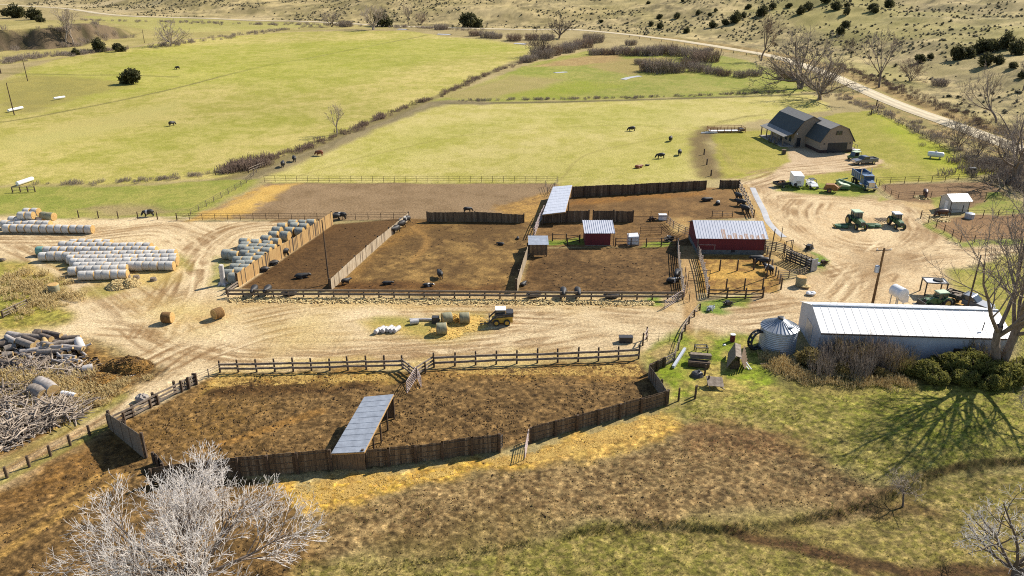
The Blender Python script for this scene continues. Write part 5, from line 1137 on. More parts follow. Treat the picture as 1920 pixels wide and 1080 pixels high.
for a in [
    (333, 130, 'graze', 170, 'black cow grazing alone near the far ditch of the big pasture'), (323, 236, 'graze', 60, 'black cow alone in the middle of the big pasture'),
    (531, 313, 'stand', 100, 'black cow on the farm lane, the one nearest the pens'), (552, 303, 'stand', 110, 'black cow on the farm lane between a black and a red one'),
    (599, 292, 'graze', 160, 'rust red cow grazing beside the farm lane', 'red'), (1184, 246, 'graze', 190, 'black cow grazing highest in the middle pasture'),
    (1257, 265, 'stand', 70, 'black cow standing side on below the highest grazing cow'), (1274, 291, 'stand', 75, 'black cow nearest the brown verge of the lawn'),
    (1238, 297, 'graze', 185, 'black cow grazing broadside in the middle pasture group'), (1197, 315, 'lie', 30, 'rust red cow lying in the middle pasture', 'red'),
    (1213, 311, 'lie', 10, 'small black calf lying beside the rust red cow', 'black', .5), (279, 406, 'graze', 185, 'black cow with white markings grazing by the dark fence posts', 'pied'),
    (628, 414, 'stand', 200, 'black cow at the top end of the golden windbreak, the outer one'), (640, 411, 'stand', 170, 'black cow with a pale face near the top of the golden windbreak', 'pied'),
    (531, 481, 'stand', 215, 'black cow standing tight against the golden windbreak'), (511, 497, 'lie', 215, 'black cow lying against the golden windbreak, uphill one'),
    (492, 509, 'lie', 200, 'black cow lying against the golden windbreak, downhill one'), (566, 521, 'lie', 20, 'black cow lying alone near the tall pole in the dark pen'),
    (742, 437, 'stand', 240, 'black cow standing by the pale windbreak, lowest of three'), (752, 428, 'graze', 230, 'black cow feeding by the pale windbreak between two others'),
    (761, 419, 'stand', 225, 'white marked cow by the upper tip of the pale windbreak', 'pied'), (649, 533, 'stand', 40, 'black calf by the low end of the pale windbreak', 'black', .7),
    (825, 521, 'stand', 110, 'black calf standing alone in the middle of the straw strewn pen', 'black', .85), (726, 533, 'lie', 10, 'black calf lying flat near the feed fence, toward the pale windbreak', 'black', .7),
    (802, 537, 'lie', 10, 'black and white calf lying flat near the feed fence', 'pied', .7), (939, 459, 'lie', 160, 'black calf lying beside the long dark mound in the middle pen', 'black', .6),
    (971, 448, 'lie', 90, 'black calf lying near the shadow of the grey shed windbreak', 'black', .5), (981, 535, 'lie', 60, 'dark calf lying at the foot of the board windbreak', 'black', .7),
    (1261, 529, 'lie', 20, 'black cow lying against the cattle lane fence, front one', 'pied'), (1269, 522, 'stand', 250, 'black cow standing against the cattle lane fence', 'black'),
    (1324, 377, 'lie', 10, 'black cow lying in the open part of the upper pen'), (1346, 383, 'lie', 70, 'black and white cow lying near the red barn roof', 'pied', .9),
    (1384, 374, 'stand', 110, 'black cow by the ditch fence, farthest from the red barn'), (1388, 386, 'stand', 140, 'black cow by the ditch fence, middle of three'), (1396, 398, 'stand', 120, 'black cow by the ditch fence, closest to the red barn'),
    (1419, 494, 'stand', 180, 'black cow in the straw pen, farthest from the rails'), (1431, 498, 'graze', 170, 'black cow feeding in the straw pen beside two others'), (1440, 512, 'stand', 110, 'grey faced cow in the straw pen by the rail posts', 'pied'),
    (877, 398, 'graze', 20, 'black cow behind the free standing dark windbreak', 'black', .8),
    (478, 553, 'stand', 270, 'black cow eating at the end of the feed fence, nearest the stump'), (503, 553, 'stand', 265, 'second black cow along the feed fence from the stump'),
    (1003, 556, 'lie', 200, 'black cow lying behind the feed fence below the grey shed'), (1056, 557, 'stand', 268, 'black cow with its head through the feed fence below the red shed'),
    (1083, 557, 'stand', 275, 'black cow at the feed fence next to the one below the red shed'), (1148, 558, 'lie', 190, 'black cow lying at the feed fence toward the cattle lane'), (545, 553, 'lie', 200, 'black cow lying behind the feed fence in the darkest pen')]: cow(*a)
cow(1734, 369, 'graze', 250, 'bay horse eating hay in the upper paddock', 'bay', 1.12, 'horse'); cow(1765, 407, 'graze', 185, 'bay horse feeding in the lower paddock beside the beige shed', 'bay', 1.12, 'horse')
heap('loose_hay', None, 1728, 371, 1.5, .35, M['straw_pale'], 250, .2); heap('loose_hay', None, 1762, 411, 1.8, .3, M['straw_pale'], 250, .2)
# ================================================================== vehicles and farm machines
def paint(name, c, rough=.3, metal=0.0): return mat(name, c+(1,), tuple(v*.62+w*.22 for v, w in zip(c, (.42, .33, .22)))+(1,), 1.6, rough+.12, metal=metal, spec=.5)
M['blue'] = paint('blue_paint', (.035, .12, .25)); M['green'] = paint('green_paint', (.03, .13, .04), .4); M['pale_green'] = paint('faded_green_paint', (.42, .55, .36), .5)
M['yellow'] = paint('yellow_paint', (.6, .36, .02), .4); M['gunmetal'] = paint('gunmetal_paint', (.16, .18, .21), .25, .4); M['chrome'] = mat('chrome', (.7, .7, .72, 1), (.6, .6, .62, 1), 1, .2, metal=.9)
M['steel_blue'] = paint('steel_blue_paint', (.1, .13, .18), .25, .3); M['orange_rust'] = mat('orange_rust', (.34, .16, .05, 1), (.2, .09, .03, 1), 3, .8); M['rim_yellow'] = paint('rim_yellow', (.62, .45, .1), .5)
M['lamp'] = mat('lamp_lens', (.7, .7, .66, 1), (.6, .6, .56, 1), 1, .2); M['red_lens'] = mat('red_lens', (.3, .02, .02, 1), (.2, .02, .02, 1), 1, .3)
def wheel(o, x, y, r, w, rim='chrome', name='wheel'):
    t = MB(); k = 20; prof = [(-w/2, r*.62), (-w/2, r*.93), (-w*.3, r), (w*.3, r), (w/2, r*.93), (w/2, r*.62)]
    V = [(r_*math.cos(2*math.pi*j/k), yy, r_*math.sin(2*math.pi*j/k)) for yy, r_ in prof for j in range(k)]
    t.add(V, [(i*k+j, i*k+(j+1) % k, (i+1)*k+(j+1) % k, (i+1)*k+j) for i in range(len(prof)-1) for j in range(k)])
    if r > .5:
        for j in range(k):
            a = 2*math.pi*j/k; t.box((r*1.0*math.cos(a), 0, r*1.0*math.sin(a)), (.05, w*.9, .05))
    wo_ = t.build(name, M['black_rubber'], o, smooth=r <= .5); wo_.location = (x, y, r)
    c = MB(); c.tube([(0, -w*.42, 0), (0, w*.42, 0)], r*.62, 14); c.tube([(0, -w*.5, 0), (0, w*.5, 0)], r*.2, 8); c.build('rim', M[rim], wo_)
    return wo_
def part(o, name, m, f, **k):
    b = MB(); f(b); return b.build(name, M[m] if isinstance(m, str) else m, o, **k)
def pickup(px, py, deg, label, col, flatbed=False, cargo=False):
    o = thing('pickup_truck', label, 'pickup', at(px, py), math.radians(deg)); w = .95
    part(o, 'body', col, lambda b: (b.prism([(-2.9, .5), (2.75, .5), (2.85, .75), (2.8, 1.02), (1.2, 1.18), (-2.9, 1.12)] if not flatbed else [(-.6, .5), (2.75, .5), (2.85, .75), (2.8, 1.02), (1.2, 1.18), (-.6, 1.15)], -w, w)))
    part(o, 'cab', col, lambda b: b.prism([(-.75, 1.1), (1.25, 1.14), (.55, 1.78), (.4, 1.84), (-.5, 1.84), (-.68, 1.76)], -w*.88, w*.88))
    part(o, 'windshield', 'glass', lambda b: b.prism([(1.2, 1.22), (1.25, 1.2), (.64, 1.74), (.58, 1.74)], -w*.8, w*.8))
    part(o, 'rear_window', 'glass', lambda b: b.prism([(-.72, 1.25), (-.78, 1.25), (-.72, 1.7), (-.66, 1.7)], -w*.7, w*.7))
    for s in (-1, 1):
        for x0, x1 in ((-.6, .05), (.12, .72)): part(o, 'side_window', 'glass', lambda b: b.prism([(x0, 1.22), (x1+.22*(x1 > .5), 1.22), (x1-.16*(x1 > .5), 1.7), (x0, 1.7)], s*w*.87, s*w*.9))
        part(o, 'headlight', 'lamp', lambda b: b.box((2.82, s*.7, .86), (.06, .34, .18))); part(o, 'mirror', 'black_steel', lambda b: b.box((.9, s*1.05, 1.3), (.12, .18, .2)))
    part(o, 'grille', 'chrome', lambda b: b.box((2.84, 0, .84), (.05, 1.0, .3))); part(o, 'bumper', 'chrome', lambda b: (b.box((2.92, 0, .58), (.14, 1.86, .18)), b.box((-2.96, 0, .58), (.12, 1.8, .16))))
    if flatbed:
        part(o, 'flatbed', 'black_steel', lambda b: (b.box((-1.85, 0, 1.02), (2.5, 2.1, .1)), b.box((-.68, 0, 1.5), (.08, 1.9, .8)), b.box((-1.85, .98, 1.25), (2.4, .06, .4)), b.box((-1.85, -.98, 1.25), (2.4, .06, .4)), b.box((-3.08, 0, 1.25), (.06, 2, .4))))
        part(o, 'cargo', 'grey_wood', lambda b: [b.box((rnd.uniform(-2.8, -1), rnd.uniform(-.7, .7), 1.25), (rnd.uniform(.4, .9), rnd.uniform(.3, .6), rnd.uniform(.3, .5)), rnd.uniform(0, 2)) for _ in range(6)])
    else:
        part(o, 'bed_floor', 'black_steel', lambda b: b.box((-1.85, 0, 1.14), (1.9, 1.55, .03)))
        part(o, 'bed_side', col, lambda b: (b.box((-1.85, .89, 1.24), (2.1, .12, .24)), b.box((-1.85, -.89, 1.24), (2.1, .12, .24)), b.box((-2.86, 0, 1.24), (.1, 1.7, .24))))
    for x in (1.8, -1.75):
        for s in (-1, 1): wheel(o, x, s*.88, .42, .28)
    return o
pickup(1620, 307, 193, 'gunmetal grey pickup parked on the gravel beside the garage', 'gunmetal')
pickup(1815, 575, -52, 'dark flatbed pickup loaded with junk behind the long white barn', 'steel_blue', True)
def suv(px, py, deg):
    o = thing('utility_vehicle', 'dark green small utility vehicle parked behind the grey pickup', 'utility vehicle', at(px, py), math.radians(deg))
    part(o, 'body', 'green', lambda b: b.prism([(-1.5, .45), (1.5, .45), (1.55, .85), (.8, 1.0), (-1.5, .98)], -.8, .8)); part(o, 'roof', 'pale_green', lambda b: b.box((-.25, 0, 1.85), (1.7, 1.5, .07)))
    part(o, 'windshield', 'glass', lambda b: b.prism([(.82, 1.0), (.88, 1.0), (.6, 1.8), (.54, 1.8)], -.7, .7))
    part(o, 'roll_cage', 'black_steel', lambda b: [b.tube([(x, s*.7, .98), (x-.1, s*.7, 1.83)], .04, 5) for x in (.75, -.2, -1.0) for s in (-1, 1)]); part(o, 'seat', 'black_rubber', lambda b: (b.box((-.3, 0, 1.05), (.5, 1.3, .2)), b.box((-.55, 0, 1.35), (.14, 1.3, .5))))
    for x in (1.0, -1.0):
        for s in (-1, 1): wheel(o, x, s*.72, .36, .26)
suv(1602, 299, 200)
def dump_truck(px, py, deg):
    o = thing('dump_truck', 'blue dump truck with a chrome grille parked beside the green mower', 'dump truck', at(px, py), math.radians(deg))
    part(o, 'chassis', 'black_steel', lambda b: (b.box((-.3, .4, .85), (7.4, .14, .28)), b.box((-.3, -.4, .85), (7.4, .14, .28)), b.box((-.3, 0, .85), (7.2, .7, .12))))
    part(o, 'hood', 'blue', lambda b: b.prism([(1.75, 1.0), (3.5, 1.0), (3.5, 1.72), (1.75, 2.0)], -.68, .68))
    [part(o, 'fender', 'blue', lambda b: b.tube([(2.9+.62*math.cos(a), s*.95, .55+.62*math.sin(a)) for a in (.1, .6, 1.1, 1.6, 2.1, 2.6, 3.05)], .12, 6)) for s in (-1, 1)]
    part(o, 'cab', 'blue', lambda b: b.prism([(.15, .95), (1.85, .95), (1.85, 2.0), (1.55, 2.72), (.15, 2.78)], -1.05, 1.05))
    part(o, 'windshield', 'glass', lambda b: b.prism([(1.84, 2.06), (1.9, 2.06), (1.63, 2.66), (1.57, 2.66)], -.9, .9))
    for s in (-1, 1):
        part(o, 'side_window', 'glass', lambda b: b.prism([(.5, 2.0), (1.6, 2.0), (1.4, 2.6), (.5, 2.6)], s*1.04, s*1.07)); part(o, 'headlight', 'lamp', lambda b: b.box((3.45, s*.9, 1.15), (.16, .3, .24)))
        part(o, 'exhaust_stack', 'chrome', lambda b: b.tube([(-.02, s*.98, 1.0), (-.02, s*.98, 3.6), (-.14, s*.98, 3.75)], .1, 8)); part(o, 'fuel_tank', 'chrome', lambda b: b.tube([(.2, s*1.0, .72), (1.5, s*1.0, .72)], .28, 12))
    part(o, 'grille', 'chrome', lambda b: b.box((3.53, 0, 1.32), (.08, 1.2, .9))); part(o, 'bumper', 'chrome', lambda b: b.box((3.7, 0, .68), (.2, 2.3, .32))); part(o, 'visor', 'chrome', lambda b: b.box((1.75, 0, 2.72), (.25, 1.9, .05)))
    def bed(b):
        b.box((-2.25, 0, 1.3), (4.2, 2.3, .1))
        for s in (-1, 1):
            b.box((-2.25, s*1.17, 2.0), (4.3, .09, 1.4))
            for i in range(5): b.box((-4.2+i*.97, s*1.24, 2.0), (.1, .06, 1.36))
            b.box((-2.25, s*1.2, 2.72), (4.36, .14, .1))
        b.box((-.14, 0, 2.15), (.09, 2.3, 1.7)); b.box((-4.38, 0, 1.95), (.09, 2.3, 1.3))
    part(o, 'dump_bed', 'blue', bed); part(o, 'bed_liner', 'black_steel', lambda b: b.box((-2.25, 0, 1.38), (4.0, 2.2, .04)))
    for x, d in ((2.9, 0), (-2.2, 1), (-3.5, 1)):
        for s in (-1, 1): wheel(o, x, s*.95, .53, .3+.2*d)
dump_truck(1620, 350, -92)
def tractor(px, py, deg, label, roof='pale_green', sc=1.0, dual=False):
    o = thing('farm_tractor', label, 'tractor', at(px, py), math.radians(deg)); o.scale = (sc,)*3
    part(o, 'hood', 'green', lambda b: b.prism([(.5, .85), (2.5, .85), (2.55, 1.45), (2.4, 1.6), (.5, 1.7)], -.42, .42)); part(o, 'grille', 'black_steel', lambda b: b.box((2.56, 0, 1.15), (.06, .7, .55)))
    part(o, 'chassis', 'green', lambda b: (b.box((.2, 0, .75), (3.6, .5, .4)), b.box((2.0, 0, .5), (.3, 1.5, .2)), b.box((-1.0, 0, .85), (.5, 1.5, .4))))
    part(o, 'cab_frame', 'green', lambda b: [b.beam((x, s*.68, 1.2), (x*.92, s*.62, 2.62), .08, .08) for x in (.55, -.35, -1.2) for s in (-1, 1)]+[b.box((-.35, 0, 1.25), (1.8, 1.5, .5))])
    part(o, 'cab_glass', 'glass', lambda b: b.box((-.35, 0, 2.05), (1.66, 1.28, 1.1), taper=(.93, .93))); part(o, 'cab_roof', roof, lambda b: (b.box((-.35, 0, 2.7), (2.0, 1.6, .16), taper=(.92, .9))))
    part(o, 'exhaust_stack', 'black_steel', lambda b: b.tube([(1.1, .3, 1.6), (1.1, .3, 2.7)], .05, 6)); [part(o, 'fender', 'green', lambda b: b.tube([(-1.0+.92*math.cos(a), s*.95, .85+.92*math.sin(a)) for a in (.5, .9, 1.3, 1.7, 2.1, 2.5)], .15, 6)) for s in (-1, 1)]
    for s in (-1, 1):
        wheel(o, -1.0, s*.98, .85, .45, 'rim_yellow'); wheel(o, 2.0, s*.85, .52, .3, 'rim_yellow'); part(o, 'headlight', 'lamp', lambda b: b.box((2.5, s*.3, 1.5), (.1, .16, .12)))
    return o
t1 = tractor(1604, 424, -88, 'green tractor with a wide cab and side mowers in the gravel yard', sc=.98)
def mower_arm(b, s):
    b.beam((.4, s*.9, .6), (.4, s*3.4, .55), .25, .16); b.beam((.9, s*1.0, .5), (.9, s*3.4, .45), .12, .12)
for s in (-1, 1):
    part(t1, 'mower_arm', 'green', lambda b: mower_arm(b, s)); part(t1, 'mower_deck', 'green', lambda b: (b.tube([(.65, s*2.4, .2), (.65, s*2.4, .5)], [.85, .7], 14), b.tube([(.65, s*3.5, .25), (.65, s*3.5, .55)], [.8, .6], 14)))
    part(t1, 'crop_guard', 'rim_yellow', lambda b: [b.beam((.2+i*.25, s*4.1, .15), (.3+i*.25, s*4.5, .7), .04, .04) for i in range(5)])
tractor(1679, 424, -92, 'green tractor with a pale roof and fork attachment, beside the mower tractor', 'white_metal', .86)
b = MB()
for i in range(7): b.beam((-1.0, -.9+i*.3, .25), (1.0, -.9+i*.3, .25), .05, .06)
for x in (-1, 0, 1): b.beam((x, -1, .2), (x, 1, .2), .08, .08)
o = b.build('drag_harrow', M['black_steel']); o.location = at(1655, 414); o.rotation_euler = (0, 0, .1); tag(o, 'flat iron drag harrow lying beside the pale roofed tractor', 'harrow')
t3 = tractor(1757, 574, 190, 'green loader tractor holding a raised frame behind the white barn', 'pale_green', .78)
part(t3, 'loader_arm', 'green', lambda b: [b.tube([(.4, s*.62, 1.6), (1.6, s*.62, 1.9), (3.0, s*.62, 1.0)], .1, 6) for s in (-1, 1)])
part(t3, 'bucket', 'black_steel', lambda b: b.prism([(3.0, .4), (3.1, 1.2), (3.2, 1.2), (3.3, .45), (4.1, .4), (4.1, .32), (3.0, .32)], -1.1, 1.1))
def plat():
    o = thing('steel_rack', 'dark steel platform rack with a white drum top beside the loader tractor', 'rack', at(1748, 551), -.15)
    part(o, 'deck_frame', 'black_steel', lambda b: (b.box((0, 1, 2.0), (2.9, .14, .14)), b.box((0, -1, 2.0), (2.9, .14, .14)), b.box((1.4, 0, 2.0), (.14, 2.1, .14)), b.box((-1.4, 0, 2.0), (.14, 2.1, .14))))
    part(o, 'deck', 'white_metal', lambda b: b.box((0, 0, 1.98), (2.66, 1.86, .05))); part(o, 'tub', 'black_rubber', lambda b: b.tube([(.4, .1, 2.0), (.4, .1, 2.2)], [.7, .6], 16))
    for x in (-1.35, 1.35):
        for y in (-.95, .95): part(o, 'leg', 'black_steel', lambda b: b.box((x, y, .95), (.14, .14, 1.95)))
    part(o, 'foot_bar', 'black_steel', lambda b: (b.box((0, -.95, .2), (2.7, .12, .14))))
plat()
def skid():
    o = thing('skid_steer', 'yellow and black skid steer with raised forks in the dirt yard', 'skid steer', at(939, 606), math.radians(183))
    part(o, 'body', 'yellow', lambda b: b.prism([(-1.5, .35), (1.0, .35), (1.15, .8), (.3, 1.0), (-1.5, 1.15)], -.62, .62)); part(o, 'cab', 'black_steel', lambda b: [b.beam((x, s*.56, .95), (x2, s*.54, 2.05), .09, .09) for x, x2 in ((.75, .6), (-.55, -.55)) for s in (-1, 1)])
    part(o, 'cab_glass', 'glass', lambda b: b.box((.05, 0, 1.5), (1.15, 1.0, 1.0), taper=(.95, .95))); part(o, 'cab_roof', 'white_metal', lambda b: b.box((.02, 0, 2.1), (1.35, 1.24, .1))); part(o, 'engine_cover', 'black_steel', lambda b: b.box((-1.15, 0, 1.4), (.9, 1.2, .6)))
    for s in (-1, 1):
        part(o, 'loader_arm', 'black_steel', lambda b: b.tube([(-1.4, s*.78, 1.6), (.5, s*.78, 1.5), (1.5, s*.72, .55)], .1, 6)); part(o, 'fork', 'black_steel', lambda b: (b.box((2.1, s*.35, .2), (1.2, .12, .06)), b.beam((1.5, s*.35, .2), (1.5, s*.35, 1.3), .1, .08)))
        wheel(o, .6, s*.8, .42, .3, 'yellow'); wheel(o, -.75, s*.8, .42, .3, 'yellow')
    part(o, 'fork_carriage', 'black_steel', lambda b: (b.box((1.46, 0, .5), (.08, 1.3, .12)), b.box((1.46, 0, 1.1), (.08, 1.3, .1))))
skid()
def trailer():
    o = thing('cargo_trailer', 'white enclosed cargo trailer parked on the grass strip', 'trailer', at(1492, 349), math.radians(-98))
    part(o, 'box', 'white_metal', lambda b: b.prism([(-2.0, .5), (1.9, .5), (2.1, .9), (1.95, 2.5), (-2.0, 2.55)], -1.02, 1.02)); part(o, 'roof', 'white_metal', lambda b: b.box((-.03, 0, 2.58), (3.96, 2.1, .06)))
    part(o, 'door', 'galv', lambda b: b.box((2.06, 0, 1.3), (.05, .9, .7))); part(o, 'hitch', 'black_steel', lambda b: (b.beam((1.9, .6, .5), (3.1, 0, .5), .08, .1), b.beam((1.9, -.6, .5), (3.1, 0, .5), .08, .1)))
    part(o, 'spare_tyre', 'black_rubber', lambda b: b.tube([(2.05, -.55, .9), (2.2, -.55, .9)], .32, 14))
    for s in (-1, 1): wheel(o, -.3, s*1.08, .36, .22)
trailer()
def utility_trailer():
    o = thing('utility_trailer', 'low black open trailer full of scrap beside the white cargo trailer', 'trailer', at(1464, 350), math.radians(20))
    part(o, 'bed', 'black_steel', lambda b: (b.box((0, 0, .6), (2.9, 1.7, .1)), b.box((0, .85, .85), (2.9, .06, .45)), b.box((0, -.85, .85), (2.9, .06, .45)), b.box((-1.45, 0, .85), (.06, 1.7, .45)), b.beam((1.4, 0, .6), (2.6, 0, .55), .1, .1)))
    part(o, 'scrap', 'orange_rust', lambda b: [b.box((rnd.uniform(-1.1, 1.1), rnd.uniform(-.6, .6), .85), (rnd.uniform(.3, .7), rnd.uniform(.2, .4), .3), rnd.uniform(0, 3)) for _ in range(7)])
    for s in (-1, 1): wheel(o, -.1, s*.95, .34, .2)
utility_trailer()
def white_machine():
    o = thing('off_road_buggy', 'white and black off road buggy beside the cargo trailer', 'buggy', at(1522, 352), math.radians(-88))
    part(o, 'body', 'white_metal', lambda b: b.prism([(-1.5, .5), (1.3, .45), (1.5, .7), (.7, 1.1), (-1.5, 1.1)], -.7, .7)); part(o, 'roll_cage', 'black_steel', lambda b: [b.tube([(.6, s*.6, 1.05), (.3, s*.55, 1.75), (-1.1, s*.55, 1.75), (-1.4, s*.6, 1.05)], .05, 5) for s in (-1, 1)])
    part(o, 'roof', 'black_steel', lambda b: b.box((-.45, 0, 1.78), (1.3, 1.1, .06))); part(o, 'rear_rack', 'white_metal', lambda b: [b.beam((-1.9+i*.2, -.7, 1.2), (-1.9+i*.2, .7, 1.2), .06, .06) for i in range(4)]+[b.beam((-2, s*.7, 1.2), (-1.2, s*.7, 1.2), .06, .06) for s in (-1, 1)])
    for x in (.95, -1.0):
        for s in (-1, 1): wheel(o, x, s*.72, .36, .3)
white_machine()
def rusty_machine():
    o = thing('old_baler', 'rusty orange old farm implement on the grass beside the green mower', 'farm implement', at(1556, 360), math.radians(-20))
    part(o, 'body', 'orange_rust', lambda b: (b.prism([(-1.3, .5), (1.3, .5), (1.5, 1.1), (.6, 1.7), (-.9, 1.6)], -.6, .6))); part(o, 'reel', 'orange_rust', lambda b: [b.tube([(1.2, -.9, .7+.1*i), (1.5+.15*i, .9, .5+.2*i)], .05, 5) for i in range(5)])
    part(o, 'drawbar', 'black_steel', lambda b: b.beam((-1.2, 0, .5), (-2.8, .3, .4), .12, .12))
    part(o, 'shield', 'yellow', lambda b: b.prism([(.9, 1.0), (1.7, .6), (1.8, 1.0), (1.1, 1.5)], .62, .72))
    for s in (-1, 1): wheel(o, -.2, s*.85, .45, .22, 'orange_rust')
rusty_machine()
def green_mower():
    o = thing('green_mower', 'large pale topped green mower conditioner beside the blue dump truck', 'mower', at(1580, 352), math.radians(-8))
    part(o, 'deck', 'pale_green', lambda b: b.prism([(-1.1, .75), (.9, .75), (.95, .95), (-1.0, 1.3)], -1.9, 1.3)); part(o, 'skirt', 'green', lambda b: (b.box((-.1, -.3, .5), (2.0, 3.2, .55)), b.beam((-1.15, -1.9, 1.2), (-1.15, 1.3, 1.2), .2, .3)))
    part(o, 'tongue', 'green', lambda b: (b.beam((-.8, 1.0, 1.5), (3.2, -1.6, .7), .3, .3), b.beam((-1.2, .4, 1.4), (1.2, 1.8, 1.6), .2, .2), b.beam((3.2, -1.6, .7), (4.1, -2.2, .5), .16, .16)))
    part(o, 'hatch', 'glass', lambda b: b.box((-.1, -.2, 1.12), (.7, .5, .1)))
    for s in (-1.5, 1.2): wheel(o, -.9, s, .42, .3, 'rim_yellow')
green_mower()
def feeder_rack():
    o = thing('hay_feeder', 'long rusty railed feeder rack with a white floor at the lawn edge', 'feeder', at(1361, 247), math.radians(4)); Ln, W = 9.6, 3.0
    part(o, 'floor', 'white_metal', lambda b: b.box((0, 0, .35), (Ln-.4, W-.6, .12)))
    for z in (.5, .9, 1.3): part(o, 'rail', 'orange_rust', lambda b: (b.beam((-Ln/2, -W/2, z), (Ln/2, -W/2, z), .09, .09), b.beam((-Ln/2, W/2, z), (Ln/2, W/2, z), .09, .09), b.beam((-Ln/2, -W/2, z), (-Ln/2, W/2, z), .09, .09), b.beam((Ln/2, -W/2, z), (Ln/2, W/2, z), .09, .09)))
    for i in range(6):
        for s in (-1, 1): part(o, 'post', 'orange_rust', lambda b: b.box((-Ln/2+Ln*i/5, s*W/2, .7), (.12, .12, 1.4)))
    part(o, 'end_box', 'black_steel', lambda b: b.box((Ln/2-.6, 0, .6), (1.0, W-.3, .5)))
feeder_rack()
def propane():
    o = thing('propane_tank', 'white horizontal propane tank on the bright lawn', 'gas tank', at(1753, 297), math.radians(-28))
    part(o, 'tank', 'white_metal', lambda b: b.tube([(-1.75, 0, .95), (-1.65, 0, .95), (-1.4, 0, .95), (1.4, 0, .95), (1.65, 0, .95), (1.75, 0, .95)], [.2, .48, .62, .62, .48, .2], 18), smooth=True)
    part(o, 'valve_dome', 'galv', lambda b: b.tube([(0, 0, 1.5), (0, 0, 1.72), (0, 0, 1.78)], [.2, .2, .1], 10))
    for x in (-1, 1): part(o, 'leg', 'concrete', lambda b: b.box((x, 0, .2), (.25, 1.0, .42)))
propane()
def drum_tank():
    o = thing('white_storage_tank', 'white round topped tank standing behind the long white barn', 'tank', at(1679, 577), .3)
    part(o, 'tank', 'white_metal', lambda b: b.tube([(0, 1.0, 2.3), (0, .9, 2.3), (0, -.9, 2.3), (0, -1.0, 2.3)], [.6, .82, .82, .6], 20), smooth=True)
    for x in (-.5, .5):
        for y in (-.6, .6): part(o, 'leg', 'galv', lambda b: b.box((x, y, .8), (.1, .1, 1.7)))
    part(o, 'chute', 'white_metal', lambda b: b.box((.5, -.5, 1.6), (.8, .9, 1.0)))
drum_tank()
def loading_box():
    o = thing('calf_creep_box', 'small white metal box with tall corner posts beside the red shed', 'box feeder', at(1186, 458), .02)
    part(o, 'panel', 'white_metal', lambda b: [b.beam((-.85, -.6, .2+i*.28), (.85, -.6, .22+i*.28), .06, .27) for i in range(5)]+[b.quad((-.85, -.6, 1.5), (.85, -.6, 1.55), (.85, .6, 1.8), (-.85, .6, 1.7), t=.05)])
    for x in (-.9, .9): part(o, 'post', 'white_pipe', lambda b: b.box((x, -.6, 1.05), (.1, .1, 2.1)))
    part(o, 'side', 'white_metal', lambda b: (b.box((.86, 0, .8), (.05, 1.1, 1.4)), b.box((-.86, 0, .8), (.05, 1.1, 1.4))))
loading_box()
def chute(px, py, deg):
    o = thing('cattle_chute', 'dark steel cattle chute with a tall gate frame at the curved pen', 'cattle chute', at(px, py), math.radians(deg))
    for s in (-1, 1): part(o, 'side_panel', 'black_steel', lambda b: [b.box((0, s*.5, .35+i*.4), (5.0, .05, .24)) for i in range(4)]+[b.box((-2.4+i*.96, s*.54, .9), (.1, .08, 1.9)) for i in range(6)])
    part(o, 'top_beam', 'rail_wood', lambda b: b.box((0, .52, 1.9), (5.2, .16, .14))); part(o, 'head_gate', 'galv', lambda b: (b.box((-2.6, 0, 1.0), (.1, 1.2, 1.9)), b.box((-2.2, -.9, 1.0), (.9, .6, .3))))
    part(o, 'white_tub', 'white_metal', lambda b: b.tube([(-.6, -1.1, .2), (-.6, -1.1, .9)], [.4, .45], 12))
    part(o, 'gate_frame', 'pipe', lambda b: [b.tube([(2.6, s*.75, 0), (2.6, s*.75, 3.2)], .06, 6) for s in (-1, 1)]+[b.tube([(2.6, -.75, 3.2), (2.6, .75, 3.2)], .06, 6)]+[b.tube([(2.9, s*.75, 0), (2.9, s*.75, 3.0)], .05, 6) for s in (-1, 1)])
    return o
chute(1500, 498, 118)
def scrap(px, py, label, n=10, m='black_steel', s=1.0, name='scrap_machine'):
    o = thing(name, label, 'machinery', at(px, py), rnd.uniform(0, 1)); r2 = random.Random(int(px))
    part(o, 'frame', m, lambda b: (b.beam((-1*s, 0, .3), (1*s, .2, .35), .16, .16), [b.beam((r2.uniform(-1, 1)*s, r2.uniform(-.7, .7)*s, .1), (r2.uniform(-1, 1)*s, r2.uniform(-.7, .7)*s, r2.uniform(.3, 1.1)*s), .09, .09) for _ in range(n)]))
    part(o, 'housing', m, lambda b: b.prism([(-.5*s, .2), (.5*s, .2), (.6*s, .6*s), (.1*s, .95*s), (-.5*s, .8*s)], -.35*s, .35*s))
    return o
scrap(1517, 468, 'tangled black scrap machine behind the cattle chute', 12); scrap(1544, 496, 'small dark scrap machine alone on the grass past the chute', 8, 'dark_wood', .8)
scrap(1365, 573, 'dark broken cart on the green strip below the plank fence', 9, 'black_steel', .8)
scrap(1256, 452, 'dark water trough frame by the cattle lane', 8, 'black_steel', 1.0, 'trough_frame'); scrap(1222, 414, 'rusted feeder by the sorting fence', 8, 'pipe', .8)
scrap(1332, 582, 'heap of pale and black junk on the green strip', 6, 'galv', .7)
for px, py, c, lb in ((1242, 412, 'white_metal', 'white plastic crate beside the rusted feeder'), (1822, 323, 'black_steel', 'black garden crate on the lawn edge')):
    b = MB(); b.box((0, 0, .5), (1.4, .9, .9), taper=(.95, .95)); b.box((0, 0, .99), (1.46, .96, .08)); b.box((0, -.46, .5), (.5, .05, .3)); o = b.build('crate', M[c]); o.location = at(px, py); tag(o, lb, 'crate')
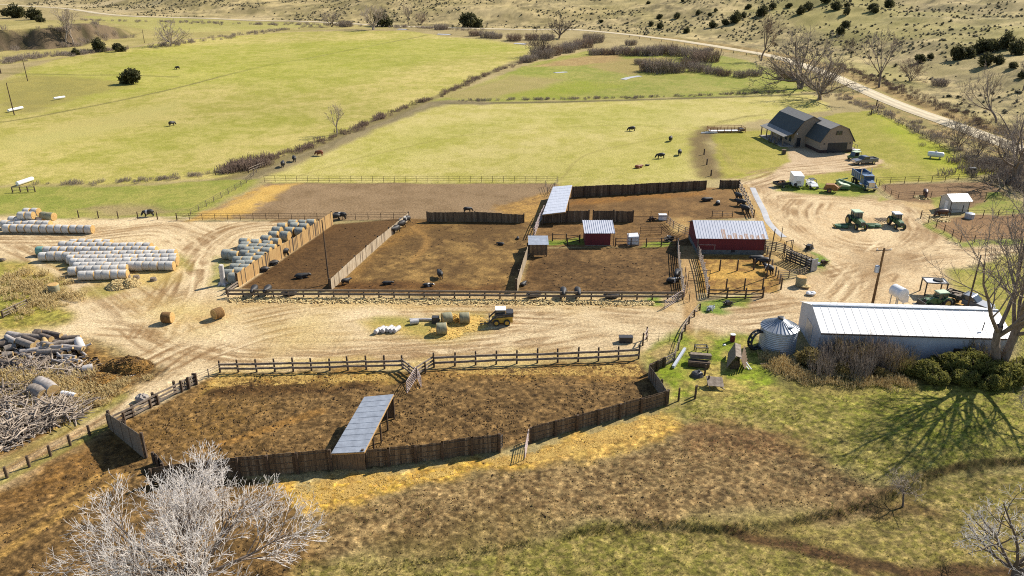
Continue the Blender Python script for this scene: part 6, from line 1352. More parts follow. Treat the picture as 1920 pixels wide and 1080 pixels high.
b = MB(); b.tube([(0, 0, 0), (0, 0, .9), (0, 0, 1.0)], [.8, .8, .6], 18); b.box((0, 0, .5), (.1, 1.7, .1)); o = b.build('water_tank', M['galv']); o.location = at(1817, 409); tag(o, 'round pale water tank in the paddock beside the beige shed', 'water tank')
def trash(px, py):
    o = thing('rubbish_bin', 'dark lidded rubbish bin at the lawn edge facing the house', 'bin', at(px, py)); part(o, 'body', 'black_steel', lambda b: b.box((0, 0, .5), (.75, .8, 1.0), taper=(1.15, 1.15))); part(o, 'lid', 'dark_wood', lambda b: b.box((0, 0, 1.06), (.95, .98, .1)))
trash(1469, 289)
def barrel(px, py):
    o = thing('burn_barrel', 'rusty red barrel with a white lid near the grain bin', 'barrel', at(px, py)); part(o, 'drum', 'red_wall', lambda b: b.tube([(0, 0, 0), (0, 0, .3), (0, 0, .32), (0, 0, .6), (0, 0, .62), (0, 0, .92)], [.3, .3, .32, .32, .3, .3], 14)); part(o, 'lid', 'white_metal', lambda b: b.tube([(0, 0, .92), (0, 0, .98)], .33, 14))
barrel(1373, 640)
def pipe_(px0, py0, px1, py1, r, label, m='white_metal', z=.3, name='white_pipe'):
    A, B = at(px0, py0)+Vector((0, 0, z)), at(px1, py1)+Vector((0, 0, z)); b = MB(); b.tube([A, A.lerp(B, .05), A.lerp(B, .95), B], [r*.9, r, r, r*.9], 10); o = b.build(name, M[m], org=A, smooth=True); o.location = A; return tag(o, label, 'pipe')
pipe_(33, 349, 62, 339, .45, 'fat white pipe lying in the ditch below the big pasture', z=.5); pipe_(16, 211, 43, 205, .42, 'white pipe lying at the far edge beside a thin pole', z=.6); pipe_(102, 188, 122, 185, .4, 'short white pipe lying alone on the rough pasture edge', z=.6)
# steel hoop leaning on the grain bin
b = MB(); R = 1.15
b.tube([(R*math.cos(a), 0, R*math.sin(a)) for a in np.linspace(0, 2*math.pi, 25)], .14, 6, cap=False)
b.tube([(R*math.cos(a), .5, R*math.sin(a)) for a in np.linspace(0, 2*math.pi, 25)], .14, 6, cap=False)
for i in range(12): a = 2*math.pi*i/12; b.beam((R*math.cos(a), 0, R*math.sin(a)), (R*math.cos(a), .5, R*math.sin(a)), .5, .05)
o = b.build('tractor_tyre', M['black_rubber']); o.location = at(1420, 655)+Vector((0, 0, R)); o.rotation_euler = (0, 0, .5); tag(o, 'big black tractor tyre standing beside the grain bin', 'tyre')
b = MB(); b.box((0, 0, .35), (1.6, .7, .7)); b.box((0, 0, .74), (1.7, .8, .08)); b.box((0, -.36, .4), (1.3, .06, .1)); o = b.build('feed_trough', M['black_steel']); o.location = at(1173, 641); tag(o, 'black feed trough above the end of the plank fence', 'trough')
b = MB(); b.beam((0, 0, .2), (2.2, 4.2, .35), .3, .3); o = b.build('white_beam', M['white_wall']); o.location = at(1262, 691); tag(o, 'long white beam lying on the grass of the junk corner', 'beam')
# ================================================================== trees
def tubes(branches, k):
    """branches: list of (pts (n,3), radii (n,)) -> verts, quads"""
    VV = []; QQ = []; off = 0; byn = {}
    for p, r in branches: byn.setdefault(len(p), []).append((p, r))
    for n, lst in byn.items():
        P = np.array([b[0] for b in lst]); R = np.array([b[1] for b in lst]); B = len(lst)
        T = np.empty_like(P); T[:, 1:-1] = P[:, 2:]-P[:, :-2]; T[:, 0] = P[:, 1]-P[:, 0]; T[:, -1] = P[:, -1]-P[:, -2]
        T /= np.linalg.norm(T, axis=2, keepdims=True)+1e-9
        ref = np.tile(np.array([0.31, 0.17, 0.93]), (B, n, 1)); U = np.cross(T, ref); U /= np.linalg.norm(U, axis=2, keepdims=True)+1e-9; W = np.cross(T, U)
        a = 2*np.pi*np.arange(k)/k
        V = P[:, :, None, :]+(U[:, :, None, :]*np.cos(a)[None, None, :, None]+W[:, :, None, :]*np.sin(a)[None, None, :, None])*R[:, :, None, None]
        VV.append(V.reshape(-1, 3)); idx = np.arange(B*n*k).reshape(B, n, k)+off; nx = np.roll(idx, -1, axis=2)
        QQ.append(np.stack([idx[:, :-1], nx[:, :-1], nx[:, 1:], idx[:, 1:]], -1).reshape(-1, 4)); off += B*n*k
    return np.concatenate(VV), np.concatenate(QQ)
def grow(seed, h, r0, trunk=.3, levels=4, kids_=(6, 6, 6, 6), ang=(35, 65), lenf=.62, up=.12, wob=.12, minr=.012, lean=(0, 0), forks=1, limb=.75, spread=1.0, droop=0.0):
    rng = random.Random(seed); out = {i: [] for i in range(levels+2)}
    def branch(p, d, L_, r, lv, r_end):
        n = 6 if lv < 2 else (5 if lv < 3 else 4); pts = [p.copy()]; q = p.copy(); dd = d.copy()
        for i in range(n-1):
            dd = dd+Vector((rng.gauss(0, wob), rng.gauss(0, wob), rng.gauss(0, wob)+up*(1 if lv else 0)-droop*(lv >= 3)*.5)); dd.normalize(); q = q+dd*(L_/(n-1)); pts.append(q.copy())
        rad = [max(minr*.7, r+(r_end-r)*i/(n-1)) for i in range(n)]
        out[lv].append((np.array(pts), np.array(rad)))
        if lv >= levels: return
        nk = kids_[lv] if lv < len(kids_) else kids_[-1]
        nk = max(1, int(nk*rng.uniform(.75, 1.25)+.5)); a0 = rng.uniform(0, 6.28)
        for j in range(nk):
            t = (rng.uniform(.75, 1.0) if lv == 0 else rng.uniform(.22, 1.0)); f = t*(n-1); i = min(int(f), n-2); b = pts[i].lerp(pts[i+1], f-i); dl = (pts[i+1]-pts[i]).normalized()
            s = dl.orthogonal().normalized(); s.rotate(Matrix.Rotation(a0+j*2.4+rng.uniform(-.5, .5), 3, dl))
            an = math.radians(rng.uniform(*ang))*(spread if lv == 0 else 1); nd = dl*math.cos(an)+s*math.sin(an)
            rr = rad[i]+(rad[i+1]-rad[i])*(f-i); cl = (h*limb if lv == 0 else L_*lenf)*rng.uniform(.75, 1.15)*(1-.35*t if lv else 1)
            branch(b, nd, cl, max(minr, rr*(.62 if lv else .58)), lv+1, max(minr*.7, rr*.2))
        if lv: # leader
            pass
    for k in range(forks):
        a = 6.28*k/forks+rng.uniform(0, 1); d = Vector((lean[0]+.28*math.cos(a)*(forks > 1), lean[1]+.28*math.sin(a)*(forks > 1), 1)).normalized()
        branch(Vector((.25*math.cos(a)*(forks > 1), .25*math.sin(a)*(forks > 1), -.2)), d, h*trunk*rng.uniform(.85, 1.15), r0, 0, r0*.72)
    return out
M['bark'] = mat('grey_bark', L(178, 158, 140), L(122, 104, 88), 2, .95, stretch=(2, 2, .6))
M['twig'] = mat('grey_twigs', L(196, 178, 160), L(146, 130, 114), 1, .95)
M['twig_brown'] = mat('brown_twigs', L(184, 156, 134), L(134, 112, 94), 1, .95)
M['twig_dark'] = mat('dark_twigs', L(142, 124, 108), L(98, 84, 72), 1, .95)
M['twig_white'] = mat('white_twigs', (.84, .78, .72, 1), (.62, .56, .5, 1), .9, .8)
M['olive_twig'] = mat('olive_twigs', L(196, 170, 112), L(138, 120, 78), 1, .95); M['twig_pale'] = mat('pale_twigs', L(218, 200, 180), L(170, 152, 132), .9, .9)
def tree_thing(name, label, cat, px, py, g, mb, mt, rz=0, s=1.0, k=(8, 3), split=1, group=None, pos=None):
    o = thing(name, label, cat, pos or at(px, py), rz, group); o.scale = (s,)*3
    lo = [b for i in g for b in g[i] if i <= split]; hi = [b for i in g for b in g[i] if i > split]
    V, Q = tubes(lo, k[0]); link('trunk', arrays('trunk', V, Q, mb, smooth=True), o)
    if hi: V, Q = tubes(hi, k[1]); link('crown', arrays('crown', V, Q, mt), o)
    return o
# the big white tree in front
g = grow(13, 11.2, .36, trunk=.2, levels=5, kids_=(6, 7, 6, 3.8, 1.5), ang=(20, 50), lenf=.7, up=.085, wob=.07, minr=.0165, forks=3, limb=.6, spread=1.5)
tree_thing('bare_tree', 'big bare tree with bleached white twigs in front of the weathered windbreak', 'tree', 362, 1116, g, M['bark'], M['twig_white'], split=2, s=.94)
# tall trees by the white barn
g = grow(21, 22, .52, trunk=.27, levels=4, kids_=(5, 8, 6, 5), ang=(22, 56), lenf=.6, up=.1, wob=.1, minr=.02, forks=2, limb=.6, lean=(-.24, .0))
tree_thing('bare_tree', 'tall bare tree with two trunks rising at the end of the white barn', 'tree', 1872, 696, g, M['bark'], M['twig'])
g = grow(22, 11, .2, trunk=.35, levels=4, kids_=(5, 7, 6, 5), ang=(22, 50), lenf=.6, up=.1, minr=.015, limb=.6, lean=(-.1, .1))
tree_thing('bare_tree', 'slender bare tree with fine reddish twigs behind the tall two trunked tree', 'tree', 1912, 600, g, M['bark'], M['twig_brown'])
g = grow(23, 17, .55, trunk=.3, levels=4, kids_=(5, 7, 6, 5), ang=(28, 62), lenf=.58, up=.07, minr=.02, forks=2, limb=.6)
tree_thing('bare_tree', 'big old bare tree with crooked limbs at the corner of the horse paddock', 'tree', 1905, 340, g, M['bark'], M['twig'])
g = grow(24, 9, .3, trunk=.3, levels=4, kids_=(6, 7, 6, 5), ang=(35, 70), lenf=.6, up=.06, minr=.014, limb=.62, spread=1.2)
tree_thing('bare_tree', 'bare tree with white twigs on dark limbs in the near pasture corner', 'tree', 1892, 1128, g, M['twig_dark'], M['twig_white'], split=2)
g = grow(26, 5, .14, trunk=.3, levels=3, kids_=(5, 7, 6, 5), ang=(30, 65), lenf=.6, up=.06, minr=.012, limb=.62)
tree_thing('bare_tree', 'small pale bare tree at the edge of the grass below the barn shrubs', 'tree', 1950, 815, g, M['twig_pale'], M['twig_pale'])
g = grow(25, 3.6, .09, trunk=.4, levels=3, kids_=(6, 7, 6), ang=(35, 75), lenf=.6, up=.0, minr=.011, limb=.5, lean=(.1, 0))
tree_thing('sapling', 'lone pinkish bare sapling on the creek bank with a thin curved shadow', 'tree', 1691, 950, g, M['twig_dark'], M['twig_pale'])
# cottonwoods along the gravel road
KIND = {}
KIND['wide'] = lambda s: grow(s, 19, .7, trunk=.17, levels=4, kids_=(6, 6, 5, 3), ang=(22, 62), lenf=.6, up=.08, wob=.13, minr=.05, forks=2, limb=.64, spread=1.1)
KIND['tall'] = lambda s: grow(s, 20, .46, trunk=.3, levels=4, kids_=(6, 6, 5, 3), ang=(18, 44), lenf=.56, up=.12, wob=.1, minr=.045, limb=.62)
KIND['bush'] = lambda s: grow(s, 8, .16, trunk=.12, levels=3, kids_=(5, 6, 6), ang=(22, 55), lenf=.55, up=.07, minr=.03, forks=4, limb=.75)
for kd, sd, px, py, s, lb, mt in [
    ('wide', 31, 1500, 166, 1.08, 'largest of the bare cottonwoods between the house and the gravel road', 'twig'), ('wide', 32, 1537, 187, .95, 'bare cottonwood directly behind the house roof', 'twig'),
    ('tall', 33, 1427, 114, .98, 'bare cottonwood standing where the road bends above the thicket', 'twig_brown'), ('tall', 34, 1648, 164, .98, 'tall feathery bare tree on the far side of the gravel road', 'twig'),
    ('tall', 35, 1868, 230, .7, 'bare tree beyond the road above the bright lawn corner', 'twig'), ('bush', 36, 1797, 276, .95, 'round many stemmed bare bush tree on the lawn edge', 'twig'), ('bush', 37, 1834, 291, .75, 'small thin bare bush beside the round bush tree', 'twig'),
    ('wide', 38, 700, 56, .95, 'pale spreading bare tree at the far top of the big pasture', 'twig_pale'), ('wide', 39, 320, 86, .78, 'pale bare tree on the bank beside the far ditch', 'twig_pale'),
    ('wide', 40, 622, 50, .62, 'small bare tree just above the far road', 'twig'), ('tall', 41, 766, 46, .75, 'thin bare tree beyond the far corner of the pasture', 'twig'), ('wide', 42, 1048, 72, .78, 'bare tree rising out of the ditch willows', 'twig_dark'),
    ('tall', 43, 632, 252, .38, 'small pale bare sapling in the brushy field boundary', 'twig_pale'), ('bush', 44, 1706, 152, 1.15, 'large bare shrub on the hillside beyond the gravel road', 'twig_brown'),
    ('bush', 45, 1012, 106, 1.5, 'dark bare tree leaning over the field boundary near the wet meadow', 'twig_dark'), ('tall', 46, 123, 78, .9, 'cluster of thin pale poplars on the cut bank', 'twig_pale'), ('tall', 47, 138, 84, .8, 'pale poplar beside the thin cluster on the cut bank', 'twig_pale'),
    ('bush', 48, 1592, 98, .9, 'tiny dark bush tree on the hillside above the road', 'twig_dark'), ('bush', 49, 1885, 296, .9, 'grey bush tree by the road close to the old crooked tree', 'twig'), ('tall', 50, 1918, 170, .5, 'thin bare tree on the hillside edge beyond the road', 'twig'), ('bush', 51, 790, 46, 1.1, 'low bare bush tree near the thin tree beyond the pasture', 'twig_brown')]:
    tree_thing('bare_tree', lb, 'tree', px, py, KIND[kd](sd), M['bark'] if mt != 'twig_pale' else M['twig_pale'], M[mt], s=s, rz=sd)
# ------------------------------------------------------------------ leafy shrubs and junipers
def leaf_cloud(seed, n, blobs, size, flat=.4):
    rng = np.random.default_rng(seed); B = np.array(blobs, float); w = (B[:, 3]*B[:, 4]*B[:, 5]); idx = rng.choice(len(B), n, p=w/w.sum())
    d = rng.normal(size=(n, 3)); d /= np.linalg.norm(d, axis=1)[:, None]; rr = rng.random(n)**.45
    P = B[idx, :3]+d*B[idx, 3:6]*rr[:, None]; P += rng.normal(size=(n, 3))*.04; P[:, 2] = np.maximum(P[:, 2], .03)
    a = rng.normal(size=(n, 3)); a /= np.linalg.norm(a, axis=1)[:, None]; b = np.cross(a, d+rng.normal(size=(n, 3))*.6); b /= np.linalg.norm(b, axis=1)[:, None]+1e-9
    s = size*(.5+rng.random(n))[:, None]; V = np.stack([P-a*s-b*s*flat, P+a*s-b*s*flat*.6, P+a*s*1.1+b*s*flat*.6, P-a*s+b*s*flat], 1).reshape(-1, 3)
    return V, np.arange(4*n).reshape(n, 4)
def leafmat(name, c1, c2, sc=.9):
    m = mat(name, c1, c2, sc, .85, vary=.12, spec=.2); n = m.node_tree.nodes; l = m.node_tree.links; b = n['Principled BSDF']
    t = n.new('ShaderNodeBsdfTranslucent'); x = n.new('ShaderNodeMixShader'); x.inputs[0].default_value = .4; l.new(b.inputs['Base Color'].links[0].from_socket, t.inputs['Color'])
    l.new(b.outputs[0], x.inputs[1]); l.new(t.outputs[0], x.inputs[2]); l.new(x.outputs[0], n['Material Output'].inputs['Surface']); return m
M['juniper'] = leafmat('juniper_foliage', (.115, .11, .045, 1), (.055, .055, .024, 1), .8); M['shrub_green'] = leafmat('shrub_foliage', (.27, .25, .06, 1), (.13, .13, .035, 1), 1.0)
M['shrub_gold'] = leafmat('golden_shrub_foliage', (.36, .27, .1, 1), (.2, .16, .055, 1), 1.2); M['sage'] = leafmat('sage_foliage', (.26, .235, .165, 1), (.16, .15, .1, 1), .35); M['sage_dark'] = leafmat('dark_sage_foliage', (.15, .14, .09, 1), (.085, .08, .05, 1), .35)
def blobs_for(seed, rx, ry, rz, n=9, low=.25):
    r = random.Random(seed); out = [(0, 0, rz*.5, rx*.6, ry*.6, rz*.5)]
    for i in range(n):
        a = r.uniform(0, 6.28); q = r.uniform(.3, .78); s = r.uniform(.25, .48); out.append((math.cos(a)*rx*q, math.sin(a)*ry*q, rz*r.uniform(low, .85)*(1-.35*q), rx*s, ry*s, rz*s*.8))
    return out
def bush_proto(name, seed, rx, ry, rz, n, size, m, stems=8, stem_m='twig_dark', nb=9):
    o = thing(name, 'x', 'shrub'); V, Q = leaf_cloud(seed, n, blobs_for(seed, rx, ry, rz, nb), size); link('foliage', arrays('foliage', V, Q, M[m]), o)
    r = random.Random(seed); br = []
    for i in range(stems):
        a = r.uniform(0, 6.28); q = r.uniform(.3, .9); p = np.array([[0, 0, -.1], [math.cos(a)*rx*q*.4, math.sin(a)*ry*q*.4, rz*.45], [math.cos(a)*rx*q, math.sin(a)*ry*q, rz*r.uniform(.75, 1.08)]]); br.append((p, np.array([.06, .04, .015])*max(1, rz/2.5)))
    V, Q = tubes(br, 4); link('stem', arrays('stem', V, Q, M[stem_m]), o); return o
used = set()
def put(proto, px, py, s, label, cat, rz=None, group=None, sink=.1):
    p = at(px, py)-Vector((0, 0, sink)); rz = rnd.uniform(0, 6) if rz is None else rz; sc = (s*rnd.uniform(.92, 1.08), s*rnd.uniform(.92, 1.08), s*rnd.uniform(.9, 1.1))
    if proto.name not in used:
        used.add(proto.name); proto.location = p; proto.rotation_euler = (0, 0, rz); proto.scale = sc; tag(proto, label, cat, group); return proto
    return dup(proto, p, rz, label, sc, group, cat)
jun = [bush_proto('juniper', 60+i, 2.0, 2.0, 2.6+.5*i, 750, .3, 'juniper', 4) for i in range(3)]
JH = 'dark junipers on the hillside'
J = [(1310, 28, 10), (1335, 52, 18), (1360, 47, 15), (1380, 43, 24), (1395, 34, 12), (1403, 17, 12), (1430, 30, 24), (1450, 17, 14), (1480, 14, 12), (1500, 27, 17), (1516, 20, 18), (1545, 6, 20), (1568, 18, 18), (1588, 14, 10), (1588, 28, 14), (1635, 21, 20), (1665, 15, 20), (1573, 65, 16), (1583, 53, 18), (1288, 62, 14), (1342, 22, 8), (1236, 35, 13), (1238, 53, 13), (1222, 49, 10), (1270, 35, 13), (1128, 42, 8), (1790, 113, 26), (1812, 108, 26), (1835, 101, 30), (1858, 97, 32), (1884, 92, 30), (1908, 102, 28), (1850, 124, 26), (1872, 120, 20), (1900, 128, 15), (1725, 118, 20), (1915, 147, 14), (1745, 110, 12), (1640, 24, 12), (1215, 8, 8), (1280, 4, 8), (1330, 30, 9)]
JL = sorted(J)
for i, (px, py, w) in enumerate(JL):
    where = 'on the hillside between the thicket and the bend' if px < 1300 else ('on the slope above the road bend' if px < 1470 else ('on the slope above the tall cottonwoods' if px < 1700 else 'in the dense clump above the road ditch'))
    cnt[where] = cnt.get(where, 0)+1; d = (at(px, py)-Vector((0, 0, CH))).length
    put(jun[i % 3], px, py, w/F*d/3.9, '%s dark juniper from the thicket side %s' % (ORD[cnt[where]-1], where), 'shrub', group=JH)
put(jun[0], 250, 157, 2.2, 'big round dark green juniper alone in the rough pasture edge', 'shrub')
for px, py, w, lb in [(30, 34, 26, 'wide dark shrub above the cut bank near the road end'), (64, 37, 24, 'dark shrub above the cut bank beside the wide one'), (76, 42, 16, 'small dark shrub above the cut bank by the poplars'), (185, 97, 24, 'olive shrub on the ditch bank nearest the poplars'), (222, 97, 20, 'dark shrub on the ditch bank beside the pale bare tree'), (142, 103, 14, 'small olive shrub on the bank below the poplars'), (12, 30, 14, 'small dark shrub at the end of the cut bank road'), (715, 50, 36, 'low dark scrub mound beyond the top of the pasture'), (880, 52, 40, 'wide dark scrub mound beside the far road')]:  # last two are dark shrubs added in place of shaded ground
    d = (at(px, py)-Vector((0, 0, CH))).length; put(jun[rnd.randrange(3)], px, py, w/F*d/3.9, lb, 'shrub')
# shrubs along the white barn
gs = [bush_proto('green_shrub', 70+i, 2.4, 2.0, 2.2, 4200, .17, 'shrub_green', 12) for i in range(2)]; yo = bush_proto('golden_shrub', 75, 2.1, 1.9, 2.4, 3600, .15, 'shrub_gold', 14)
put(yo, 1518, 682, 1.0, 'golden green shrub between the grain bin and the white barn', 'shrub')
for px, py, s, lb in [(1735, 706, .95, 'green shrub under the barn wall, nearest the twiggy thicket'), (1778, 694, 1.05, 'green shrub directly under the barn window'), (1822, 700, 1.15, 'largest green shrub in the row under the barn wall'), (1862, 706, 1.0, 'dark green shrub at the foot of the tall two trunked tree'), (1902, 716, 1.05, 'green shrub at the end of the row past the tall tree'), (1700, 700, .75, 'low green shrub at the thicket end of the barn row'), (1800, 716, .8, 'low green shrub in front of the barn window shrub'), (1626, 672, .6, 'small green tuft inside the twiggy barn thicket'), (1860, 726, .7, 'low green shrub in front of the tall tree foot'), (1942, 700, 1.1, 'green shrub beyond the tall two trunked tree'), (1760, 720, .7, 'lowest green shrub at the lawn side of the barn row')]:
    put(gs[rnd.randrange(2)], px, py, s, lb, 'shrub')
for px, py, s, lb in [(1578, 700, .6, 'low golden shrub in front of the brown bare barn shrub'), (1648, 706, .55, 'low golden shrub in the middle front of the barn thicket'), (1544, 694, .6, 'small golden shrub touching the big golden green one')]: put(yo, px, py, s, lb, 'shrub')
def twig_bush(seed, r, h, n, mr=.012):
    rng = random.Random(seed); br = []
    for i in range(n):
        a = rng.uniform(0, 6.28); q = math.sqrt(rng.random())*.92; b = Vector((math.cos(a)*r*q, math.sin(a)*r*q, -.1)); L_ = h*rng.uniform(.6, 1.1); lean_ = rng.uniform(.0, .32)*r/h
        d = Vector((math.cos(a)*lean_, math.sin(a)*lean_, 1)).normalized(); pts = [b]
        for k in range(3): d = (d+Vector((rng.gauss(0, .12), rng.gauss(0, .12), 0))).normalized(); pts.append(pts[-1]+d*L_/3)
        br.append((np.array(pts), np.array([mr*2, mr*1.6, mr*1.2, mr*.7])))
        for j in range(5):
            t = rng.randrange(1, 3); p = pts[t].lerp(pts[t+1], rng.random()); d2 = (d+Vector((rng.gauss(0, .5), rng.gauss(0, .5), rng.gauss(0, .3)))).normalized(); l2 = L_*rng.uniform(.2, .4); br.append((np.array([p, p+d2*l2*.5, p+d2*l2+Vector((0, 0, .03))]), np.array([mr, mr*.8, mr*.5])))
    return tubes(br, 3)
def twig_proto(name, seed, r, h, n, m, mr): 
    V, Q = twig_bush(seed, r, h, n, mr); return tag(link(name, arrays(name, V, Q, M[m])), 'x', 'shrub')
tb = [twig_proto('bare_shrub', 80+i, 2.0, 2.4, 130, ['twig', 'olive_twig', 'twig'][i], .015) for i in range(3)]
def put1(proto, px, py, s, label, cat='shrub', group=None, z=1.0):
    p = at(px, py)
    o = proto
    if proto.name in used: o = proto.copy(); C.objects.link(o)
    used.add(proto.name); o.location = p; o.rotation_euler = (0, 0, rnd.uniform(0, 6)); o.scale = (s, s, s*z); return tag(o, label, cat, group)
for i, (px, py, s, lb) in enumerate([(1560, 684, .9, 'dark bare shrub beside the golden shrub'), (1592, 682, .95, 'brown bare shrub against the barn wall past the golden shrub'), (1622, 690, .95, 'grey bare shrub under the leaning dead stem'), (1655, 690, .9, 'dark bare shrub in the middle of the barn thicket'), (1680, 694, .8, 'brown bare shrub next to the first green barn shrub'), (1540, 702, .7, 'low grey bare shrub in front of the golden shrub'), (1605, 704, .8, 'low dark bare shrub in front of the barn thicket'), (1840, 684, .9, 'brown bare shrub between the barn wall and the tall tree')]): put1(tb[i % 3], px, py, s*1.05, lb, z=1.3)
g = grow(91, 4.5, .07, trunk=.5, levels=2, kids_=(4, 6), ang=(20, 50), up=.08, minr=.014, limb=.45, lean=(.35, 0)); tree_thing('dead_sapling', 'leaning dead sapling in front of the white barn roof', 'tree', 1622, 676, g, M['twig_dark'], M['twig_brown'], split=0)
g = grow(92, 4.2, .06, trunk=.5, levels=2, kids_=(5, 6), ang=(15, 40), up=.1, minr=.012, limb=.4, lean=(-.05, 0)); tree_thing('dead_sapling', 'upright dead sapling beside the leaning one by the barn', 'tree', 1606, 678, g, M['twig_dark'], M['twig_dark'], split=0)
g = grow(93, 3.2, .06, trunk=.5, levels=2, kids_=(4, 6), ang=(20, 50), up=.08, minr=.012, limb=.45, lean=(.3, 0)); tree_thing('dead_sapling', 'short leaning dead sapling near the middle of the barn wall', 'tree', 1688, 682, g, M['twig_dark'], M['twig_dark'], split=0)
# willows of the wet meadow and far ditches
wl = [twig_proto('willow_bush', 95+i, 5.2, 4.6, 240, ['twig', 'twig', 'twig_brown'][i], .036) for i in range(3)]
W = [(1238, 137, 1.15), (1216, 133, .8), (1262, 134, .9), (1120, 104, .75), (1140, 103, .75), (1160, 103, .8), (1182, 103, .85), (1204, 105, .85), (1226, 104, .9), (1250, 102, .95), (1276, 104, 1.0), (1300, 108, 1.0), (1322, 114, .95), (1290, 126, .75), (1312, 134, .75), (1336, 138, .7), (1358, 141, .6), (1390, 146, .55), (1410, 143, .5), (1070, 92, 1.1), (1092, 88, 1.2), (1110, 80, 1.0), (1058, 98, .9), (1034, 104, .9), (1016, 110, .85), (998, 114, .7), (985, 118, .6), (910, 70, .9), (932, 72, .8), (962, 76, .7), (892, 66, .7), (1000, 76, .8), (1025, 74, .8), (1180, 86, .6), (1330, 94, .5), (830, 54, .9), (652, 50, .8), (1200, 122, .5), (1476, 146, .6), (1760, 160, .6)]
for i, (px, py, s) in enumerate(sorted(W)):
    where = 'by the far ditch corner of the big pasture' if px < 980 else ('around the field boundary bend' if px < 1115 else 'in the grey thicket below the road')
    cnt[where] = cnt.get(where, 0)+1; put1(wl[i % 3], px+rnd.uniform(-4, 4), py+rnd.uniform(-2, 2), s*rnd.uniform(.85, 1.3), '%s bare willow %s, counting toward the house' % (ORD[cnt[where]-1], where), 'shrub', 'bare willows', .85)
# brush along field boundaries, weeds and sage: too many to count
def scatter(name, places, V0, Q0, m, smin, smax, seed=0, zs=1.0):
    rng = np.random.default_rng(seed); P = np.array(places); n = len(P); s = rng.uniform(smin, smax, n); a = rng.uniform(0, 6.28, n)
    c, si = np.cos(a)*s, np.sin(a)*s; X = V0[None, :, 0]*c[:, None]-V0[None, :, 1]*si[:, None]+P[:, 0:1]; Y = V0[None, :, 0]*si[:, None]+V0[None, :, 1]*c[:, None]+P[:, 1:2]; Z = V0[None, :, 2]*(s*zs)[:, None]+P[:, 2:3]
    V = np.stack([X, Y, Z], 2).reshape(-1, 3); Q = (Q0[None]+(np.arange(n)*len(V0))[:, None, None]).reshape(-1, Q0.shape[1])
    return tag(link(name, arrays(name, V, Q, M[m])), kind='stuff')
def along(pts, n, wid, seed):
    rng = np.random.default_rng(seed); P = resample([at(*p) for p in pts], n=400); out = []
    for i in range(n): t = rng.random()*399; k = int(t); p = P[k].lerp(P[k+1], t-k); x, y = p.x+rng.normal()*wid, p.y+rng.normal()*wid; out.append((x, y))
    o = np.array(out); return np.column_stack([o, Hgt(o[:, 0], o[:, 1])])
VT, QT = twig_bush(120, 1.0, 1.0, 26, .016); VS, QS = leaf_cloud(121, 60, blobs_for(5, .55, .55, .6, 4), .17); VG, QG = twig_bush(122, .8, .7, 30, .02)
scatter('boundary_brush', along([(490, 305), (560, 281), (600, 268), (680, 236), (740, 210), (800, 188)], 130, .9, 1), VT, QT, 'twig_brown', .4, 1.4, 1)
scatter('boundary_brush', along([(800, 188), (870, 160), (910, 140), (960, 124), (990, 114)], 80, 1.0, 2), VT, QT, 'twig_brown', .4, 1.5, 2)
scatter('boundary_brush', along([(70, 346), (200, 345), (330, 333), (420, 324), (490, 308)], 70, .8, 3), VT, QT, 'twig', .4, 1.0, 3)
scatter('boundary_brush', along([(430, 322), (470, 312), (500, 305)], 50, 1.4, 4), VT, QT, 'twig_brown', .9, 2.0, 4)
scatter('ditch_brush', along([(860, 190), (1000, 187), (1160, 184), (1300, 180), (1480, 172)], 150, .9, 5), VT, QT, 'twig', .3, 1.0, 5)
scatter('ditch_brush', along([(250, 92), (340, 82), (420, 70), (560, 52), (640, 46), (900, 58)], 150, 4, 6), VT, QT, 'twig', .7, 2.0, 6)
scatter('ditch_brush', along([(0, 118), (60, 108), (130, 102), (220, 94)], 130, 4, 7), VT, QT, 'twig', .8, 2.0, 7)
scatter('ditch_brush', along([(150, 38), (330, 42), (480, 46), (640, 48)], 110, 4, 27), VT, QT, 'twig', .8, 1.8, 27)
scatter('roadside_weeds', along([(1560, 118), (1640, 150), (1740, 190), (1830, 225), (1920, 262)], 300, 2.4, 8), VT, QT, 'twig_brown', .4, 1.2, 8)
scatter('roadside_weeds', along([(1450, 128), (1540, 170), (1640, 205), (1740, 250), (1800, 285), (1880, 330)], 320, 2.2, 9), VT, QT, 'twig_pale', .4, 1.1, 9)
scatter('roadside_weeds', along([(1840, 300), (1890, 330), (1925, 350)], 140, 4, 10), VT, QT, 'twig', .6, 1.8, 10)
scatter('dry_weeds', along([(1500, 712), (1560, 712), (1640, 716), (1720, 722)], 80, 1.0, 11), VG, QG, 'straw_pale', .5, 1.0, 11)
scatter('dry_weeds', along([(1445, 668), (1462, 686), (1490, 704)], 60, .7, 12), VG, QG, 'straw_pale', .5, 1.1, 12)
scatter('dry_weeds', along([(0, 715), (60, 712), (110, 720), (150, 735)], 120, 1.6, 13), VG, QG, 'straw_pale', .5, 1.2, 13)
scatter('dry_weeds', along([(20, 515), (60, 540), (90, 560), (60, 585)], 130, 2, 14), VG, QG, 'straw_pale', .5, 1.3, 14)
scatter('dry_weeds', along([(60, 775), (110, 765), (170, 745), (230, 720)], 110, 1.4, 15), VG, QG, 'straw_pale', .4, .9, 15)
def sage_places(n, seed):
    rng = np.random.default_rng(seed); px = rng.uniform(-150, 2100, n*3); py = rng.uniform(-14, 270, n*3); u = (px-960)/F; v = (py-540)/F
    # spread over the land, not over the picture
    x = rng.uniform(-500, 620, n*12); y = rng.uniform(150, 950, n*12); d, _ = line_dist(x, y, ROAD); k = (d > 9) & (np.abs(x) < y*.86+20) & (d < 330); x, y, d = x[k], y[k], d[k]
    w = fbm(x/38, y/26, 401, 3); k = rng.random(len(x)) < np.clip((w-.46)*6, .015, 1); x, y = x[k][:n], y[k][:n]; return np.column_stack([x, y, Hgt(x, y)-.05])
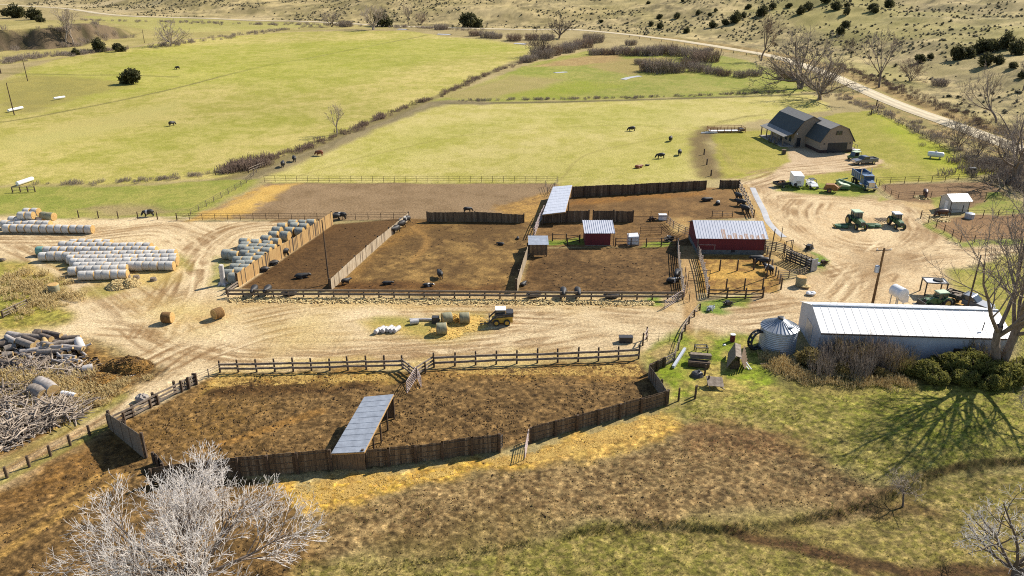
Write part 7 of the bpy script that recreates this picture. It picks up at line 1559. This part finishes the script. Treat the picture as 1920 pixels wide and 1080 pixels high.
scatter('sagebrush', sage_places(5600, 21), VS, QS, 'sage', .6, 1.6, 21); scatter('sagebrush', sage_places(1500, 22), VS, QS, 'sage_dark', .7, 2.0, 22)

# clods in the stocked ground, tufts in the near grass: too many to count
def in_polys(polys, n, seed, dens=None):
    rng = np.random.default_rng(seed); out = []
    for poly in polys:
        P = flats(poly); xs = [p[0] for p in P]; ys = [p[1] for p in P]; k = int(n*6/len(polys)); x = rng.uniform(min(xs), max(xs), k); y = rng.uniform(min(ys), max(ys), k); m = poly_dist(x, y, P) > .2; out.append(np.column_stack([x[m], y[m]]))
    o = np.concatenate(out); w = fbm(o[:, 0]/3.5, o[:, 1]/3.5, seed, 3); o = o[rng.random(len(o)) < np.clip((w-.33)*3.2, .05, 1)]; rng.shuffle(o); o = o[:n]; return np.column_stack([o, Hgt(o[:, 0], o[:, 1])])
def clod():
    r = random.Random(4); V = []; k = 6
    for z, q in ((-.3, .8), (.25, 1.0), (.6, .55)):
        for j in range(k): a = 6.283*j/k+z; V.append((q*math.cos(a)*r.uniform(.7, 1.2), q*math.sin(a)*r.uniform(.7, 1.2), z*r.uniform(.8, 1.2)))
    V.append((0, 0, .75)); V = np.array(V); Q = [(i*k+j, i*k+(j+1) % k, (i+1)*k+(j+1) % k, (i+1)*k+j) for i in range(2) for j in range(k)]+[(2*k+j, 2*k+(j+1) % k, 3*k, 3*k) for j in range(k)]
    return V, np.array([q for q in Q if q[2] != q[3]])
VC, QC = clod()
M['clod'] = mat('soil_clods', L(166, 132, 82), L(112, 84, 50), .5, 1.0, world_co=True); M['clod_dark'] = mat('dung', L(70, 50, 30), L(40, 28, 17), .5, 1.0, world_co=True); M['tuft'] = mat('dry_grass', L(214, 194, 116), L(158, 150, 66), .25, 1.0, world_co=True); M['straw_bits'] = mat('scattered_straw', L(250, 210, 116), L(204, 160, 80), .6, 1.0, world_co=True)
LOWPEN = [(225, 805), (372, 722), (420, 706), (765, 702), (1195, 684), (1235, 745), (992, 822), (936, 838), (685, 868), (430, 886), (280, 858)]; LEFTF = [(-80, 1060), (0, 918), (205, 830), (430, 898), (540, 965), (600, 1060), (580, 1140), (-80, 1140)]; MIDF = [(545, 968), (860, 900), (1150, 842), (1420, 805), (1530, 850), (1680, 905), (1500, 964), (1200, 976), (860, 1038), (600, 1062)]
STRAWP = [(540, 905), (690, 888), (940, 856), (990, 848), (1250, 770), (1290, 800), (1000, 868), (860, 890), (700, 924), (560, 960)]; GRASS = [(1290, 752), (1400, 732), (1640, 720), (1930, 712), (1940, 850), (1700, 905), (1530, 846), (1420, 804), (1300, 796)]; LOWG = [(620, 1075), (860, 1050), (1230, 986), (1500, 980), (1713, 918), (1940, 872), (1960, 1130), (600, 1130)]
PENS = [(640, 546), (768, 415), (1000, 422), (985, 480), (966, 546)]; PENC = [(980, 546), (1002, 470), (1268, 470), (1276, 550)]; PENA = [(455, 538), (628, 424), (760, 412), (620, 545)]
scatter('soil_clods', in_polys([LOWPEN], 3200, 301), VC, QC, 'clod', .04, .12, 301, .7); scatter('dung', in_polys([LOWPEN, PENS, PENC, PENA], 420, 302), VC, QC, 'clod_dark', .06, .16, 302, .5)
scatter('soil_clods', in_polys([LEFTF], 1600, 303), VC, QC, 'clod', .04, .1, 303, .7); scatter('soil_clods', in_polys([MIDF], 1800, 304), VC, QC, 'clod', .03, .08, 304, .7); scatter('dung', in_polys([MIDF, LEFTF, STRAWP], 150, 305), VC, QC, 'clod_dark', .05, .13, 305, .5)
rg_ = np.random.default_rng(9); nb_ = 9; a_ = rg_.uniform(0, 6.28, nb_); hh_ = rg_.uniform(.5, 1.1, nb_); o_ = np.stack([np.cos(a_), np.sin(a_), np.zeros(nb_)], 1); t_ = np.stack([-np.sin(a_), np.cos(a_), np.zeros(nb_)], 1); b0 = o_*rg_.uniform(0, .5, nb_)[:, None]
VB = np.stack([b0-t_*.09, b0+t_*.09, b0+o_*.5*hh_[:, None]+t_*.03+np.array([0, 0, 1])*hh_[:, None], b0+o_*.5*hh_[:, None]-t_*.03+np.array([0, 0, 1])*hh_[:, None]], 1).reshape(-1, 3); QB = np.arange(4*nb_).reshape(nb_, 4)
scatter('grass_tufts', in_polys([GRASS], 2200, 311), VB, QB, 'tuft', .05, .15, 311); scatter('grass_tufts', in_polys([LOWG], 3000, 312), VB, QB, 'tuft', .05, .14, 312); scatter('grass_tufts', in_polys([MIDF], 1500, 313), VB, QB, 'tuft', .05, .13, 313)
VL = np.array([(-1, -.14, .1), (1, -.1, .14), (1, .14, .2), (-1, .12, .12), (-.2, -1, .1), (.1, -1, .16), (.14, 1, .14), (-.12, 1, .12)], float); QL = np.array([(0, 1, 2, 3), (4, 5, 6, 7)])
scatter('scattered_straw', in_polys([STRAWP], 9000, 321), VL, QL, 'straw_bits', .07, .2, 321); scatter('scattered_straw', in_polys([[(380, 724), (412, 700), (765, 699), (745, 714), (420, 728)], [(790, 697), (1198, 681), (1210, 708), (900, 704)]], 3600, 322), VL, QL, 'straw_bits', .07, .2, 322)

tl = resample([Vector((p[0], p[1], 0)) for p in TERRACE if p[0] > -14], n=1200); rg_ = np.random.default_rng(17); bt = np.array([(p.x+rg_.normal()*.12, p.y-.15+rg_.normal()*.3) for p in tl]); bt = bt[fbm(bt[:, 0]/2.5, bt[:, 1]/2.5, 55, 2) > .42]
scatter('bank_tufts', np.column_stack([bt, Hgt(bt[:, 0], bt[:, 1])]), VB, QB, 'tuft', .08, .22, 331)
scatter('bank_brush', along([(-20, 66), (60, 72), (120, 70), (170, 66), (220, 62)], 34, 5, 28), VT, QT, 'twig', 1.2, 2.6, 28)

YARD = [[(-60, 690), (0, 645), (140, 640), (200, 680), (260, 700), (170, 768), (60, 826), (-60, 880)]]
scatter('wood_rubble', in_polys(YARD, 900, 341), VC, QC, 'twig_pale', .08, .3, 341, .6); scatter('wood_rubble', in_polys(YARD, 700, 342), VC, QC, 'manure2', .1, .36, 342, .6); scatter('wood_rubble', in_polys(YARD, 420, 343), VC, QC, 'clod_dark', .12, .4, 343, .6)
# ================================================================== poles, logs and the odds and ends
M['pole'] = mat('pole_wood', L(150, 112, 66), L(104, 74, 44), 2, .9, stretch=(3, 3, .4)); M['log_bark'] = mat('log_bark', L(196, 182, 168), L(128, 116, 104), 2.4, .95, bump=.4); M['log_end'] = mat('log_end', L(240, 206, 142), L(206, 164, 104), 4, .9)
M['silver_log'] = mat('silver_wood', L(226, 216, 206), L(160, 148, 140), 2, .9); M['dark_bark'] = mat('dark_log_bark', L(146, 130, 116), L(90, 78, 68), 2.4, .95, bump=.4)
def pole(px, py, h, label, r=.14, lean=0, cross=False, can=False, name='utility_pole', m='pole'):
    o = thing(name, label, 'pole', at(px, py)); top = Vector((lean, 0, h)); part(o, 'shaft', m, lambda b: b.tube([(0, 0, -.4), top*.5, top], [r*1.15, r, r*.78], 10), smooth=True)
    if cross: part(o, 'crossarm', 'grey_wood', lambda b: b.beam(top+Vector((-1.0, 0, -.35)), top+Vector((1.0, .2, -.35)), .1, .13)); [part(o, 'insulator', 'white_metal', lambda b: b.tube([top+Vector((x, .02, -.28)), top+Vector((x, .02, -.08))], .06, 6)) for x in (-.9, 0, .9)]
    if can: part(o, 'transformer', 'galv', lambda b: (b.tube([top+Vector((-.48, -.1, -3.4)), top+Vector((-.48, -.1, -3.3)), top+Vector((-.48, -.1, -2.5)), top+Vector((-.48, -.1, -2.4))], [.24, .3, .3, .22], 12)))
    return o
p1 = pole(617, 532, 9.6, 'tall thin dark pole standing in the darkest pen', .1, -.1, m='dark_wood'); p2 = pole(1634, 578, 8.6, 'brown utility pole with a grey transformer behind the white barn', .16, .1, True, True); p3 = pole(1808, 600, 9.0, 'dark thin pole rising behind the flatbed pickup', .11, 0, m='dark_wood')
pole(27, 216, 9.5, 'thin pole at the far edge of the pasture beside a white pipe', .14, m='dark_wood'); pole(52, 152, 8, 'thin far pole on the rough ground above the lone juniper', .14, m='dark_wood'); pole(271, 80, 7, 'thin pole on the bank between the poplars and the pale tree', .14, m='dark_wood'); pole(2, 138, 6, 'short far pole at the edge of the rough pasture', .2, m='dark_wood')
pole(1436, 522, 7.6, 'tall dark light pole among the rails of the straw pen', .09, .35, m='dark_wood'); pole(1464, 452, 2.6, 'thin post at the end of the water ditch', .06, m='dark_wood', name='post')
b = MB(); A = Vector((p2.location.x, p2.location.y, 8.3)); B_ = Vector((flat(1330, 520)[0], flat(1330, 520)[1], 0))
def wire(a, c, sag, label):
    b = MB(); a, c = Vector(a), Vector(c); b.tube([a.lerp(c, t)-Vector((0, 0, sag*4*t*(1-t))) for t in np.linspace(0, 1, 13)], .012, 3); return tag(b.build('overhead_wire', M['black_steel']), label, 'wire')
# tall bleached stump by the bales
o = thing('bleached_stump', 'tall bleached white tree stump beside the dark scattered bales', 'stump', at(419, 533))
part(o, 'trunk', 'bark_white', lambda b: b.tube([(0, 0, -.2), (0, 0, .3), (.02, 0, 1.2), (.05, 0, 2.4), (.12, 0, 3.0)], [.62, .42, .34, .36, .3], 12), smooth=True)
part(o, 'root', 'bark_white', lambda b: [b.tube([(0, 0, .35), (.6*math.cos(a), .6*math.sin(a), .12), (1.0*math.cos(a), 1.0*math.sin(a), -.05)], [.26, .16, .06], 7) for a in (.3, 1.6, 2.8, 4.1, 5.3)])
part(o, 'broken_branch', 'bark_white', lambda b: b.tube([(.05, 0, 2.2), (-.35, 0, 2.7)], [.16, .08], 7))
def log(p, q, r, label, m='log_bark', z=None, group=None, name='log'):
    A, B = (at(*p) if len(p) == 2 else Vector(p)), (at(*q) if len(q) == 2 else Vector(q)); A = A+Vector((0, 0, r if z is None else z)); B = B+Vector((0, 0, r if z is None else z)); b = MB(); mid = A.lerp(B, .5)+Vector((rnd.uniform(-.1, .1), rnd.uniform(-.1, .1), rnd.uniform(-.03, .06)))
    b.tube([A, mid, B], [r*rnd.uniform(.8, 1.1), r, r*rnd.uniform(.8, 1.1)], 11, 0, True, 1); o = b.build(name, [M[m], M['log_end']], org=A, smooth=True); o.location = A; return tag(o, label, 'log', group)
LG_ = 'logs in the cut wood pile'
logs = [((18, 634), (52, 641), .5, 'silver_log', 'fat silvery log lying at the top of the cut wood pile'), ((65, 640), (82, 637), .42, 'dark_bark', 'short dark log with a bright cut end, uppermost in the pile'), ((70, 634), (118, 642), .36, 'dark_bark', 'long dark log along the upper edge of the pile'), ((38, 652), (66, 662), .42, 'log_bark', 'grey log with a round pale end in the middle of the pile'), ((48, 646), (74, 656), .4, 'dark_bark', 'dark log with a cut end beside the middle grey log'), ((0, 652), (26, 646), .42, 'dark_bark', 'dark log reaching out of the edge of the pile'), ((2, 646), (20, 641), .34, 'log_bark', 'grey log at the far outer corner of the pile'), ((10, 660), (33, 655), .4, 'log_bark', 'grey log with twin cut ends near the outer corner'), ((80, 642), (100, 649), .38, 'dark_bark', 'dark log below the uppermost short log'), ((82, 656), (100, 662), .36, 'log_bark', 'short log with a golden end in the pile middle'), ((100, 650), (124, 656), .34, 'dark_bark', 'dark log pointing at the round lone log'), ((30, 664), (64, 676), .22, 'silver_log', 'thin silvery log slanting below the pile'), ((6, 672), (26, 668), .36, 'log_bark', 'log with a golden end at the low outer side'), ((0, 682), (40, 690), .3, 'dark_bark', 'long dark log at the lower edge of the pile'), ((20, 696), (62, 700), .28, 'dark_bark', 'dark log lying in the brush below the pile'), ((60, 666), (86, 670), .2, 'silver_log', 'thin pale log below the golden ended log'), ((148, 645), (157, 664), .52, 'bark_white', 'short fat upended log at the bright end of the pile'), ((134, 659), (146, 657), .4, 'log_bark', 'round lone log facing out with an orange cut end'), ((86, 648), (88, 662), .34, 'log_end', 'split golden log standing in the pile middle'), ((104, 664), (106, 652), .3, 'log_end', 'split pale log near the round lone log')]
for p, q, r, m, lb in logs: log(p, q, r, lb, m, z=r+(.55 if 'upper' in lb or 'middle' in lb else 0), group=LG_)
for k in range(16):
    px, py = rnd.uniform(0, 128), rnd.uniform(640, 668); an = rnd.uniform(-.7, .5); l = rnd.uniform(2.0, 3.8); A = at(px, py); B = A+Vector((math.cos(an)*l, math.sin(an)*l, rnd.uniform(-.15, .3)))
    log(tuple(A), tuple(B), rnd.uniform(.22, .42), 'weathered log jumbled in the heart of the cut wood pile', rnd.choice(('log_bark', 'dark_bark', 'silver_log', 'log_bark')), z=rnd.uniform(.3, 1.0), group='jumbled logs in the cut wood pile')
ords = ['first', 'second', 'third', 'fourth', 'fifth', 'sixth', 'seventh', 'eighth', 'ninth', 'tenth', 'eleventh', 'twelfth', 'thirteenth', 'fourteenth', 'fifteenth', 'sixteenth', 'seventeenth', 'eighteenth']
for i in range(18):
    px, py = rnd.uniform(92, 158), rnd.uniform(656, 684); an = rnd.uniform(-.9, .5); l = rnd.uniform(1.0, 2.6); A = at(px, py); B = A+Vector((math.cos(an)*l, math.sin(an)*l, rnd.uniform(-.1, .5)))
    log(tuple(A), tuple(B), rnd.uniform(.09, .2), 'split silvery branch in the kindling heap beside the manure pile', 'silver_log', z=rnd.uniform(.15, .7), group='split branches in the kindling heap', name='split_branch')
log((62, 738), (84, 748), .75, 'large grey half trunk lying in the brush yard', 'log_bark', z=.45); log((76, 726), (103, 742), .8, 'large pale half trunk beside the grey one in the brush yard', 'silver_log', z=.6)
log((158, 699), (176, 696), .42, 'bleached log with a raised tip beside the manure pile', 'bark_white', z=.5); log((118, 744), (144, 748), .32, 'white pipe like log near the pale half trunk', 'white_metal', z=.4, name='white_drum')
def brush(px, py, r, h, n, seed, m='twig_pale'):
    rng = random.Random(seed); br = []; c = at(px, py)
    for i in range(n):
        a = rng.uniform(0, 6.28); q = math.sqrt(rng.random()); x, y = math.cos(a)*r*q, math.sin(a)*r*.7*q; z = h*(1-q*q)*rng.random()+.05; d = Vector((rng.gauss(0, 1), rng.gauss(0, 1), rng.gauss(0, .25))).normalized(); l = rng.uniform(.6, 2.4); p = Vector((x, y, z)); m_ = p+d*l*.5+Vector((0, 0, rng.uniform(-.1, .2)))
        br.append((np.array([p, m_, p+d*l]), np.array([1, .8, .4])*rng.choice((.03, .04, .06, .06, .12))))
    V, Q = tubes(br, 4); V[:, 2] = np.maximum(V[:, 2], .01); o = link('brush_pile', arrays('brush_pile', V, Q, M[m])); o.location = c; return tag(o, kind='stuff')
for a in [(80, 692, 3.8, .5, 120, 11), (130, 700, 2.6, .5, 160, 12), (35, 672, 3.6, .5, 70, 13), (15, 760, 3, .7, 200, 14), (95, 778, 3.2, 1.3, 420, 1), (55, 792, 2.6, 1.0, 300, 2), (20, 812, 3.0, 1.0, 330, 3), (112, 764, 2.2, .8, 200, 4), (-20, 830, 3, .9, 200, 5), (30, 690, 3.0, .5, 110, 6), (60, 705, 3.0, .5, 90, 7), (20, 735, 3, .6, 180, 8), (80, 690, 2, .4, 90, 9)]: brush(*a, 'twig_pale' if a[5] < 6 or a[5] > 10 else 'twig')
def rock(px, py, r, label, m='concrete', name='boulder', sq=.7):
    b = MB(); b.ball((0, 0, r*.4), (r, r*.8, r*sq), 12, 8); rr = random.Random(int(px)); b.v = [tuple(Vector(v)*rr.uniform(.88, 1.1)) for v in b.v]; o = b.build(name, M[m], fix=False); o.location = at(px, py); return tag(o, label, 'boulder')
rock(268, 752, .75, 'pale grey boulder lying behind the broken plank fence'); rock(18, 776, .4, 'small white rock in the brush yard', 'white_metal'); rock(65, 692, .35, 'small white rock on the dry weeds', 'white_metal'); rock(1846, 305, .5, 'pale rock at the lawn edge under the bush trees'); rock(1858, 303, .6, 'grey rock at the lawn edge beside the pale rock', 'grey_wood'); rock(1358, 648, .2, 'tiny pale stone in the junk corner', 'white_metal')
rock(1336, 578, .35, 'white sack on the green strip near the cattle lane', 'white_metal', 'white_sack'); rock(1520, 553, .7, 'white tarp heap on the yard beside the barn end', 'white_metal', 'white_tarp', .4); rock(1510, 540, .7, 'pale spilled feed heap beside the upright bale', 'straw_pale', 'feed_heap', .3)
rock(5, 489, .5, 'grey sack at the edge of the weedy corner', 'grey_wood', 'grey_sack', .5)
# junk corner
def shack():
    o = thing('collapsed_shack', 'collapsed grey plank shack with a steep roof in the junk corner', 'shack', at(1378, 694), math.radians(-14)); L_ = 3.4
    part(o, 'roof', 'grey_wood', lambda b: [b.beam((-.95+.02*i, i*.34, .25), (-.1, i*.34, 1.75), .3, .05, up=(-.87, 0, .5)) for i in range(11)])
    part(o, 'roof', 'rail_wood', lambda b: [b.quad((-.1, .1, 1.78), (.55, .1, 1.62), (.55, L_, 1.62), (-.1, L_, 1.78), t=.05)])
    part(o, 'wall', 'dark_wood', lambda b: [b.box((.35, i*.34+.1, .75), (.06, .3, 1.5)) for i in range(10)]+[b.box((-.45+i*.2, .05, .5+.06*i), (.17, .06, 1.0)) for i in range(5)])
    part(o, 'fallen_boards', 'board', lambda b: [b.beam((.55+.09*i, -.2, 1.45-.2*i), (1.0+.08*i, L_-.3*i, 1.4-.22*i), .17, .04) for i in range(6)])
shack()
for i, (p, q, r, m, lb) in enumerate([((1290, 684), (1330, 688), .34, 'dark_wood', 'dark weathered beam, bottom one of the stacked timbers'), ((1293, 678), (1332, 681), .28, 'grey_wood', 'pale weathered beam on top of the stacked timbers')]):
    A, B = at(*p), at(*q); b = MB(); z = .35 if i == 0 else .85; b.beam(A+Vector((0, 0, z)), B+Vector((0, 0, z)), 1.0-.35*i, .5); b.beam(A+Vector((0, -.3, z+.27)), B+Vector((0, -.3, z+.29)), .2, .1); o = b.build('timber_beam', M[m], org=A); o.location = A; tag(o, lb, 'timber')
def bench(px, py):
    o = thing('iron_stand', 'small dark iron frame in the grass above the stacked timbers', 'stand', at(px, py)); part(o, 'top', 'black_steel', lambda b: (b.box((0, -.4, .75), (1.5, .12, .08)), b.box((0, .4, .75), (1.5, .12, .08)), b.box((-.7, 0, .75), (.1, .9, .08)), b.box((.7, 0, .75), (.1, .9, .08))))
    for x in (-.7, .7):
        for y in (-.4, .4): part(o, 'leg', 'black_steel', lambda b: b.box((x, y, .36), (.1, .1, .75)))
bench(1314, 660)
b = MB(); b.tube([(0, 0, 0), (0, 0, .35), (0, 0, .5)], [.75, .6, .35], 14); b.tube([(.2, 0, .5), (.2, 0, .7)], .12, 8); o = b.build('iron_kettle', M['black_steel']); o.location = at(1307, 704); tag(o, 'round black iron kettle below the stacked timbers', 'kettle')
b = MB(); b.quad((-.85, -.6, .5), (.85, -.75, .42), (.95, .6, .85), (-.8, .7, .95), t=.06); b.beam((-.6, -.4, 0), (-.6, -.4, .55), .1, .1); b.beam((.6, .4, 0), (.6, .4, .75), .1, .1); b.beam((.5, -.6, .3), (.9, -.9, .2), .1, .1); o = b.build('tilted_board', M['rail_wood']); o.location = at(1339, 725); tag(o, 'tilted pale board sheet leaning on posts at the edge of the junk corner', 'board')
for px, py, h, lb in [(1321, 704, 1.4, 'short dark post above the tilted board sheet'), (1327, 722, 1.2, 'leaning dark post touching the tilted board sheet'), (1304, 742, 1.3, 'thin dark post between the windbreak and the tilted board')]:
    b = MB(); b.tube([(0, 0, -.2), (.05, 0, h)], .1, 7); o = b.build('old_post', M['dark_wood']); o.location = at(px, py); tag(o, lb, 'post')
for i, (px, py) in enumerate([(1404, 694), (1409, 694)]):
    b = MB(); b.beam((0, 0, .1), (-.95, 3.0, 1.0), .12, .05); o = b.build('leaning_plank', M['white_wall']); o.location = at(px, py); tag(o, ['pale plank leaning on the shack, inner one', 'pale plank leaning on the shack, outer one'][i], 'plank')
for i in range(9):
    A = at(1425+rnd.uniform(0, 30), 664+i*3.2); l = rnd.uniform(2, 3.2); b = MB(); b.tube([A+Vector((0, 0, .08)), A+Vector((l, rnd.uniform(.1, .6), .12))], .06, 6); o = b.build('lying_pole', M['rail_wood'], org=A); o.location = A; tag(o, 'thin grey pole lying in the shadow of the grain bin', 'pole', 'grey poles lying below the grain bin')
# porch furniture and garden
for x, y, lb in [(-6.8, 9.5, 'dark garden chair on the slab before the porch'), (-6.9, 12.5, 'dark garden chair further along the house porch'), (-3.0, 5.8, 'small dark planter between the porch and the garage')]:
    b = MB(); b.box((0, 0, .42), (.7, .7, .1)); b.box((-.32, 0, .8), (.08, .7, .8)); [b.box((sx*.28, sy*.28, .2), (.08, .08, .42)) for sx in (-1, 1) for sy in (-1, 1)]; o = b.build('garden_chair', M['black_steel']); o.location = on_house(x, y); o.rotation_euler = (0, 0, house_rz); tag(o, lb, 'chair')
b = MB(); b.box((0, 0, .3), (1.6, .9, .6)); b.box((0, 0, .62), (1.7, 1, .06)); o = b.build('white_cooler', M['white_metal']); o.location = on_house(9.3, -.2); o.rotation_euler = (0, 0, house_rz); tag(o, 'white chest on the ground beside the garage deck', 'chest')
b = MB(); b.beam((-2.2, 0, .15), (2.2, .3, .2), .35, .3); b.beam((-1, .3, .3), (1.5, -.4, .4), .2, .2); o = b.build('white_boat_hull', M['white_metal']); o.location = at(1330, 250); tag(o, 'white scrap boards beside the near end of the feeder rack', 'boards')
